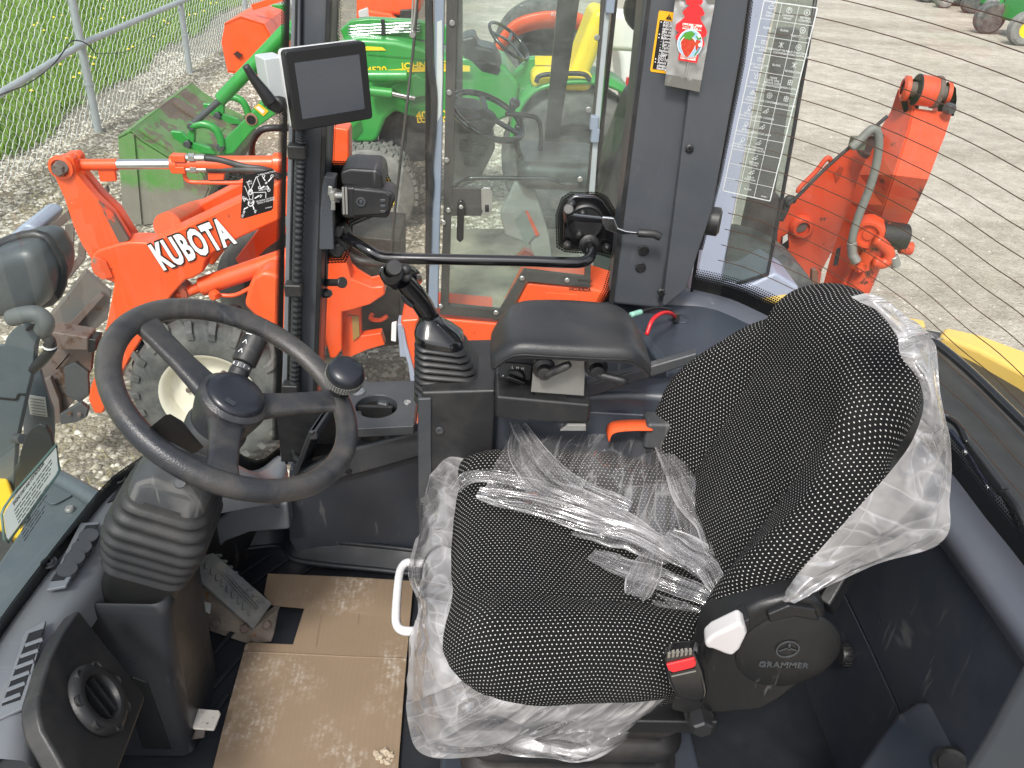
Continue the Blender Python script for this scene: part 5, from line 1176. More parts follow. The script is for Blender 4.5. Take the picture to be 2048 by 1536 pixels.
ribbon('torn_strip', [(905, 985, .01), (945, 955, .015), (1020, 962, .012), (1100, 985, .01), (1190, 1018, .01), (1290, 1065, .006)], .035, 3, milk=.35)
ribbon('torn_strip', [(1150, 1060, .0), (1215, 1075, .004), (1270, 1090, .005), (1340, 1125, .005)], .07, 4, milk=.22, zs=.515)
ribbon('torn_strip', [(1180, 1115, 0), (1235, 1140, .004), (1300, 1160, .01), (1380, 1190, .01), (1440, 1215, .01)], .05, 5, milk=.3, zs=.51)
ribbon('torn_strip', [(1268, 1198, .03), (1285, 1160, .035), (1305, 1110, .03)], .05, 6, milk=.3, zs=.51)
ribbon('torn_strip', [(1330, 900, .02), (1365, 960, .02), (1385, 1010, .01), (1425, 1060, .01), (1440, 1120, .01)], .075, 7, milk=.28, zs=.53)
ribbon('torn_strip', [(1300, 1200, 0), (1345, 1230, .005), (1395, 1250, .005), (1425, 1300, -.01)], .05, 8, milk=.25, zs=.495)
ribbon('torn_strip', [(1330, 1075, .02), (1365, 1100, .02), (1420, 1140, .02), (1445, 1190, .01)], .07, 10, milk=.3, zs=.515)
ribbon('torn_strip', [(1030, 845, .02), (1060, 895, .02), (1120, 960, .015), (1200, 1000, .01), (1260, 1020, .01)], .045, 11, milk=.3, zs=.54)
# sheet down the near flank of the backrest
b1_ = [P(1735, 600, y=.93), P(1790, 665, y=.89), P(1800, 710, y=.86), P(1838, 765, y=.84), P(1842, 830, y=.83), P(1800, 915, y=.82), P(1700, 1030, y=.82), P(1600, 1140, y=.82), P(1560, 1195, y=.81)]
b2_ = [P(1790, 615, y=.96), P(1835, 660, y=.92), P(1868, 690, y=.89), P(1880, 790, y=.84), P(1898, 890, y=.83), P(1896, 990, y=.83), P(1880, 1083, y=.82), P(1740, 1130, y=.82), P(1605, 1192, y=.81)]
strip_film('flank_sheet', b1_, b2_, 150, 30, amp=.012, sag=.012, nrm=V((-.2, -.8, .3)), seed=20, milk=.44, freq=12)
b3_ = [P(1700, 598, y=1.0), P(1760, 630, y=.95), P(1800, 690, y=.88)]
b4_ = [P(1800, 640, y=1.0), P(1835, 672, y=.95), P(1886, 686, y=.90)]
strip_film('shoulder_sheet', b3_, b4_, 60, 20, amp=.014, sag=.02, nrm=V((-.2, -.5, .8)), seed=24, milk=.5, freq=12)
# ------------------------------------------------------------------ orange backhoe loader parked alongside
KY = 3.50     # near face of its loader arm
kub = thing('backhoe_loader', 'orange backhoe loader with glazed cab, KUBOTA lettering on its front loader arm', 'backhoe loader', (0, 4.3, GROUND))
arm_px = [(180, 527), (184, 510), (196, 500), (235, 488), (258, 484), (280, 484), (299, 486), (400, 438), (480, 400), (560, 362), (615, 345), (615, 412), (560, 440), (480, 476), (424, 508), (412, 522), (405, 545), (388, 556), (370, 562), (345, 590), (318, 628), (293, 664), (262, 715), (240, 754), (222, 795), (205, 828), (188, 828), (176, 800), (180, 775), (192, 745), (203, 690), (214, 640), (222, 600), (228, 566), (208, 560), (188, 548)]
arm = prism('loader_arm', PY(arm_px, KY), (0, .12, 0), orange, kub, bevel=.012, bseg=3)
# raised weld plate at the pivot and paint-worn spot
prism('pivot_plate', PY([(181, 530), (188, 512), (212, 524), (226, 555), (205, 560), (188, 548)], KY-.012), (0, .02, 0), surf('pivot_worn_paint', (.62, .08, .02), .5, wear=(.18, .17, .13), wearamt=1.0, wscale=7), arm, bevel=.003)
# lettering: white letters on a dark outline
lo, le = P(312, 519, y=KY-.004), P(462, 462, y=KY-.004)
lx_ = (le-lo).normalized(); ly_ = V((0, 1, 0)).cross(lx_); ly_ = ly_ if ly_.z > 0 else -ly_
def letters(name, dy, bold, mat):
    o = textm(name, 'KUBOTA', lo+lx_*.006+V((0, dy, 0)), lx_, ly_, .168, mat, arm, ext=.0015, bold=bold, spacing=1.12)
    w_ = max((V(v.co)-lo).dot(lx_) for v in o.data.vertices); k = (le-lo).length/w_
    for v in o.data.vertices:
        r = V(v.co)-lo; v.co = V(v.co)+lx_*r.dot(lx_)*(k-1)
letters('lettering_outline', -.001, .0135, black_print); letters('lettering', -.005, .0065, white_print)
# bell-crank lever, with paint worn off its rear edge
lev = [(101, 338), (106, 322), (118, 313), (138, 311), (147, 318), (152, 346), (190, 393), (223, 424), (258, 480), (235, 495), (200, 512), (182, 520), (163, 490), (146, 453), (129, 400), (110, 357)]
lv_ = prism('bell_crank', PY(lev, KY+.02), (0, .05, 0), orange, kub, bevel=.008)
prism('bell_crank', PY([(u+14, v-6) for u, v in lev], KY+.15), (0, .05, 0), orange, kub, bevel=.008)
prism('worn_edge', PY([(196, 402), (223, 424), (240, 450), (258, 480), (240, 490), (224, 458), (206, 424)], KY+.012), (0, .02, 0), surf('worn_edge_steel', (.13, .09, .07), .6, wear=(.6, .07, .02), wearamt=.7, wscale=10), lv_, bevel=.002)
cyl('crank_pin', P(123, 334, y=KY-.01), P(123, 334, y=KY+.26), .028, rust, kub, 24, .004)
lathe('crank_boss', P(123, 334, y=KY+.018), (0, -1, 0), [(.050, 0), (.050, .012), (.036, .016), (.034, .006), (0, .006)], orange, kub, 32)
bolt(P(118, 338, y=KY-.0), (0, -1, 0), .03, .02, rust, kub, hexa=True)
# bucket cylinder: eye, rod sleeve, chrome rod, barrel
def K(u, v, d=0): return P(u, v, y=KY+.08+d)
cyl('rod_sleeve', K(140, 330), K(236, 329), .024, orange, kub, 24, .003)
cyl('cylinder_rod', K(235, 329), K(346, 328), .0215, chrome, kub, 24)
bar = cyl('cylinder_barrel', K(344, 328), K(575, 327), .033, orange, kub, 28, .006)
cyl('barrel_gland', K(343, 328), K(358, 328), .040, orange, kub, 28, .004)
cyl('barrel_end', K(548, 327), K(572, 327), .045, orange, kub, 28, .006)
prism('stop_tab', PY([(195, 340), (229, 340), (232, 363), (200, 364)], KY+.07), (0, .02, 0), orange, kub, bevel=.003)
for (u0, v0, u1, v1) in ((352, 315, 372, 315), (352, 338, 376, 338)):
    box('port_block', K(u0+6, v0, -.02), (.06, .04, .03), orange, kub, .004)
    cyl('hose_fitting', K(u1-4, v1, -.02), K(u1+38, v1, -.02), .014, steel, kub, 8, .002)
    cyl('fitting_nut', K(u1+6, v1, -.02), K(u1+18, v1, -.02), .019, steel, kub, 6)
tube('hydraulic_hose', [K(410, 316, -.02), K(440, 320, -.02), K(490, 333, -.03), K(530, 338, -.03), K(575, 352, -.02)], .014, hose_m, kub, seg=8)
tube('hydraulic_hose', [K(414, 338, -.02), K(450, 339, -.02), K(500, 340, -.04), K(540, 345, -.04), K(580, 372, -.02)], .014, hose_m, kub, seg=8)
tube('guard_tube', [K(368, 345, -.01), K(372, 358, -.01), K(384, 364, -.01), K(420, 365, -.01), K(480, 365, -.01), K(520, 358, -.01)], .009, orange, kub, seg=8)
prism('stop_tab', PY([(415, 346), (448, 346), (447, 360), (416, 361)], KY+.06), (0, .02, 0), orange, kub, bevel=.003)
tube('hydraulic_hose', [P(503, 318, y=4.1), P(505, 285, y=4.0), P(520, 262, y=3.95), P(545, 256, y=3.95), P(585, 256, y=4.0)], .016, hose_m, kub, seg=8)
# lift cylinder below the arm
cyl('lift_barrel', K(402, 574, -.02), K(600, 506, .0), .044, orange, kub, 28, .006)
cyl('lift_rod', K(350, 592, -.02), K(404, 573, -.02), .024, orange, kub, 20)
lathe('lift_eye', P(354, 590, y=KY+.02), (0, 1, 0), [(.02, 0), (.045, 0), (.045, .09), (.02, .09)], surf('greasy_eye', (.3, .05, .02), .6, wear=(.05, .04, .035), wearamt=.9), kub, 24)
tube('guard_tube', [K(430, 590, -.06), K(470, 590, -.06), K(510, 572, -.06), K(560, 560, -.06)], .010, orange, kub, seg=8)
bolt(K(432, 588, -.075), (-.4, -1, 0), .025, .03, orange, kub, hexa=True)
# slanting brace plates behind
prism('brace_plate', PY([(470, 520), (520, 455), (560, 430), (570, 470), (530, 500), (490, 545)], KY+.25), (0, .05, 0), orange, kub, bevel=.006)
prism('loader_arm', PY([(u+95, v-78) for u, v in [(222, 560), (240, 520), (280, 494), (299, 490), (400, 438), (520, 385), (520, 430), (424, 508), (370, 560), (330, 610)]], KY+.75), (0, .12, 0), orange, kub, bevel=.01)
cyl('cross_tube', P(335, 452, y=KY+.1), P(390, 425, y=KY+.8), .06, orange, kub, 20)
# loader upright and frame seen beside the pillar
prism('loader_post', PY([(600, 255), (655, 252), (698, 258), (698, 340), (690, 520), (660, 520), (610, 420)], 4.0), (0, .12, 0), orange, kub, bevel=.012)
prism('loader_post', PY([(652, 505), (690, 510), (703, 558), (745, 575), (768, 572), (770, 590), (740, 610), (700, 622), (684, 625), (684, 700), (672, 716), (660, 718), (640, 640), (600, 560), (600, 500)], 3.72), (0, .10, 0), orange, kub, bevel=.010)
prism('loader_frame', PY([(684, 612), (720, 594), (722, 672), (762, 666), (770, 690), (735, 700), (700, 715), (684, 712)], 3.80), (0, .06, 0), orange, kub, bevel=.006)
prism('gusset', PY([(700, 525), (706, 556), (745, 572), (782, 548), (742, 556), (716, 540)], 3.80), (0, .02, 0), orange, kub, bevel=.003)
prism('name_plate', PY([(704, 632), (717, 632), (719, 672), (706, 682)], 3.79), (0, .005, 0), surf('brass_tag', (.35, .2, .04), .6, dirt=(.2, .15, .08), dirtamt=.7), kub)
prism('engine_block', PY([(690, 470), (800, 480), (800, 690), (740, 700), (690, 700)], 4.15), (0, .4, 0), surf('greasy_engine_black', (.03, .03, .028), .6, dirt=(.16, .14, .11), dirtamt=.5), kub, bevel=.01)
tube('hydraulic_hose', [P(690, 505, y=3.9), P(715, 520, y=3.85), P(745, 525, y=3.85), P(790, 530, y=3.9)], .02, hose_m, kub, seg=8)
tube('hydraulic_hose', [P(700, 480, y=3.95), P(725, 500, y=3.9), P(760, 508, y=3.9), P(800, 510, y=3.9)], .018, hose_m, kub, seg=8)
tube('grapple_hook', [P(745, 627, y=3.9), P(742, 637, y=3.88), P(760, 640, y=3.86), P(775, 632, y=3.86)], .012, orange, kub, seg=8)
prism('side_box', PY([(486, 612), (495, 575), (503, 556), (522, 543), (545, 546), (562, 555), (575, 600), (575, 720), (545, 690), (515, 640)], KY-.1), (.03, .28, .0), orange, kub, bevel=.025, bseg=4)
prism('hood', PY([(600, 560), (640, 540), (680, 545), (690, 640), (650, 700), (600, 690)], 4.0), (0, .6, 0), orange, kub, bevel=.02)
# front wheel: tyre with bar lugs, cream rim
wc = P(418, 800, y=KY-.06); RT = .40; TW = .30
wheel = lathe('front_wheel', wc, (0, 1, 0), [(.235, .02), (.30, .004), (.355, .016), (.378, .045), (.382, .10), (.382, TW-.1), (.378, TW-.045), (.355, TW-.016), (.30, TW-.004), (.235, TW-.02)], tyre, kub, 64)
for k in range(22):
    a = 2*math.pi*k/22
    for side in (0, 1):
        aa = a+(math.pi/22 if side else 0)
        vs_ = []
        for (w_, da, r1, r2) in ((.0, -.02, .325, .365), (.045, .0, .372, .405), (.16, .20, .376, .407)):
            for dd, rr in ((-.055, r1), (.055, r1), (.045, r2), (-.045, r2)):
                y_ = w_ if not side else TW-w_; g_ = aa+da+dd; vs_.append(wc+V((math.cos(g_)*rr, y_, math.sin(g_)*rr)))
        mesh('tread_lug', vs_, [(0, 1, 2, 3), (0, 4, 5, 1), (1, 5, 6, 2), (2, 6, 7, 3), (3, 7, 4, 0), (4, 8, 9, 5), (5, 9, 10, 6), (6, 10, 11, 7), (7, 11, 8, 4), (8, 11, 10, 9)], tyre, wheel, bevel=.004)
lathe('rim', wc+V((0, .012, 0)), (0, 1, 0), [(.24, 0), (.228, .004), (.215, .02), (.205, .07), (.17, .085), (.09, .07), (.085, .03), (.06, .02), (0, .02)], rimwhite, wheel, 48)
for k in range(6):
    a = k*math.pi/3; bolt(wc+V((math.cos(a)*.12, .085, math.sin(a)*.12)), (0, -1, 0), .014, .014, rust, wheel, hexa=True)
lathe('front_wheel', wc+V((.12, 1.15, .02)), (0, 1, 0), [(.23, .02), (.30, .0), (.36, .02), (.40, .05), (.40, .25), (.36, .28), (.23, .28), (0, .28)], tyre, kub, 48)
lathe('tail_wheel', P(1430, 700, y=3.9), (0, 1, 0), [(.3, .02), (.45, .0), (.55, .02), (.6, .05), (.6, .3), (.55, .33), (.3, .33), (0, .3)], tyre, kub, 48)
# rusty rock bucket on its front
def beamp(name, a, b, y0, y1, wd, th, mat=rust): return beam(name, P(*a, y=y0), P(*b, y=y1), wd, th, mat, kub, bevel=.006)
dksteel2 = surf('weathered_dark_steel', (.10, .105, .105), .5, dirt=(.17, .12, .08), dirtamt=.6, dscale=5, wear=(.09, .05, .03), wearamt=.3)
prism('bucket_top_bar', PY([(135, 421), (142, 437), (112, 462), (78, 493), (60, 490), (96, 456)], KY+.42), (0, .03, 0), rust, kub, bevel=.003)
prism('bucket_bar', PY([(95, 476), (117, 460), (115, 500), (108, 560), (92, 562)], KY+.34), (0, .012, 0), dksteel2, kub, bevel=.002)
prism('bucket_bar', PY([(130, 450), (149, 446), (146, 500), (140, 552), (121, 546), (125, 500)], KY+.34), (0, .012, 0), dksteel2, kub, bevel=.002)
prism('bucket_bar', PY([(157, 486), (172, 480), (170, 516), (155, 513)], KY+.36), (0, .012, 0), dksteel2, kub, bevel=.002)
prism('bucket_bar', PY([(178, 440), (197, 420), (216, 385), (212, 372), (190, 392)], KY+.6), (0, .03, 0), dksteel2, kub, bevel=.003)
prism('bucket_rear_bar', PY([(156, 512), (170, 518), (140, 556), (108, 580), (108, 558), (128, 544)], KY+.28), (0, .03, 0), rust, kub, bevel=.003)
prism('bucket_floor', PY([(170, 545), (222, 590), (215, 640), (150, 690), (90, 700), (95, 640), (130, 600)], KY+.26), (0, .02, .02), dksteel2, kub, bevel=.004)
prism('bucket_floor_rib', PY([(200, 585), (208, 592), (140, 668), (100, 700), (95, 690)], KY+.22), (0, .02, 0), rust, kub, bevel=.003)
prism('bucket_side', PY([(80, 720), (180, 668), (186, 690), (182, 740), (150, 800), (120, 835), (82, 800)], KY+.05), (0, .03, 0), rust, kub, bevel=.004)
prism('bucket_side', PY([(128, 735), (150, 725), (176, 745), (178, 790), (160, 806), (130, 790)], KY+.03), (0, .02, 0), darksteel, kub, bevel=.004)
prism('bucket_lip', PY([(95, 662), (176, 675), (176, 702), (95, 700)], KY-.05), (0, .1, 0), rust, kub, bevel=.01)
prism('bucket_shank', PY([(176, 678), (192, 680), (190, 704), (175, 706)], KY-.04), (0, .08, 0), black_st, kub, bevel=.004)
beamp('bucket_rib', (112, 738), (138, 708), KY+.03, KY+.03, .012, .012)
prism('bucket_plate', PY([(60, 770), (100, 755), (118, 800), (122, 845), (70, 860)], KY+.0), (0, .03, 0), rust, kub, bevel=.004)
prism('bucket_skid', PY([(118, 830), (160, 806), (176, 818), (172, 836), (150, 846), (120, 850)], KY-.02), (0, .03, 0), darksteel, kub, bevel=.006)
for (u, v) in ((140, 826), (160, 828)): bolt(P(u, v, y=KY-.02), (0, -1, 0), .012, .012, rust, kub)
prism('bucket_guard', PY([(8, 480), (45, 448), (62, 450), (78, 462), (60, 490), (8, 498)], KY+.3), (0, .3, 0), surf('pale_blue_steel', (.25, .30, .40), .4, dirt=(.4, .4, .38), dirtamt=.4), kub, bevel=.02)
# ---- its cab
CY = 3.62
cabp = prism('cab_post', PY([(850, -60), (866, -60), (866, 0), (868, 300), (862, 620), (880, 640), (852, 640), (850, 300)], CY), (0, .05, 0), gloss, kub, bevel=.006)
prism('cab_post', PY([(868, -60), (892, -60), (889, 0), (884, 300), (878, 520), (876, 618), (856, 618), (862, 420), (868, 200)], CY-.02), (0, .05, 0), bluegrey, kub, bevel=.006)
prism('paint_chip', PY([(874, 44), (884, 40), (885, 160), (882, 230), (875, 244), (868, 232), (873, 160)], CY-.022), (0, .002, 0), surf('bare_pale_metal', (.5, .53, .52), .5), cabp)
tube('door_seal', [P(u, v, y=CY-.03) for u, v in ((858, -60), (857, 0), (860, 120), (868, 190), (866, 260), (860, 330), (862, 370), (858, 420), (856, 520))], .014, rubber, kub, seg=8)
door = prism('door_frame', PY([(894, -60), (916, -60), (914, 0), (908, 250), (902, 450), (897, 612), (1000, 622), (1048, 542), (1170, 556), (1172, 420), (1200, 60), (1206, -60), (1222, -60), (1214, 60), (1186, 430), (1180, 575), (1052, 562), (1012, 640), (880, 628), (886, 450), (890, 250), (893, 0)], CY), (0, .035, 0), frame_dark, kub)
for (u, v) in ((904, 46), (898, 185), (893, 320), (887, 445), (881, 612), (992, 625), (1044, 556), (1134, 560), (1194, 75), (1177, 219), (1160, 358), (897, 420)): bolt(P(u, v, y=CY-.001), (0, -1, 0), .012, .008, steel, door)
prism('hinge_strip', PY([(1216, -60), (1226, -60), (1222, 0), (1196, 290), (1188, 410), (1176, 410), (1188, 260), (1212, 0)], CY-.01), (0, .03, 0), surf('worn_hinge_grey', (.34, .38, .40), .5, dirt=(.3, .28, .25), dirtamt=.4), kub, bevel=.003)
for (u, v) in ((1188, 245), (1190, 270), (1220, 10)): box('hinge_knuckle', P(u, v, y=CY-.015), (.035, .035, .06), bluegrey, kub, .006)
prism('cab_post', PY([(1228, -60), (1248, -60), (1236, 0), (1204, 300), (1186, 420), (1182, 400), (1198, 280), (1226, 0)], CY), (0, .06, 0), gloss, kub, bevel=.004)
mesh('door_glass', PY([(914, -60), (1204, -60), (1198, 60), (1170, 420), (1168, 558), (1048, 546), (1000, 622), (897, 614), (908, 250)], CY+.02), [tuple(range(9))], glass_kub, kub)
mesh('side_glass', PY([(1240, -60), (1420, -60), (1330, 420), (1186, 430)], CY+.03), [(0, 1, 2, 3)], glass_side, kub)
wsg = mesh('windscreen_pane', PY([(834, -60), (856, -60), (852, 200), (852, 560), (778, 560), (796, 420), (816, 260), (832, 60)], CY+.01), [tuple(range(8))], glass_brown, kub)
tube('pane_edge', PY([(838, -60), (830, 60), (815, 200), (800, 330), (788, 440), (780, 560)], CY), .006, frame_dark, kub, seg=6)
tube('wiper_arm', PY([(835, -40), (828, 40), (822, 72)], CY-.05), .004, steel, kub, seg=6); tube('wiper_arm', PY([(828, -40), (824, 40), (822, 72)], CY-.05), .004, steel, kub, seg=6)
bolt(P(826, 68, y=CY-.05), (0, -1, 0), .014, .02, steel, kub)
# latch, pull handle
hb_ = prism('latch_plate', PY([(962, 380), (968, 375), (980, 376), (985, 385), (984, 420), (978, 432), (968, 430), (963, 418)], CY-.01), (0, .01, 0), steel, kub, bevel=.003)
prism('latch_hole', PY([(970, 410), (978, 410), (978, 424), (970, 424)], CY-.013), (0, .004, 0), black_st, kub)
prism('latch_panel', PY([(905, 376), (985, 378), (962, 432), (903, 432)], CY), (0, .012, 0), frame_dark, kub, bevel=.002)
prism('pull_handle', PY([(915, 404), (922, 401), (929, 405), (927, 480), (920, 486), (913, 480)], CY-.03), (0, .025, 0), gloss, kub, bevel=.006)
bolt(P(922, 414, y=CY-.03), (0, -1, 0), .010, .006, steel, kub)
# lower body
prism('lower_body', PY([(800, 640), (870, 636), (1012, 648), (1055, 566), (1190, 578), (1215, 585), (1260, 600), (1260, 860), (1000, 860), (835, 860), (826, 740), (812, 690)], CY+.01), (0, .3, 0), orange, kub, bevel=.015)
prism('access_panel', PY([(1089, 590), (1094, 585), (1155, 589), (1158, 594), (1156, 606), (1088, 602)], CY+.005), (0, .01, 0), orange, kub, bevel=.003)
prism('body_edge', PY([(806, 650), (814, 690), (828, 740), (836, 800), (826, 800), (816, 730), (804, 690)], CY), (0, .3, 0), lavender, kub, bevel=.006)
prism('step_bracket', PY([(794, 648), (826, 650), (830, 715), (800, 715)], CY+.03), (0, .1, 0), lavender, kub, bevel=.006)
prism('reflector', PY([(783, 648), (793, 645), (792, 684), (782, 682)], CY+.02), (0, .02, 0), whitepl, kub, bevel=.003)
# cab interior
prism('cab_floor', [P(880, 640, y=CY+.04), P(1190, 640, y=CY+.04), P(1190, 640, y=CY+.04)+V((0, 1.2, 0)), P(880, 640, y=CY+.04)+V((0, 1.2, 0))], (0, 0, -.02), surf('dusty_cab_floor', (.20, .20, .17), .9, dirt=(.42, .38, .28), dirtamt=.9, dscale=5), kub)
kw = lathe_c = P(975, 232, y=4.15)
kwn = V((.35, -.25, .9)).normalized()
def kring(c, n_, R_, r_, mat, name, parent):
    xa = V((0, 1, 0)); xa = (xa-n_*xa.dot(n_)).normalized(); ya = n_.cross(xa)
    pts = [c+(xa*math.cos(2*math.pi*k/40)+ya*math.sin(2*math.pi*k/40))*R_ for k in range(40)]
    return tube(name, pts, r_, mat, parent, seg=8, straight=True, closed=True), xa, ya
_, xa, ya = kring(kw, kwn, .185, .016, gloss, 'steering_rim', kub)
for a in (0.3, 2.4, 4.5): beam('steering_spoke', kw, kw+(xa*math.cos(a)+ya*math.sin(a))*.18, .03, .012, gloss, kub, up=kwn)
lathe('steering_hub', kw-kwn*.03, kwn, [(.05, 0), (.055, .03), (.04, .045), (0, .05)], blackpl, kub, 24)
lathe('steering_knob', kw+xa*.14+ya*-.11, kwn, [(.015, 0), (.02, .03), (.03, .05), (.025, .065), (0, .07)], gloss, kub, 16)
prism('cab_dash', PY([(905, 215), (955, 220), (985, 260), (990, 300), (960, 360), (920, 380), (903, 380)], 4.25), (0, .25, 0), surf('dark_dash', (.05, .052, .05), .6, dirt=(.16, .15, .13), dirtamt=.5), kub, bevel=.02)
for k, (u, v) in enumerate(((928, 252), (945, 275), (930, 290), (958, 300), (940, 320))): box('dash_switch', P(u, v, y=4.235), (.06, .03, .05), blackpl, kub, .006)
tube('grab_bar', PY([(1010, 228), (1045, 230), (1075, 238), (1082, 270), (1078, 330)], 4.25), .012, gloss, kub, seg=8)
tube('grab_bar', PY([(905, 376), (925, 360), (960, 356), (1040, 357), (1100, 358), (1125, 368)], 3.9), .012, gloss, kub, seg=8)
tube('lever', PY([(1035, 250), (1036, 300), (1060, 345), (1075, 355)], 4.2), .014, gloss, kub, seg=8)
def cush(name, c, sx, sy, sz, mat, parent, rot=None):
    return box(name, c, (sx, sy, sz), mat, parent, min(sx, sy, sz)*.42, rot, 4)
cush('driver_seat', P(1115, 330, y=4.25), .42, .46, .14, seatvinyl, kub); cush('driver_seat_back', P(1245, 300, y=4.3), .14, .46, .60, seatvinyl, kub, Matrix.Rotation(.25, 3, 'Y'))
prism('pale_panel', PY([(1000, 430), (1030, 365), (1070, 380), (1098, 470), (1110, 560), (1085, 560), (1060, 490), (1010, 470)], 4.1), (0, .05, 0), greyplastic, kub, bevel=.01)
prism('decal', PY([(1030, 440), (1050, 422), (1072, 470), (1052, 492)], 4.09), (0, .004, 0), surf('grey_decal', (.22, .25, .23), .5), kub); prism('decal_stripe', PY([(1050, 422), (1056, 422), (1079, 470), (1072, 472)], 4.088), (0, .004, 0), orange, kub)
prism('floor_ramp', PY([(1000, 550), (1050, 500), (1070, 510), (1040, 600)], 4.3), (0, .05, 0), orange, kub)
prism('fender_panel', PY([(1186, 430), (1240, 300), (1300, 300), (1260, 600), (1190, 590)], 4.25), (0, .05, 0), surf('smoked_grey_trim', (.10, .12, .11), .5), kub)
# ---- rear corner of its cab beyond the rear side pillar
prism('rear_post', PY([(1498, -60), (1570, -60), (1540, 60), (1510, 200), (1470, 420), (1440, 575), (1392, 565), (1420, 420), (1462, 180)], CY+.02), (0, .12, 0), lavender, kub, bevel=.012)
mesh('rear_quarter_glass', PY([(1570, -60), (1640, -60), (1612, 120), (1560, 420), (1535, 548), (1440, 578), (1470, 420), (1510, 200)], CY+.04), [tuple(range(8))], glass_dark, kub)
tube('glass_edge', PY([(1640, -60), (1612, 120), (1560, 420), (1535, 548), (1440, 578)], CY+.035), .009, rubber, kub, seg=6, straight=True)
prism('rear_inner_post', PY([(1560, 60), (1600, 60), (1545, 420), (1525, 520), (1480, 540), (1500, 420)], 4.5), (0, .08, 0), frame_dark, kub)
prism('rear_inner_post', PY([(1506, 395), (1560, 395), (1550, 545), (1470, 560)], 4.2), (0, .1, 0), surf('dark_maroon_trim', (.06, .025, .025), .5), kub)
prism('rear_fender', PY([(1395, 560), (1500, 570), (1552, 545), (1600, 575), (1590, 640), (1400, 640)], CY+.02), (0, .5, 0), lavender, kub, bevel=.02)
for u in (1575, 1632): prism('valve_lever', PY([(u-8, 540), (u+2, 538), (u+10, 590), (u-10, 590)], 4.0), (0, .03, 0), surf('brown_lever%d' % u, (.16, .08, .05), .5), kub, bevel=.004)
cyl('rear_lamp', P(1300, 12, y=4.1), P(1290, 20, y=4.0), .10, gloss, kub, 24, .01)
# ---- backhoe
BY = 4.15; bx_ = V((.155, -.03, 0))
boomp = [(1541, 448), (1575, 412), (1612, 372), (1650, 330), (1690, 302), (1716, 284), (1738, 266), (1756, 275), (1760, 300), (1742, 345), (1715, 400), (1698, 440), (1668, 470), (1640, 505), (1618, 545), (1610, 600), (1536, 600), (1536, 500)]
boom = prism('backhoe_boom', PY(boomp, BY+.48), (.10, .05, .0), orange_b, kub, bevel=.012)
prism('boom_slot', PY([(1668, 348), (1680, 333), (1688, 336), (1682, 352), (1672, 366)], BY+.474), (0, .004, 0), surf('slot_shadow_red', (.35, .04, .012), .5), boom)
lathe('boom_pin', P(1601, 452, y=BY+.48), (0, -1, 0), [(.07, 0), (.07, .03), (.055, .05), (.04, .05), (.038, .03), (0, .03)], orange_b, kub, 28)
lathe('boom_pin_core', P(1601, 452, y=BY+.45), (0, -1, 0), [(.036, 0), (.036, .008), (0, .008)], rust, kub, 20)
prism('warning_label', PY([(1563, 475), (1577, 465), (1578, 495), (1562, 512)], BY+.46), (0, .004, 0), black_st, kub)
prism('warning_label', PY([(1566, 474), (1575, 468), (1576, 480), (1565, 488)], BY+.455), (0, .004, 0), paperlabel, kub)
# the dipper is a bent box: two side plates and a folded face that leans back above the knee and under below it
fe = [(1822, 200, .26), (1828, 218, .24), (1818, 262, .15), (1806, 300, .06), (1790, 350, -.05), (1770, 410, .06), (1756, 450, .14), (1742, 478, .19), (1726, 520, .24), (1700, 600, .32)]
le_ = [(1799, 178, .34), (1785, 223, .42), (1762, 262, .40), (1748, 290, .36), (1722, 350, .30), (1704, 404, .30), (1690, 440, .32), (1668, 495, .36), (1655, 540, .40), (1640, 600, .44)]
fpt = [P(u, v, y=BY+d) for u, v, d in fe]; lpt = [P(u, v, y=BY+d) for u, v, d in le_]; n = len(fpt)
mesh('dipper_plate', lpt+fpt, [(i, i+1, n+i+1, n+i) for i in range(n-1)], orange_b, kub, solid=.02)
wdv = V((.185, -.02, -.01))
mesh('dipper_face', fpt[1:8]+[p+wdv*(1.02-.05*i) for i, p in enumerate(fpt[1:8])], [(i, i+1, 7+i+1, 7+i) for i in range(6)], orange_b, kub, solid=.014)
mesh('dipper_plate', [p+wdv*(1.04-.05*i) for i, p in enumerate(fpt[:8])]+[p+wdv*(1.04-.05*i)+V((.03, .22, .0)) for i, p in enumerate(fpt[:8])], [(i, i+1, 8+i+1, 8+i) for i in range(7)], orange_b, kub, solid=.02)
for d_, nm in ((V((0, 0, 0)), 'dipper_ear'), (wdv*1.0, 'dipper_ear')):
    prism(nm, [P(u, v, y=BY+.27)+d_ for u, v in ((1798, 190), (1801, 172), (1810, 158), (1822, 157), (1831, 166), (1833, 190), (1828, 222), (1806, 225))], (.024, 0, 0), orange_b, kub, bevel=.006)
bx_ = wdv
tp = P(1816, 177, y=BY+.25); cyl('dipper_pin', tp-bx_*.06, tp+bx_*1.12, .036, rust, kub, 20, .004); cyl('dipper_bush', tp+bx_*.22, tp+bx_*.80, .075, orange_b, kub, 28, .006); cyl('bush_wear_ring', tp+bx_*.70, tp+bx_*.84, .080, rust, kub, 24, .004); cyl('bush_wear_ring', tp+bx_*.19, tp+bx_*.26, .078, black_st, kub, 24, .004)
lathe('pin_boss', tp, (-1, .19, 0), [(.062, 0), (.062, .02), (.045, .03), (.03, .02), (0, .02)], orange_b, kub, 24); lathe('pin_boss', tp+bx_*1.02, (1, -.19, 0), [(.055, 0), (.055, .02), (0, .025)], orange_b, kub, 24)
bolt(tp+bx_*1.05+V((.0, -.05, -.06)), (.3, -1, 0), .03, .04, plastic, kub)
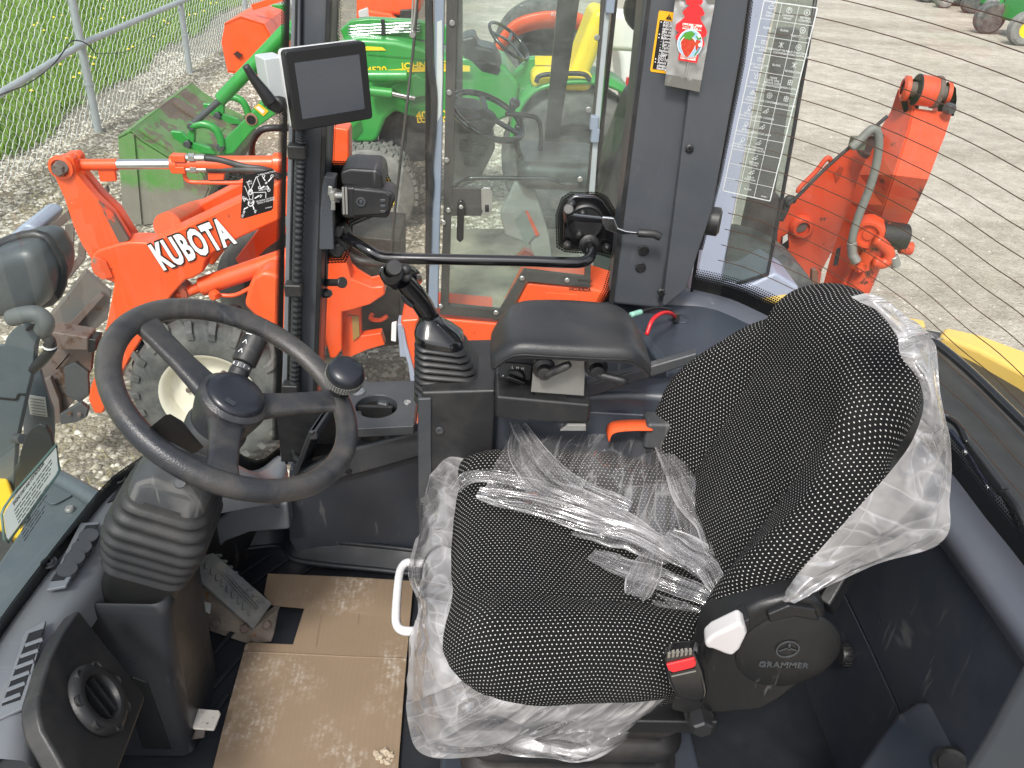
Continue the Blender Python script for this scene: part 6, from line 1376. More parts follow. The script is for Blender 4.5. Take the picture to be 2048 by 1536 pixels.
mp_ = P(1752, 290, y=BY+.33); lathe('knee_pin', mp_+V((-.02, .02, 0)), (-.4, -1, 0), [(.075, 0), (.075, .03), (.05, .04), (.04, .02), (0, .02)], surf('greasy_pin', (.05, .03, .025), .6, wear=(.5, .06, .02), wearamt=.4), kub, 24)
lp = P(1738, 465, y=BY-.02); lathe('link_boss', lp, (-.5, -1, 0), [(.085, -.05), (.085, .03), (.07, .05), (.055, .05), (.05, .03), (.03, .03), (.028, .04), (0, .04)], orange_b, kub, 28)
cyl('link_bush', lp+bx_*.3, lp+bx_*1.05, .07, surf('greasy_black_bush', (.02, .018, .016), .5, wear=(.4, .06, .02), wearamt=.3), kub, 24, .006); cyl('link_pin', lp+bx_*.9+V((0, -.02, -.05)), lp+bx_*1.25+V((0, -.02, -.05)), .035, orange_b, kub, 20, .005)
cyl('dipper_cylinder', P(1760, 478, y=BY-.04), P(1690, 640, y=BY-.04), .062, orange_b, kub, 32, .008)
prism('cylinder_web', PY([(1725, 485), (1740, 490), (1716, 560), (1690, 640), (1668, 640), (1690, 560)], BY-.01), (0, .04, 0), orange_b, kub, bevel=.006)
tube('port_pipe', [P(u, v, y=BY-.12) for u, v in ((1752, 478), (1768, 492), (1778, 505), (1776, 520), (1762, 527), (1748, 522))], .03, orange_b, kub, seg=10)
cyl('port_fitting', P(1786, 512, y=BY-.13), P(1792, 532, y=BY-.13), .026, bareplate, kub, 12, .004); cyl('port_fitting', P(1704, 508, y=BY-.09), P(1714, 524, y=BY-.1), .026, bareplate, kub, 12, .004); cyl('port_nut', P(1718, 530, y=BY-.1), P(1720, 540, y=BY-.1), .026, orange_b, kub, 6)
hz = [(1702, 296), (1722, 278), (1738, 262), (1750, 258), (1757, 272), (1757, 300), (1750, 340), (1736, 385), (1718, 430), (1706, 470), (1703, 500), (1706, 512)]
tube('braided_hose', [P(u, v, y=BY-.09) for u, v in hz], .021, hose_g, kub, seg=10)
cyl('hose_collar', P(1704, 484, y=BY-.09), P(1705, 512, y=BY-.09), .025, bareplate, kub, 16, .003)
tube('hydraulic_hose', [P(u, v, y=BY+.0) for u, v in ((1574, 412), (1600, 388), (1650, 338), (1700, 294), (1745, 258), (1775, 232))], .010, hose_m, kub, seg=6); tube('hose', [P(u, v, y=BY+.02) for u, v in ((1560, 440), (1572, 415), (1576, 398), (1590, 400))], .02, hose_m, kub, seg=8)
tube('guard_rod', [P(u, v, y=BY+.02) for u, v in ((1596, 385), (1600, 375), (1630, 345), (1650, 320), (1657, 316), (1662, 322))], .013, orange_b, kub, seg=8)
box('hose_clamp', P(1715, 286, y=BY-.05), (.07, .05, .06), surf('olive_clamp', (.12, .13, .09), .6), kub, .006)
prism('data_plate', PY([(1673, 498), (1682, 494), (1676, 530), (1666, 532)], BY-.02), (0, .003, 0), black_st, kub)

# unseen cab roof, added above the frame to shade the cab inside
prism('unseen_cab_roof', [V((-.55, CY-.1, 1.30)), V((1.35, CY-.1, 1.30)), V((1.35, CY+1.5, 1.30)), V((-.55, CY+1.5, 1.30))], (0, 0, .12), orange, kub, bevel=.04)
prism('far_post', PY([(1122, -60), (1168, -60), (1114, 300), (1088, 300)], 4.95), (0, .06, 0), frame_dark, kub)
prism('far_post', PY([(905, -60), (925, -60), (925, 380), (905, 380)], 4.97), (0, .06, 0), frame_dark, kub)
# ------------------------------------------------------------------ green tractor behind, with its own loader bucket
JY = 6.9
jd = thing('green_tractor', 'green tractor with yellow stripe and seat, worn loader bucket, behind the orange machine', 'tractor', (-.6, 7.4, GROUND))
side = [(236, 275), (262, 262), (285, 282), (345, 319), (405, 345), (420, 375), (405, 410), (365, 440), (272, 455), (246, 447)]
sp_ = PY(side, JY); LB = V((0, 1.68, 0))
for k, off in enumerate((0, 1.66)):
    prism('bucket_side', [p+V((0, off, 0)) for p in sp_], (0, .02, 0), bucketgreen, jd, bevel=.003)
beam('bucket_edge_rib', P(262, 268, y=JY-.01), P(278, 448, y=JY-.01), .02, .05, bucketgreen, jd)
def shell(name, idx, mat, inset=0):
    pts = [sp_[i] for i in idx]; n_ = len(pts)
    return mesh(name, pts+[p+LB for p in pts], [(i, i+1, n_+i+1, n_+i) for i in range(n_-1)], mat, jd, solid=.02)
shell('bucket_back', [1, 2, 3, 4, 5, 6, 7, 8], bucketgreen)
shell('bucket_top', [0, 1], bucketgreen)
for t in (.10, .62):   # mounting ears on the bucket's back
    o_ = sp_[1].lerp(sp_[3], .1)+LB*t; e2 = sp_[3]+LB*t+V((.12, 0, -.05))
    beam('bucket_strap', o_+V((0, 0, .01)), e2, .16, .03, bucketgreen, jd, up=(.4, 0, 1), bevel=.004)
# coupler links, lower arm, curl cylinder (near and far pair)
def J(u, v, d=0): return P(u, v, y=JY+.35+d)
for d in (0, .95):
    def q(u, v): return J(u, v)+V((0, d, 0))
    prism('coupler_plate', [q(*p) for p in [(340, 262), (362, 264), (388, 285), (420, 296), (432, 310), (380, 306), (352, 290)]], (0, .05, 0), green, jd, bevel=.01)
    prism('coupler_link', [q(*p) for p in [(378, 250), (390, 250), (388, 292), (372, 292)]], (0, .06, 0), green, jd, bevel=.01)
    lk = catmull([q(*p) for p in [(383, 252), (405, 248), (428, 256), (440, 275), (444, 293)]], 5)
    tube('curved_link', lk, .035, green, jd, seg=8, straight=True)
    for (u, v) in ((383, 252), (375, 288), (442, 293)): cyl('link_pin', q(u, v)-V((0, .03, 0)), q(u, v)+V((0, .1, 0)), .032, darksteel, jd, 16, .004)
    prism('loader_arm', [q(*p) for p in [(438, 290), (452, 275), (500, 228), (560, 172), (640, 110), (640, 165), (570, 215), (505, 262), (466, 308), (448, 310)]], (0, .10, 0), green, jd, bevel=.012)
    cyl('curl_rod', q(388, 246), q(445, 196), .026, darksteel, jd, 16); cyl('curl_barrel', q(440, 200), q(575, 58), .055, green, jd, 20, .008)
    cyl('arm_hole', q(503, 238)-V((0, .01, 0)), q(503, 238)-V((0, .002, 0)), .052, surf('hole_rim_rust%d' % int(d*10), (.25, .15, .09), .7), jd, 24); cyl('arm_bore', q(503, 239)-V((0, .014, 0)), q(503, 239)-V((0, .011, 0)), .038, black_st, jd, 24)
prism('safety_decal', [J(*p)-V((0, .005, 0)) for p in [(508, 215), (518, 207), (537, 222), (527, 232)]], (0, .003, 0), yel_st, jd); prism('decal_text', [J(*p)-V((0, .008, 0)) for p in [(512, 215), (517, 211), (530, 222), (526, 227)]], (0, .003, 0), paperlabel, jd)
# upper loader arm with four steel lines
prism('loader_arm', PY([(680, 60), (700, 42), (740, 37), (835, 42), (900, 55), (900, 92), (840, 80), (740, 78), (690, 84)], JY+.5), (0, .12, 0), green, jd, bevel=.012)
for k, (v0, v1, ue) in enumerate(((53, 47, 828), (59, 53, 818), (65, 59, 808), (70, 65, 798))):
    tube('steel_line', PY([(696, v0), (740, (v0+v1)/2), (840, v1-2)], JY+.46), .008, chrome, jd, seg=6); cyl('line_fitting', P(ue-18, v1, y=JY+.45), P(ue, v1-1, y=JY+.45), .014, steel, jd, 8)
box('line_clamp', P(766, 56, y=JY+.44), (.03, .03, .13), blackpl, jd, .003)
# bonnet
bon = prism('bonnet', PY([(670, 92), (690, 80), (730, 78), (790, 82), (830, 92), (905, 118), (905, 240), (820, 235), (790, 222), (770, 240), (755, 280), (745, 286), (706, 286), (690, 255), (672, 250)], JY+.25), (0, .75, 0), green, jd, bevel=.05, bseg=4)
prism('stripe', PY([(700, 95), (740, 93), (765, 95), (772, 101), (700, 101)], JY+.243), (0, .006, 0), jdyellow, jd)
prism('stripe', PY([(762, 141), (800, 138), (850, 134), (905, 128), (940, 132), (940, 143), (850, 143), (790, 146), (764, 145)], JY+.243), (0, .006, 0), jdyellow, jd)
jx = (P(860, 136, y=JY)-P(730, 142, y=JY)).normalized()
textm('lettering', '4520', P(734, 141, y=JY+.24), jx, (0, 0, 1), .066, jdyellow, jd, bold=.002, sx=1.2, align='LEFT'); textm('lettering', 'JOHN DEERE', P(803, 133, y=JY+.236), jx, (0, 0, 1), .068, jdyellow, jd, bold=.002, sx=1.15)
textm('lettering', '400 CX', P(832, 232, y=JY+.24), jx, (0, 0, 1), .09, jdyellow, jd, bold=.002); textm('lettering', 'LOADER', P(834, 241, y=JY+.24), jx, (0, 0, 1), .06, jdyellow, jd, bold=.002)
prism('panel_crease', PY([(735, 107), (825, 115), (905, 128), (905, 131), (825, 118), (735, 110)], JY+.245), (0, .004, 0), surf('crease_green', (.02, .2, .03), .5), jd)
prism('grille', PY([(700, 258), (722, 240), (726, 262), (708, 282)], JY+.243), (0, .004, 0), surf('grille_green', (.015, .12, .02), .5), jd)
for (a, b, r) in (((735, 152), (815, 152), .045), ((738, 182), (785, 187), .04)): cyl('side_cylinder', P(*a, y=JY+.15), P(*b, y=JY+.15), r, green, jd, 16, .006)
cyl('side_rod', P(784, 187, y=JY+.15), P(830, 197, y=JY+.15), .02, chrome, jd, 12); prism('mid_bracket', PY([(780, 175), (830, 150), (860, 165), (860, 190), (815, 200)], JY+.2), (0, .05, 0), green, jd, bevel=.01)
prism('engine', PY([(760, 240), (800, 225), (860, 235), (860, 320), (790, 330), (757, 285)], JY+.4), (0, .4, 0), surf('engine_black', (.02, .02, .021), .5, dirt=(.2, .2, .19), dirtamt=.3, dscale=18), jd, bevel=.01)
for (u, v) in ((783, 285), (790, 302), (776, 303), (800, 297), (764, 290)): bolt(P(u, v, y=JY+.38), (0, -1, 0), .018, .02, steel, jd)
prism('axle_pan', PY([(728, 262), (750, 288), (742, 300), (700, 292)], JY+.45), (0, .4, 0), hoodgrey, jd)
# wheels
def wheelY(c, R_, W_, mat, parent, rimm, name='wheel', rimr=.55):
    w_ = lathe(name, c, (0, 1, 0), [(R_*rimr, .03), (R_*.82, .0), (R_*.95, .02), (R_, .06), (R_, W_-.06), (R_*.95, W_-.02), (R_*.82, W_), (R_*rimr, W_-.03)], mat, parent, 56)
    lathe('rim', V(c)+V((0, .04, 0)), (0, 1, 0), [(R_*rimr*1.02, 0), (R_*rimr*.9, .02), (R_*rimr*.8, .08), (R_*.2, .06), (R_*.18, .03), (0, .03)], rimm, w_, 40)
    return w_
tw_ = wheelY(P(738, 392, y=JY+.1), .40, .34, tyre_l, jd, jdyellow, 'front_wheel')
for k in range(40):
    a = 2*math.pi*k/40
    for m in range(4):
        c_ = P(738, 392, y=JY+.1)+V((math.cos(a+.07*(m % 2))*.402, .06+.075*m, math.sin(a+.07*(m % 2))*.402))
        if math.sin(a) > -.2: box('tread_block', c_, (.03, .055, .045), tyre_l, tw_, 0, Matrix.Rotation(-a, 3, 'Y'))
# steering wheel, dash, seat, fender (seen through the orange machine's door)
prism('hood_rear', PY([(905, 118), (960, 108), (1010, 130), (1040, 170), (1030, 230), (980, 250), (905, 245)], JY+.3), (0, .6, 0), green, jd, bevel=.04, bseg=4)
kc_ = P(1018, 82, y=7.3); kn_ = V((.55, -.2, .75)).normalized(); _, xa, ya = kring(kc_, kn_, .20, .014, gloss, 'steering_rim', jd)
for a in (0, 2.1, 4.2): beam('steering_spoke', kc_, kc_+(xa*math.cos(a)+ya*math.sin(a))*.19, .025, .012, gloss, jd, up=kn_)
prism('dash_cowl', PY([(920, 78), (950, 70), (955, 92), (990, 100), (1010, 140), (1000, 160), (960, 150), (925, 115)], 7.2), (0, .35, 0), blackpl, jd, bevel=.03)
cush('seat_base', P(1120, 150, y=7.3), .5, .5, .16, yseat, jd); cush('seat_back', P(1172, 90, y=7.35), .16, .5, .62, yseat, jd, Matrix.Rotation(.3, 3, 'Y'))
fp_ = catmull([P(u, v, y=7.0) for u, v in ((1022, 285), (1035, 230), (1062, 190), (1100, 172), (1160, 165), (1220, 172), (1258, 195), (1275, 230))], 5); n_ = len(fp_)
mesh('fender', fp_+[p+V((0, .45, .03)) for p in fp_], [(i, i+1, n_+i+1, n_+i) for i in range(n_-1)], green, jd, solid=.03, smooth=True)
prism('fender_panel', PY([(1022, 150), (1060, 115), (1090, 115), (1095, 170), (1062, 190), (1035, 228), (1010, 215)], 7.25), (0, .1, 0), green, jd, bevel=.02)
prism('fender_decal', PY([(1070, 112), (1108, 112), (1108, 130), (1070, 130)], 7.2), (0, .004, 0), jdyellow, jd)
tube('hand_rail', PY([(1072, 165), (1080, 152), (1110, 148), (1165, 148), (1180, 160)], 7.0), .02, rubber, jd, seg=8)
wheelY(P(1150, 330, y=7.05), .62, .42, tyre, jd, seatvinyl, 'rear_wheel')
box('light_box', P(1250, 60, y=7.6), (.3, .3, .3), whitetank, jd, .05)
# ------------------------------------------------------------------ further machines
def loader_bucket(name, label, u, v, y, mat, mat2, s=1.0, group=None):
    c = P(u, v, y=y); t = thing(name, label, 'loader bucket', (c.x, c.y+.8, GROUND), group)
    prof = [(-.55, .1), (-.45, .42), (-.15, .55), (.25, .45), (.42, .1), (.38, -.35), (.0, -.45), (-.5, -.40)]
    pts = [c+V((a*s, 0, b*s)) for a, b in prof]
    for off in (0, 1.6*s): prism('bucket_side', [p+V((0, off, 0)) for p in pts], (0, .02, 0), mat, t, bevel=.004)
    n_ = len(pts); mesh('bucket_back', pts[1:]+[p+V((0, 1.62*s, 0)) for p in pts[1:]], [(i, i+1, n_-1+i+1, n_-1+i) for i in range(n_-2)], mat, t, solid=.02)
    return t, c
ob, oc_ = loader_bucket('tractor_bucket', 'orange loader bucket with grey coupler beside the fence, behind the green bucket', 505, 100, 10.2, orange, rust, .62)
beam('bucket_link', oc_+V((.0, .2, .42)), oc_+V((.6, .2, .62)), .06, .06, orange, ob); beam('bucket_link', oc_+V((.0, 1.0, .42)), oc_+V((.6, 1.0, .62)), .06, .06, orange, ob)
beam('coupler_hook', P(495, 84, y=10.5), P(512, 78, y=10.5), .05, .03, steel, ob); beam('coupler_hook', P(505, 86, y=10.7), P(525, 70, y=10.7), .05, .03, steel, ob)
prism('decal', PY([(466, 108), (474, 102), (486, 110), (478, 117)], 10.17), (0, .005, 0), surf('brown_square_decal', (.05, .02, .015), .5), ob)
gi = thing('green_implement', 'upright green plate of a parked implement by the fence', 'implement', (P(555, 60, y=12)[0], 12, GROUND))
prism('plate', PY([(543, 9), (572, 9), (572, 62), (547, 58)], 12), (0, .06, 0), green, gi, bevel=.01); prism('leg', PY([(552, 58), (562, 58), (562, 95), (552, 95)], 12), (0, .06, 0), green, gi)
tube('tie_rod', PY([(546, 30), (556, 40), (558, 50)], 11.97), .02, steel, gi, seg=6)
ot = thing('orange_tractor', 'orange tractor hood and black grille peeking above the green loader arm', 'tractor', (P(770, 30, y=10)[0], 10, GROUND))
prism('hood', PY([(712, -40), (840, -40), (842, 20), (832, 34), (770, 30), (730, 42), (712, 60)], 10), (0, .9, 0), orange, ot, bevel=.05, bseg=3)
prism('loader_arm', PY([(735, 20), (780, 28), (800, 45), (840, 52), (838, 62), (795, 56), (740, 44)], 9.9), (0, .12, 0), orange, ot, bevel=.02)
prism('grille', PY([(800, 20), (836, 18), (836, 50), (800, 44)], 9.96), (0, .05, 0), blackpl, ot, bevel=.01); prism('headlamp', PY([(716, 22), (735, 15), (742, 34), (718, 36)], 9.95), (0, .05, 0), surf('headlamp_lens', (.5, .5, .5), .15), ot, bevel=.01)
prism('front_bumper', PY([(742, 66), (838, 64), (838, 78), (745, 78)], 9.9), (0, .3, 0), orange, ot, bevel=.01); lathe('wheel', P(780, 110, y=10.1), (0, 1, 0), [(.2, .02), (.34, 0), (.4, .05), (.4, .25), (.34, .3), (0, .3)], tyre, ot, 40)
o2 = thing('orange_fender_machine', 'tractor with a curved orange fender seen far through the orange cab door', 'tractor', (P(1080, 60, y=10.5)[0], 10.5, GROUND))
fa_ = catmull([P(u, v, y=10.4) for u, v in ((992, 100), (1002, 72), (1030, 42), (1070, 28), (1110, 24), (1150, 26), (1172, 36))], 5); n_ = len(fa_)
mesh('fender', fa_+[p+V((.02, .1, -.17)) for p in fa_], [(i, i+1, n_+i+1, n_+i) for i in range(n_-1)], orange, o2, solid=.05, smooth=True)
textm('lettering', 'KUBOTA', P(1102, 28, y=10.36), (1, 0, .0), (0, 0, 1), .07, pale_print, o2); lathe('wheel', P(1085, 110, y=10.5), (0, 1, 0), [(.3, .02), (.5, 0), (.58, .05), (.58, .35), (.5, .4), (0, .4)], tyre, o2, 40)
tk = thing('white_tank', 'white plastic tank with red lamp behind the orange cab', 'tank', (P(1265, 90, y=10)[0], 10, GROUND))
prism('tank_body', PY([(1232, 92), (1290, 92), (1280, 140), (1268, 175), (1245, 180), (1240, 120)], 9.6), (0, .8, 0), whitetank, tk, bevel=.08, bseg=4); prism('lamp', PY([(1254, 155), (1268, 157), (1262, 180), (1250, 178)], 9.55), (0, .05, 0), lensred, tk, bevel=.01); prism('stand', PY([(1245, 180), (1265, 175), (1262, 260), (1248, 260)], 9.7), (0, .4, 0), frame_dark, tk)
# row of green machines at the far side of the lot
rnd = random.Random(3)
def mower(name, label, u, v, big):
    c = P(u, v, z=GROUND); t = thing(name, label, 'mower', c, None); y0 = c.y
    k = 1.35 if big else 1.0
    for dx, r in ((0, .25*k), (1.3*k, .25*k)):
        w_ = lathe('wheel', c+V((dx, 0, r)), (0, 1, 0), [(r*.5, .02), (r*.85, 0), (r, .04), (r, .22), (r*.85, .26), (r*.5, .24)], tyre_l, t, 36); lathe('rim', c+V((dx, .02, r)), (0, 1, 0), [(r*.5, 0), (r*.4, .03), (.06, .03), (0, .02)], greyplastic if not big else jdyellow, w_, 24)
        lathe('wheel', c+V((dx, 1.1*k, r)), (0, 1, 0), [(0, .02), (r*.85, 0), (r, .04), (r, .22), (r*.85, .26), (0, .24)], tyre, t, 30)
    prism('body', [c+V((a*k, .45, b*k)) for a, b in ((.15, .25), (1.9, .2), (1.9, 1.0), (.9, 1.0), (.6, .8), (.2, .7))], (0, .9*k, 0), green, t, bevel=.06, bseg=3)
    prism('engine_panel', [c+V((a*k, .40, b*k)) for a, b in ((.3, .45), (1.7, .4), (1.7, .9), (.8, .9))], (0, .04, 0), blackpl, t, bevel=.02)
    beam('fork_leg', c+V((.0, -.02, .28*k)), c+V((.22*k, .02, .72*k)), .09, .05, green, t, bevel=.01); beam('frame_tube', c+V((.45*k, .2, .9*k)), c+V((.85*k, .1, .25*k)), .08, .07, green, t, bevel=.01)
    return t
mower('ride_on_mower', 'green ride-on mower with pale front castor at the lot edge', 1983, 41, False)
mower('ride_on_mower', 'big green mower with yellow rim at the lot edge', 2044, 93, True)
mower('ride_on_mower', 'dark green mower half hidden beside the pale castor mower', 1888, 17, False)
mower('ride_on_mower', 'small mower at the end of the far green row', 1848, 2, False)
# ------------------------------------------------------------------ chain link fence
FX = -4.15
fen = thing('chain_link_fence', 'galvanised chain link fence with sagging rail along the grass', 'fence', (FX, 12, GROUND))
posts = [(P(197, 264, z=GROUND), -1), (P(380, 147, z=GROUND), -1), (P(496, 72, z=GROUND), 1)]
base0 = posts[0][0]; base1 = posts[1][0]; base2 = posts[2][0]; step = (base2-base0)/2
px_ = [base0-step*2, base0-step, base0, base1, base2]+[base2+step*(k+1) for k in range(8)]
for i, b_ in enumerate(px_):
    cyl('post', b_+V((0, 0, -.2)), b_+V((-.0, 0, 1.95)), .042, galv, fen, 16)
    for h in (.5, .93, 1.5): cyl('band', b_+V((0, 0, h)), b_+V((0, 0, h+.025)), .047, galv, fen, 16)
hts = [.55, .72, .93, .95, .9]+[.92]*8
rail = []
for i, b_ in enumerate(px_): rail.append(b_+V((.03, 0, hts[i])))
r0 = P(0, 143, x=FX+.02); 
for i in range(len(rail)-1): cyl('rail', rail[i], rail[i+1], .033, galv, fen, 14)
tube('tie_wire', [P(0, 190, x=FX+.06), P(60, 165, x=FX+.06), P(110, 125, x=FX+.06), P(140, 85, x=FX+.06), P(160, 82, x=FX+.06), P(176, 90, x=FX+.06), P(192, 108, x=FX+.06)], .007, hose_m, fen, seg=6)
tube('tie_wire', [P(192, 108, x=FX+.06), P(260, 100, x=FX+.06), P(330, 50, x=FX+.06), P(365, 10, x=FX+.06)], .004, darksteel, fen, seg=5)
# woven wire: each strand zigzags up the fence
mv = []; me_ = []
cellw, cellh, Hm = .062, .105, 2.0
y0, y1 = px_[0].y, px_[-3].y; nst = int((y1-y0)/cellw)
def fxat(y): t = (y-base0.y)/(base2.y-base0.y); return base0.x+(base2.x-base0.x)*t-.045
wr_ = .0034
for k in range(nst):
    yb_ = y0+k*cellw; nz = int(Hm/(cellh/2)); far_ = yb_ > 18
    pts = []
    for j in range(nz+1):
        zz = .03+j*cellh/2; yy = yb_+(cellw if (j+k) % 2 else 0)
        pts.append(V((fxat(yy)+(.006 if j % 2 else -.006)+.02*noise.noise(V((yy*.8, zz*1.5, 0))), yy+.01*noise.noise(V((yy*3, zz*3, 5))), GROUND+zz)))
    rr = wr_*(1 if not far_ else 1.2)
    for j in range(nz):
        a, b = pts[j], pts[j+1]; i = len(mv)
        n1 = V((rr, 0, 0)); n2 = V((0, rr*.7, rr*.7)) if (b-a).y*(b-a).z < 0 else V((0, -rr*.7, rr*.7))
        for p in (a, b): mv += [p+n1, p+n2, p-n1, p-n2]
        me_ += [(i, i+1, i+5, i+4), (i+1, i+2, i+6, i+5), (i+2, i+3, i+7, i+6), (i+3, i, i+4, i+7)]
ml = mesh('wire_mesh', mv, me_, surf('galvanised_wire', (.74, .77, .74), .45, metal=.1), fen); ml['kind'] = 'stuff'
# ------------------------------------------------------------------ gravel, grass, dandelions
def scatter(name, n_, xr, yr, rr, mat, zoff, seed, cond=None, flat=.6):
    rg = np.random.default_rng(seed); x = rg.uniform(*xr, n_); y = yr[0]+(yr[1]-yr[0])*rg.random(n_)**1.35
    if cond is not None:
        k = cond(x, y); x, y = x[k], y[k]
    m = len(x); r = rg.uniform(*rr, m)*rg.uniform(.6, 1.25, m); a = rg.uniform(0, 6.28, m)
    base = np.array([[1, 0, 0], [0, 1, 0], [-1, 0, 0], [0, -1, 0], [0, 0, 1], [.55, .5, .55], [-.5, .6, .5]], float)
    v_ = base[None]*(r[:, None, None])*rg.uniform(.65, 1.2, (m, 7, 1)); v_[:, :, 2] *= flat; v_[:, :, 0] *= rg.uniform(.8, 1.4, m)[:, None]
    c, s = np.cos(a)[:, None], np.sin(a)[:, None]; X = v_[:, :, 0]*c-v_[:, :, 1]*s+x[:, None]; Y = v_[:, :, 0]*s+v_[:, :, 1]*c+y[:, None]; Z = v_[:, :, 2]+GROUND+zoff
    vv_ = np.stack([X, Y, Z], -1).reshape(-1, 3)
    f = np.array([[0, 5, 4], [0, 1, 5], [1, 6, 5], [5, 6, 4], [1, 2, 6], [6, 2, 4], [2, 3, 4], [3, 0, 4]]); F = (f[None]+(np.arange(m)*7)[:, None, None]).reshape(-1, 3)
    me = bpy.data.meshes.new(name); me.vertices.add(len(vv_)); me.vertices.foreach_set('co', vv_.ravel()); me.loops.add(F.size); me.loops.foreach_set('vertex_index', F.ravel()); me.polygons.add(len(F)); me.polygons.foreach_set('loop_start', np.arange(len(F))*3); me.polygons.foreach_set('loop_total', np.full(len(F), 3)); me.update(); me.validate()
    me.materials.append(mat); o = bpy.data.objects.new(name, me); COL.objects.link(o); o['kind'] = 'stuff'; return o
gs = scatter('gravel', 62000, (-5.6, .4), (2.3, 14), (.012, .030), stonem, .002, 1, cond=lambda x, y: (np.sin(x*1.7+1)+np.sin(y*1.3+x*.7)+np.random.default_rng(5).normal(0, .5, len(x)) > -.75) & (x > -5.0-.02*y))
gs['label'] = 'pale loose gravel spread over the yard along the fence'
gs2 = scatter('loose_grit', 9000, (-.5, 14), (2.4, 16), (.006, .016), stonem, .001, 2); gs2['label'] = 'sparse grit lying on the packed lot'
rg = np.random.default_rng(8); n_ = 90000
x = -4.55-rg.random(n_)**1.6*9; y = 5+rg.random(n_)**1.2*24; keep = x < -4.65-.025*np.maximum(0, y-7)-.18*np.sin(y*1.9)*rg.random(n_); x, y = x[keep], y[keep]; m = len(x)
h = rg.uniform(.06, .20, m); a = rg.uniform(0, 6.28, m); wv_ = .006+.0004*y
bx1 = np.stack([x-np.cos(a)*wv_, y-np.sin(a)*wv_, np.full(m, GROUND+.02)], -1); bx2 = np.stack([x+np.cos(a)*wv_, y+np.sin(a)*wv_, np.full(m, GROUND+.02)], -1); bt = np.stack([x+rg.normal(0, .05, m), y+rg.normal(0, .05, m), GROUND+.03+h], -1)
vv_ = np.stack([bx1, bx2, bt], 1).reshape(-1, 3); me = bpy.data.meshes.new('grass'); me.vertices.add(3*m); me.vertices.foreach_set('co', vv_.ravel()); me.loops.add(3*m); me.loops.foreach_set('vertex_index', np.arange(3*m)); me.polygons.add(m); me.polygons.foreach_set('loop_start', np.arange(m)*3); me.polygons.foreach_set('loop_total', np.full(m, 3)); me.update(); me.materials.append(grass_mat('grass_blade', (.07, .19, .015), (.24, .36, .05)))
go = bpy.data.objects.new('grass', me); COL.objects.link(go); go['kind'] = 'stuff'; go['label'] = 'tall green grass behind the chain link fence'
dv = []; dfc = []
for k in range(330):
    xx = -5.0-rg.random()**1.3*8; yy = 6+rg.random()*20; zz = GROUND+.17+rg.random()*.06; i = len(dv); r_ = .028
    dv += [V((xx+math.cos(q*1.047)*r_, yy+math.sin(q*1.047)*r_, zz)) for q in range(6)]+[V((xx, yy, zz+.02))]; dfc += [(i+q, i+(q+1) % 6, i+6) for q in range(6)]
dd = mesh('dandelions', dv, dfc, dandm); dd['kind'] = 'stuff'; dd['label'] = 'yellow dandelion heads scattered in the grass'
# dry weeds in the gravel near the windscreen
dv = []; dfc = []
for k in range(2600):
    cx, cy = ((-2.0, 3.2), (-1.9, 2.9), (-2.6, 4.4), (-3.6, 8.4), (-3.7, 7.4))[k % 5]; xx = cx+rg.normal(0, .32); yy = cy+rg.normal(0, .3); i = len(dv); a_ = rg.random()*6.28; L_ = rg.uniform(.04, .12)
    dv += [V((xx, yy, GROUND+.012)), V((xx+.004, yy+.003, GROUND+.012)), V((xx+math.cos(a_)*L_, yy+math.sin(a_)*L_, GROUND+.02+rg.random()*.04))]; dfc.append((i, i+1, i+2))
dw = mesh('dry_weeds', dv, dfc, surf('dry_weed', (.34, .29, .12), .8)); dw['kind'] = 'stuff'; dw['label'] = 'dry weeds growing through the gravel'
# ------------------------------------------------------------------ prints on the cab glass and pillar
def bil(q, a, b):   # q = TL,TR,BR,BL pixels
    t = [q[0][k]+(q[1][k]-q[0][k])*a for k in (0, 1)]; u_ = [q[3][k]+(q[2][k]-q[3][k])*a for k in (0, 1)]
    return (t[0]+(u_[0]-t[0])*b, t[1]+(u_[1]-t[1])*b)
# function chart on the rear window: white lines, symbols, captions
cp0 = (.56, 1.695, 1.0); cn = V((.47, .88, 0)).normalized()
cq = [(1528.5, 1), (1635, 16), (1540, 402), (1446, 381)]
def CH(a, b, lift=0): u, v = bil(cq, a, b); return PL(u, v, cp0, cn)-cn*lift
chm = surf('chart_white_print', (.70, .73, .72), .6, var=.02)
rows_v = [0, .093, .182, .273, .364, .448, .534, .616, .700, .779, .855, .931, 1.0]
chart = mesh('function_chart', [CH(0, 0), CH(1, 0), CH(1, 1), CH(0, 1)], [(0, 1, 2, 3)], glass('clear_label_film', (.93, .94, .93), .08, .05), cab)
def chline(p, q, wd): lines_mesh('chart_line', [(CH(*p, .0008), CH(*q, .0008))], wd, -cn, chm, chart)
for p, q in (((0, 0), (1, 0)), ((1, 0), (1, 1)), ((1, 1), (0, 1)), ((0, 1), (0, 0))): chline(p, q, .0018)
c1_, c2_ = .335, .66
chline((c1_, 0), (c1_, 1), .0008); chline((c2_, 0), (c2_, 1), .0008)
for b in rows_v[1:-1]: chline((0, b), (1, b), .0008)
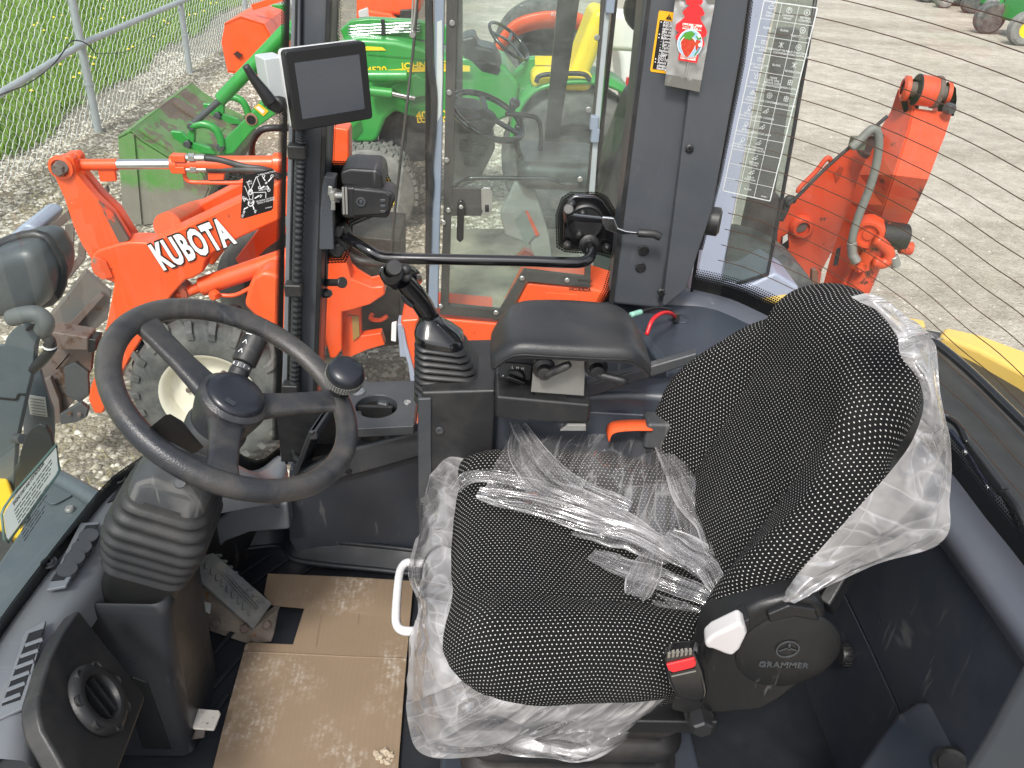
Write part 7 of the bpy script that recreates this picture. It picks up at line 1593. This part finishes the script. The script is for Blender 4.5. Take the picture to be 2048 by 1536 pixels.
caps = [[('TRAVEL\nRANGE', 't'), ('PARKING\nBRAKE', 'P'), ('RIM PULL\nCONTROL', 'o')], [('BLANK', ''), ('BLANK', ''), ('THROTTLE LOCK', 'o')], [('REAR WASHER\nWIPER', 'w'), ('EXHAUST FILTER\nCLEANING', 'x'), ('AUX FUNCTION\nCONTINUOUS FLOW', 'o')],
        [('REAR WINDOW\nDEFROST', 'w'), ('BLANK', ''), ('REVERSE FAN', 'x')], [('BEACON', 'b'), ('MODE\nDATE TIME\nSERVICE CODE\nACKNOWLEDGE', ''), ('HIGH FLOW', 'g')], [('HAZARD\nWARNING', 'h'), ('RIDE CONTROL', 'o'), ('INDICATOR LAMP', 'g')],
        [('FRONT\nWORK LIGHTS', 'l'), ('QUICK COUPLER', 'a'), ('', '')], [('REAR\nWORK LIGHTS', 'l'), ('INDICATOR LAMP', 'a'), ('', '')], [('MARKER LIGHTS\nLOW BEAM LIGHTS', 'l'), ('WORKING\nHYDRAULICS', 'a'), ('', '')], [('', ''), ('RETURN\nTO DIG', 'a'), ('', '')], [('', ''), ('FLOAT\nPOSITION', 'a'), ('', '')], [('', ''), ('BLANK', ''), ('', '')]]
cols_ = [(0, c1_), (c1_, c2_), (c2_, 1)]
def strokes(kind, c, ux, uy, s):
    q = lambda a, b: c+ux*a*s+uy*b*s
    circ = lambda cx, cy, r: [(q(cx+r*math.cos(k*math.pi/5), cy+r*math.sin(k*math.pi/5)), q(cx+r*math.cos((k+1)*math.pi/5), cy+r*math.sin((k+1)*math.pi/5))) for k in range(10)]
    poly = lambda pts, cl=True: [(q(*pts[k]), q(*pts[(k+1) % len(pts)])) for k in range(len(pts) if cl else len(pts)-1)]
    return {'t': poly([(-1, 0), (-.5, .6), (.4, .6), (1, .1), (.6, -.3), (-.8, -.3)])+poly([(-.4, 1.2), (.3, 1.6), (.8, 2.2)], False)+poly([(-.4, 1.2), (.5, 1.1), (.8, 1.6)], False),
            'P': circ(0, 0, .8)+poly([(-.2, -.5), (-.2, .5), (.25, .4), (.25, .05), (-.2, 0)], False), 'o': circ(0, 0, .8)+circ(0, 0, .25), 'w': poly([(-.8, -.5), (-.8, .5), (.8, .5), (.8, -.5)])+poly([(-.3, -.2), (-.3, .3)], False)+poly([(.2, -.2), (.2, .3)], False),
            'x': poly([(-.7, -.7), (.7, .7)], False)+poly([(-.7, .7), (.7, -.7)], False)+poly([(0, -.9), (0, .9)], False), 'b': poly([(-.4, -.7), (-.4, .3), (0, .6), (.4, .3), (.4, -.7)])+poly([(-.6, .5), (-1, .9)], False)+poly([(.6, .5), (1, .9)], False)+poly([(0, .8), (0, 1.2)], False),
            'g': poly([(-.6, -.8), (-.6, .5), (.6, .5), (.6, -.8)])+poly([(0, -.8), (0, .9)], False)+poly([(-.6, -.1), (.6, -.1)], False), 'h': poly([(-.9, -.6), (0, .9), (.9, -.6)])+poly([(-.4, -.3), (0, .4), (.4, -.3)]),
            'l': circ(.1, .3, .55)+poly([(-.9, -.9), (.0, -.2)], False)+poly([(-.5, -.9), (.2, -.3)], False)+poly([(.1, -.9), (.4, -.3)], False), 'a': poly([(-.9, -.4), (.1, .5), (.3, -.3), (.9, .2)], False)+poly([(-.9, -.4), (.4, -.4)], False)+circ(.5, .8, .2)}[kind]
for r, row in enumerate(caps):
    for c, (tx, ic_) in enumerate(row):
        a0, a1 = cols_[c]; b0_, b1_2 = rows_v[r], rows_v[r+1]; am = (a0+a1)/2
        ux = (CH(a1, b1_2)-CH(a0, b1_2)).normalized(); uy = (CH(am, b0_)-CH(am, b1_2)).normalized()
        if tx: textm('caption', tx, CH(am, b0_+(b1_2-b0_)*(.72 if ic_ else .5), .001), ux, uy, .0050, chm, chart, align='CENTER', bold=.0, ext=.0001)
        if ic_: lines_mesh('symbol', strokes(ic_, CH(am, b0_+(b1_2-b0_)*.33, .001), ux, uy, .0062), .0008, -cn, chm, chart)['kind'] = 'stuff'
textm('caption', 'AT408811', CH(.86, .985, .001), (CH(1, 1)-CH(0, 1)), (CH(0, 0)-CH(0, 1)), .003, chm, chart, align='CENTER')
# joystick pattern sticker on the front corner glass
jq = [(484, 352), (549, 337), (546, 420), (481, 439)]; jy = 1.688
def JP(a, b, l=0): u, v = bil(jq, a, b); return P(u, v, y=jy-l)
stk2 = prism('pattern_sticker', [JP(*q) for q in ((.03, .06), (.1, .0), (.93, 0), (1, .04), (1, .96), (.95, 1), (.08, 1), (0, .96))], (0, .001, 0), black_st, cab)
def jl(pts, wd=.0012, cl=False, name='diagram_line'):
    seg = [(JP(*pts[k], .001), JP(*pts[k+1], .001)) for k in range(len(pts)-1)]
    lines_mesh(name, seg, wd, (0, -1, 0), white_print, stk2)['kind'] = 'stuff'
jl([(.30, .36), (.44, .1), (.46, .1), (.58, .35)]); jl([(.46, .1), (.52, .1)]); jl([(.07, .25), (.1, .25), (.28, .6)]); jl([(.25, .33), (.18, .18), (.25, .14)]); jl([(.36, .45), (.76, .52), (.76, .66)]); jl([(.36, .45), (.36, .66)]); jl([(.25, .52), (.26, .66)])
def jc(cx, cy, r, rx=1.0, wd=.0012): jl([(cx+r*rx*math.cos(k*math.pi/8), cy+r*math.sin(k*math.pi/8)) for k in range(17)], wd)
jc(.31, .68, .075, 1.1, .0025); jc(.31, .65, .04, 1.2, .0018); jc(.28, .42, .06, .9, .0022)
for (x_, y_, r_) in ((.28, .40, .03), (.76, .30, .03)): prism('diagram_knob', [JP(x_+r_*1.3*math.cos(k*.785), y_+r_*math.sin(k*.785), .0012) for k in range(8)], (0, -.0003, 0), pale_print, stk2)
for (a, b) in (((.72, .24), (.68, .18)), ((.82, .28), (.90, .22)), ((.70, .36), (.62, .40)), ((.79, .37), (.83, .43)), ((.42, .60), (.52, .57)), ((.22, .60), (.15, .55)), ((.22, .76), (.12, .78)), ((.37, .76), (.40, .83))):
    d_ = (V((b[0]-a[0], b[1]-a[1], 0))).normalized()*.045; n1 = V((-d_.y, d_.x, 0))*.6; t_ = V((b[0], b[1], 0))
    jl([a, b], .0022); prism('arrow_head', [JP(t_.x+d_.x, t_.y+d_.y, .0012), JP(t_.x+n1.x, t_.y+n1.y, .0012), JP(t_.x-n1.x, t_.y-n1.y, .0012)], (0, -.0003, 0), white_print, stk2)
for (x_, y_) in ((.67, .12), (.93, .17), (.56, .37), (.85, .49)): jc(x_, y_, .032, 1.2)
for (x_, y_) in ((.06, .5), (.1, .56), (.6, .57), (.1, .84), (.06, .92), (.45, .9)): jl([(x_-.03, y_+.02), (x_, y_-.03), (x_+.03, y_+.02), (x_+.05, y_-.01), (x_-.01, y_+.05)])
jx_ = JP(1, .1)-JP(0, .1); jy_ = JP(0, 0)-JP(0, 1)
for tx, x_, y_, s_ in (('THIRD FUNCTION', .76, .07, .0045), ('FOURTH\nFUNCTION', .68, .42, .0042), ('HORN\nF-N-R', .24, .2, .0042), ('SEE QUICK COUPLER\nDECAL IF EQUIPPED', .76, .72, .0042), ('AT452310', .86, .91, .0034)):
    textm('print', tx, JP(x_, y_, .0013), jx_, jy_, s_, white_print, stk2, align='CENTER', ext=.0001)
# warning label, partly covered by the hanging pouch
wq = [(1318, 21), (1378, 29), (1360, 151), (1300, 143)]
def WQ(a, b, l=0): u, v = bil(wq, a, b); return P(u, v, y=YW-.0212-l)
wl = prism('warning_label', [WQ(*q) for q in ((.03, 0), (1, 0), (1, 1), (.03, 1), (0, .97), (0, .03))], (0, .001, 0), yel_st, cab)
prism('label_field', [WQ(*q, .0008) for q in ((.07, .15), (.93, .15), (.93, .95), (.07, .95))], (0, -.0003, 0), black_st, wl)
prism('alert_triangle', [WQ(*q, .0008) for q in ((.26, .12), (.36, .035), (.46, .12))], (0, -.0003, 0), black_print, wl)
wx, wy = WQ(1, .5)-WQ(0, .5), WQ(.5, 0)-WQ(.5, 1)
textm('print', '!', WQ(.36, .09, .0012), wx, wy, .008, yel_st, wl, align='CENTER', ext=.0001); textm('print', 'CAUTION', WQ(.55, .075, .001), wx, wy, .010, black_print, wl, ext=.0001, bold=.0002)
wt = [('AVOID DEATH OR SERIOUS', .18, 1), ('INJURY - Read', .23, 0), ("operator's manual for", .28, 0), ('this machine.', .33, 0), ('Operate only from seat.', .38, 1), ('Before leaving seat:', .435, 1), ('- Lower bucket', .49, 0), ('- Set park brake', .54, 0), ('- Turn pilot lever to', .59, 0), ('locked position', .64, 0), ('- Stop engine (key', .69, 0), ('OFF)', .735, 0), ('DO NOT permit riders.', .785, 1), ('Avoid contact with', .835, 1), ('obstacles when', .885, 0), ('hauling machine.', .93, 0)]
for tx, b, dot in wt:
    textm('print', tx, WQ(.20, b, .0012), wx, wy, .0068, white_print, wl, ext=.0001, bold=.0001)
    if dot: prism('bullet', [WQ(.125+.022*math.cos(k*.785), b+.011*math.sin(k*.785), .0012) for k in range(8)], (0, -.0002, 0), white_print, wl)
# ------------------------------------------------------------------ air freshener pouch hung on the pillar
pq = [(1353, -20), (1433, -14), (1399, 184), (1329, 170)]; PYY = 1.618
af = thing('air_freshener', 'red tree-shaped air freshener card in a foil pouch hanging on the rear side pillar', 'air freshener', P(1385, 60, y=1.63))
def AF(a, b, l=0): u, v = bil(pq, a, b); return P(u, v, y=PYY-l)
grid('pouch', lambda s, t: AF(s, t)+V((0, -.006*math.sin(s*math.pi)*math.sin(min(1, t*1.05)*math.pi)+.0022*noise.noise(V((s*5, t*9, 2))), 0)), 24, 40, foil, af)
for k in range(2): grid('pouch_seal', lambda s, t: AF(s, (.885 if k else .0)+.115*t, .0015)+V((0, -.0006*math.sin(s*170), 0)), 80, 3, surf('pouch_seal%d' % k, (.22, .22, .2), .35, metal=.5), af)
grid('pouch_fold', lambda s, t: AF(.545+.035*s, .60+.28*t, .0075-.003*abs(s-.5)), 3, 6, foil, af)
tree = [(.52, -.02), (.62, -.02), (.70, .10), (.66, .135), (.56, .12), (.70, .16), (.80, .22), (.74, .245), (.70, .24), (.72, .285), (.86, .35), (.93, .395), (.92, .44), (.85, .46), (.92, .52), (.88, .56), (.78, .52), (.72, .49), (.6, .52), (.4, .52), (.2, .53), (.12, .49), (.17, .45), (.22, .44), (.1, .41), (.10, .36), (.22, .31), (.30, .27), (.26, .245), (.22, .23), (.30, .18), (.40, .15), (.30, .14), (.26, .10), (.40, .04)]
prism('tree_card', [AF(a, b, .009) for a, b in tree], (0, .0012, 0), redcard, af)
prism('tree_base', [AF(*q, .009) for q in ((.30, .56), (.80, .56), (.80, .72), (.28, .72))], (0, .0012, 0), redcard, af)
prism('name_panel', [AF(*q, .0096) for q in ((.27, .335), (.77, .335), (.78, .395), (.275, .395))], (0, .0004, 0), surf('cream_print', (.85, .72, .62), .5), af)
ax2, ay2 = AF(1, .4)-AF(0, .4), AF(.5, 0)-AF(.5, 1)
textm('name_print', 'Little Trees', AF(.525, .364, .0102), ax2, ay2, .0105, redcard, af, align='CENTER', ext=.0001, bold=.0002, sx=.92, shear=.12)
prism('base_panel', [AF(*q, .0096) for q in ((.34, .58), (.76, .58), (.75, .70), (.33, .70))], (0, .0004, 0), bpy.data.materials['cream_print'], af)
textm('name_print', 'Strawberry', AF(.56, .675, .0098), ax2, ay2, .008, redcard, af, align='CENTER', ext=.0001)
def oval(cx, cy, rx, ry, n=24, f=lambda k: 1): return [(cx+rx*math.cos(2*math.pi*k/n)*f(k/n), cy+ry*math.sin(2*math.pi*k/n)*f(k/n)) for k in range(n)]
prism('picture_rim', [AF(*q, .0106) for q in oval(.53, .535, .335, .145)], (0, .0006, 0), white_print, af)
prism('picture_sky', [AF(*q, .0112) for q in oval(.53, .535, .315, .136)], (0, .0003, 0), skyblue, af)
prism('picture_leaf', [AF(*q, .0116) for q in ((.26, .50), (.36, .43), (.52, .405), (.64, .43), (.56, .47), (.40, .49), (.28, .56))], (0, .0003, 0), leafm, af); prism('picture_leaf', [AF(*q, .0116) for q in ((.70, .63), (.82, .56), (.84, .52), (.78, .60), (.70, .665))], (0, .0003, 0), leafm, af); prism('picture_leaf', [AF(*q, .0116) for q in ((.66, .45), (.76, .44), (.82, .47), (.72, .49))], (0, .0003, 0), leafm, af)
bs = [(.47, .475), (.60, .48), (.68, .52), (.66, .58), (.58, .645), (.50, .685), (.42, .655), (.32, .59), (.29, .53), (.35, .485)]
prism('berry_rim', [AF(.485+(a-.485)*1.1, .575+(b-.575)*1.08, .0118) for a, b in bs], (0, .0003, 0), white_print, af); prism('berry', [AF(*q, .0124) for q in bs], (0, .0005, 0), berry, af); prism('berry', [AF(*q, .0119) for q in ((.68, .49), (.80, .49), (.81, .54), (.73, .60), (.67, .54))], (0, .0004, 0), berry, af)
prism('berry_calyx', [AF(*q, .013) for q in ((.36, .475), (.44, .465), (.46, .44), (.50, .462), (.58, .455), (.56, .48), (.62, .50), (.53, .49), (.49, .505), (.45, .49), (.38, .50))], (0, .0003, 0), leafm, af)
for (a, b) in ((.74, .445), (.80, .535)): prism('blossom', [AF(*q, .0125) for q in oval(a, b, .045, .020, 10)], (0, .0003, 0), white_print, af)
# ------------------------------------------------------------------ front work lamp, brackets and own bonnet beyond the windscreen
lm = thing('work_lamp', 'dark grey work lamp on a bent steel bracket beyond the windscreen', 'work lamp', P(45, 900, y=1.72))
lamp_px = [(-60, 520), (0, 498), (30, 489), (51, 487), (71, 492), (83, 505), (87, 516), (98, 530), (106, 552), (104, 585), (95, 607), (80, 622), (55, 630), (0, 641), (-60, 645)]
lc = PY(lamp_px, 1.72); lcc = sum(lc, V((0, 0, 0)))/len(lc)
rings = [[lcc+(p-lcc)*k+V((0, d, 0)) for p in lc] for k, d in ((.55, -.025), (.80, -.018), (.94, -.002), (1.0, .03), (.99, .08), (.92, .13), (.80, .16))]
loft('lamp_housing', rings, surf('lamp_grey_plastic', (.05, .06, .065), .4, dirt=(.2, .2, .19), dirtamt=.2), lm, sharp=70, sub=1)
tube('lamp_rim', [p+V((0, .05, 0)) for p in lc], .012, rubber, lm, seg=8, closed=True, straight=True)
plate_px = [(-60, 700), (8, 690), (12, 676), (22, 662), (39, 648), (64, 652), (84, 663), (74, 678), (69, 690), (65, 735), (52, 788), (40, 842), (31, 886), (28, 931), (28, 985), (24, 992), (-60, 1000)]
prism('bracket', PY(plate_px, 1.68), (.006, .012, 0), hoodgrey, lm, bevel=.002)
prism('bracket_slot', PY([(50, 659), (60, 650), (68, 652), (66, 657), (58, 663), (51, 662)], 1.678), (0, .004, 0), black_st, lm, bevel=.001)
lines_mesh('seam', [(P(-20, 795, y=1.678), P(33, 800, y=1.678)), (P(33, 800, y=1.678), P(37, 789, y=1.678)), (P(37, 789, y=1.678), P(50, 789, y=1.678))], .006, (0, -1, 0), black_print, lm)['kind'] = 'stuff'
tube('cable_boot', [P(24, 636, y=1.65), P(45, 630, y=1.64), P(70, 628, y=1.64), P(85, 636, y=1.64), P(91, 648, y=1.64), P(86, 660, y=1.65)], .019, surf('boot_grey_rubber', (.09, .10, .10), .6), lm, seg=12)
tube('cable', [P(86, 662, y=1.65), P(92, 672, y=1.65), P(101, 684, y=1.65), P(101, 698, y=1.66), P(90, 714, y=1.67), P(66, 738, y=1.69)], .012, rubber, lm, seg=10)
for k in range(3): cyl('cable_band', P(99.5+.6*k, 688+5*k, y=1.65), P(99.8+.6*k, 690+5*k, y=1.65), .0135, white_print if k % 2 else rubber, lm, 12)
prism('rear_plate', PY([(64, 738), (78, 733), (88, 769), (98, 800), (106, 822), (108, 862), (106, 890), (50, 900), (44, 840), (54, 790)], 1.80), (0, .012, 0), surf('blue_grey_plate', (.10, .13, .16), .4, dirt=(.2, .17, .13), dirtamt=.4), lm, bevel=.003)
pl2 = prism('paper_label', PY([(55, 790), (90, 795), (95, 834), (60, 829)], 1.795), (0, .002, 0), paperlabel, lm)
for k in range(6): lines_mesh('label_text', [(P(59+k*.9, 797+6*k, y=1.793), P(88+k*.9, 801+6*k, y=1.793))], .003, (0, -1, 0), surf('label_ink%d' % k, (.25, .25, .24), .7) if k == 0 else bpy.data.materials['label_ink0'], pl2)
prism('round_mirror', PY([(27, 936), (36, 926), (42, 899), (51, 872), (64, 855), (80, 848), (91, 853), (101, 869), (107, 892), (106, 915), (60, 965), (30, 992)], 1.62), (0, .012, 0), surf('mirror_back_black', (.022, .026, .026), .4), lm, bevel=.003)
cyl('mirror_stem', P(30, 876, y=1.66), P(46, 878, y=1.64), .012, darksteel, lm, 12)
# own front frame
bn = prism('front_frame', PZ([(110, 945), (180, 984), (215, 1010), (150, 1120), (60, 1240), (-20, 1300), (-20, 1150), (40, 1060), (60, 1010)], .24), (0, 0, -.1), hoodgrey, cab, bevel=.008)
tube('frame_edge', PZ([(105, 950), (140, 968), (185, 995), (230, 1030)], .25), .02, hoodgrey, cab, seg=10)
bolt(P(140, 1020, z=.242), (0, 0, 1), .010, .008, bareplate, cab, name='frame_bolt'); bolt(P(47, 1040, z=.242), (0, 0, 1), .011, .008, bareplate, cab, name='frame_bolt')
plate('frame_panel', P(105, 985, z=.243), P(125, 990, z=.243)-P(90, 965, z=.243), P(100, 960, z=.243)-P(95, 990, z=.243), .09, .05, .012, .003, hoodgrey, cab, .001)
prism('yellow_arm', PZ([(-40, 880), (0, 911), (14, 948), (27, 989), (46, 1038), (63, 1090), (80, 1150), (60, 1160), (0, 1100), (-40, 1060)], .14), (0, 0, -.12), yellow, cab, bevel=.008)
prism('frame_dark_box', PZ([(-60, 1030), (20, 1070), (60, 1130), (75, 1200), (-60, 1300)], .16), (0, 0, -.1), surf('dark_frame_steel', (.035, .037, .036), .5, dirt=(.15, .13, .1), dirtamt=.4), cab, bevel=.006)  # dark box low beside the front frame
# instruction label on the windscreen
lq = [(34, 986), (113, 894), (116, 938), (112, 948)]
wp0, wn_ = (-.66, 1.1, .5), (1, 0, 0)
def WL(u, v, l=0): return PL(u, v, V(wp0)+V((l, 0, 0)), wn_)
ins = mesh('instruction_label', [WL(*q) for q in ((113, 894), (116, 938), (112, 948), (17, 1079), (13, 1075), (7, 1030), (12, 1019), (34, 986))], [tuple(range(8))], backlitm, cab)
brd = [(112, 889), (119, 939), (113, 952), (16, 1085), (9, 1079), (3, 1028), (9, 1014), (31, 982)]
tube('label_border', [WL(*q, .0005) for q in brd], .0022, surf('teal_border', (.12, .2, .18), .5), ins, seg=4, closed=True, straight=True)
d0 = (WL(105, 905)-WL(30, 1008)); d0u = d0.normalized(); dn_ = V((1, 0, 0)).cross(d0u); dn_ = dn_ if (WL(17, 1075)-WL(30, 1000)).dot(dn_) > 0 else -dn_
textm('heading', 'ENGINE START AND STOP PROCEDURE', WL(27, 1009, .002), d0u, -dn_, .0085, black_print, ins, ext=.0001, bold=.0002, sx=(d0.length*.86)/.165)
rnd = random.Random(2); inkm = surf('label_ink_line', (.12, .13, .13), .7)
for k in range(11):
    o_ = WL(26, 1014, .002)+dn_*(.0075+.0058*k); t_ = .0
    Lk = d0.length*(.98-.05*max(0, k-1))*(1 if k not in (4, 8) else .7)
    while t_ < Lk:
        e_ = min(Lk, t_+rnd.uniform(.008, .022)); lines_mesh('label_text', [(o_+d0u*t_, o_+d0u*e_)], .0022, (1, 0, 0), inkm, ins); t_ = e_+.0025
# ------------------------------------------------------------------ rear wiper
wpz = thing('rear_wiper', 'black wiper arm and blade resting low on the rear window', 'wiper', P(1960, 960, x=.86))
def WP(u, v, d=0): return P(u, v, x=.845+d)
tube('wiper_arm', [WP(1888, 834, .02), WP(1908, 843, .025), WP(1922, 860, .03), WP(1934, 888, .03)], .007, gloss, wpz, seg=8)
beam('arm_cover', WP(1936, 890, .03), WP(2008, 985, .03), .020, .014, blackpl, wpz, up=(1, 0, 0), bevel=.003)
tube('wiper_arm', [WP(2006, 982, .03), WP(2025, 1015, .03), WP(2040, 1052, .03), WP(2062, 1120, .03)], .008, gloss, wpz, seg=8); tube('wash_hose', [WP(2012, 984, .03), WP(2034, 1015, .03), WP(2056, 1068, .03), WP(2080, 1120, .03)], .006, rubber, wpz, seg=8)
beam('blade_bridge', WP(1898, 862, .018), WP(1940, 915, .026), .014, .008, surf('navy_blade', (.03, .035, .06), .35), wpz, up=(1, 0, 0), bevel=.002); beam('blade_bridge', WP(1940, 915, .026), WP(1985, 1000, .018), .014, .008, bpy.data.materials['navy_blade'], wpz, up=(1, 0, 0), bevel=.002)
beam('blade_bridge', WP(1935, 945, .014), WP(1972, 985, .018), .012, .007, bpy.data.materials['navy_blade'], wpz, up=(1, 0, 0), bevel=.002)
beam('blade_rubber', WP(1895, 878, .004), WP(1996, 1026, .004), .008, .012, rubber, wpz, up=(1, 0, 0), bevel=.001)
for (u, v) in ((1930, 905), (1974, 975)): bolt(WP(u, v, .012), (-1, -.3, 0), .005, .004, steel, wpz, name='rivet')
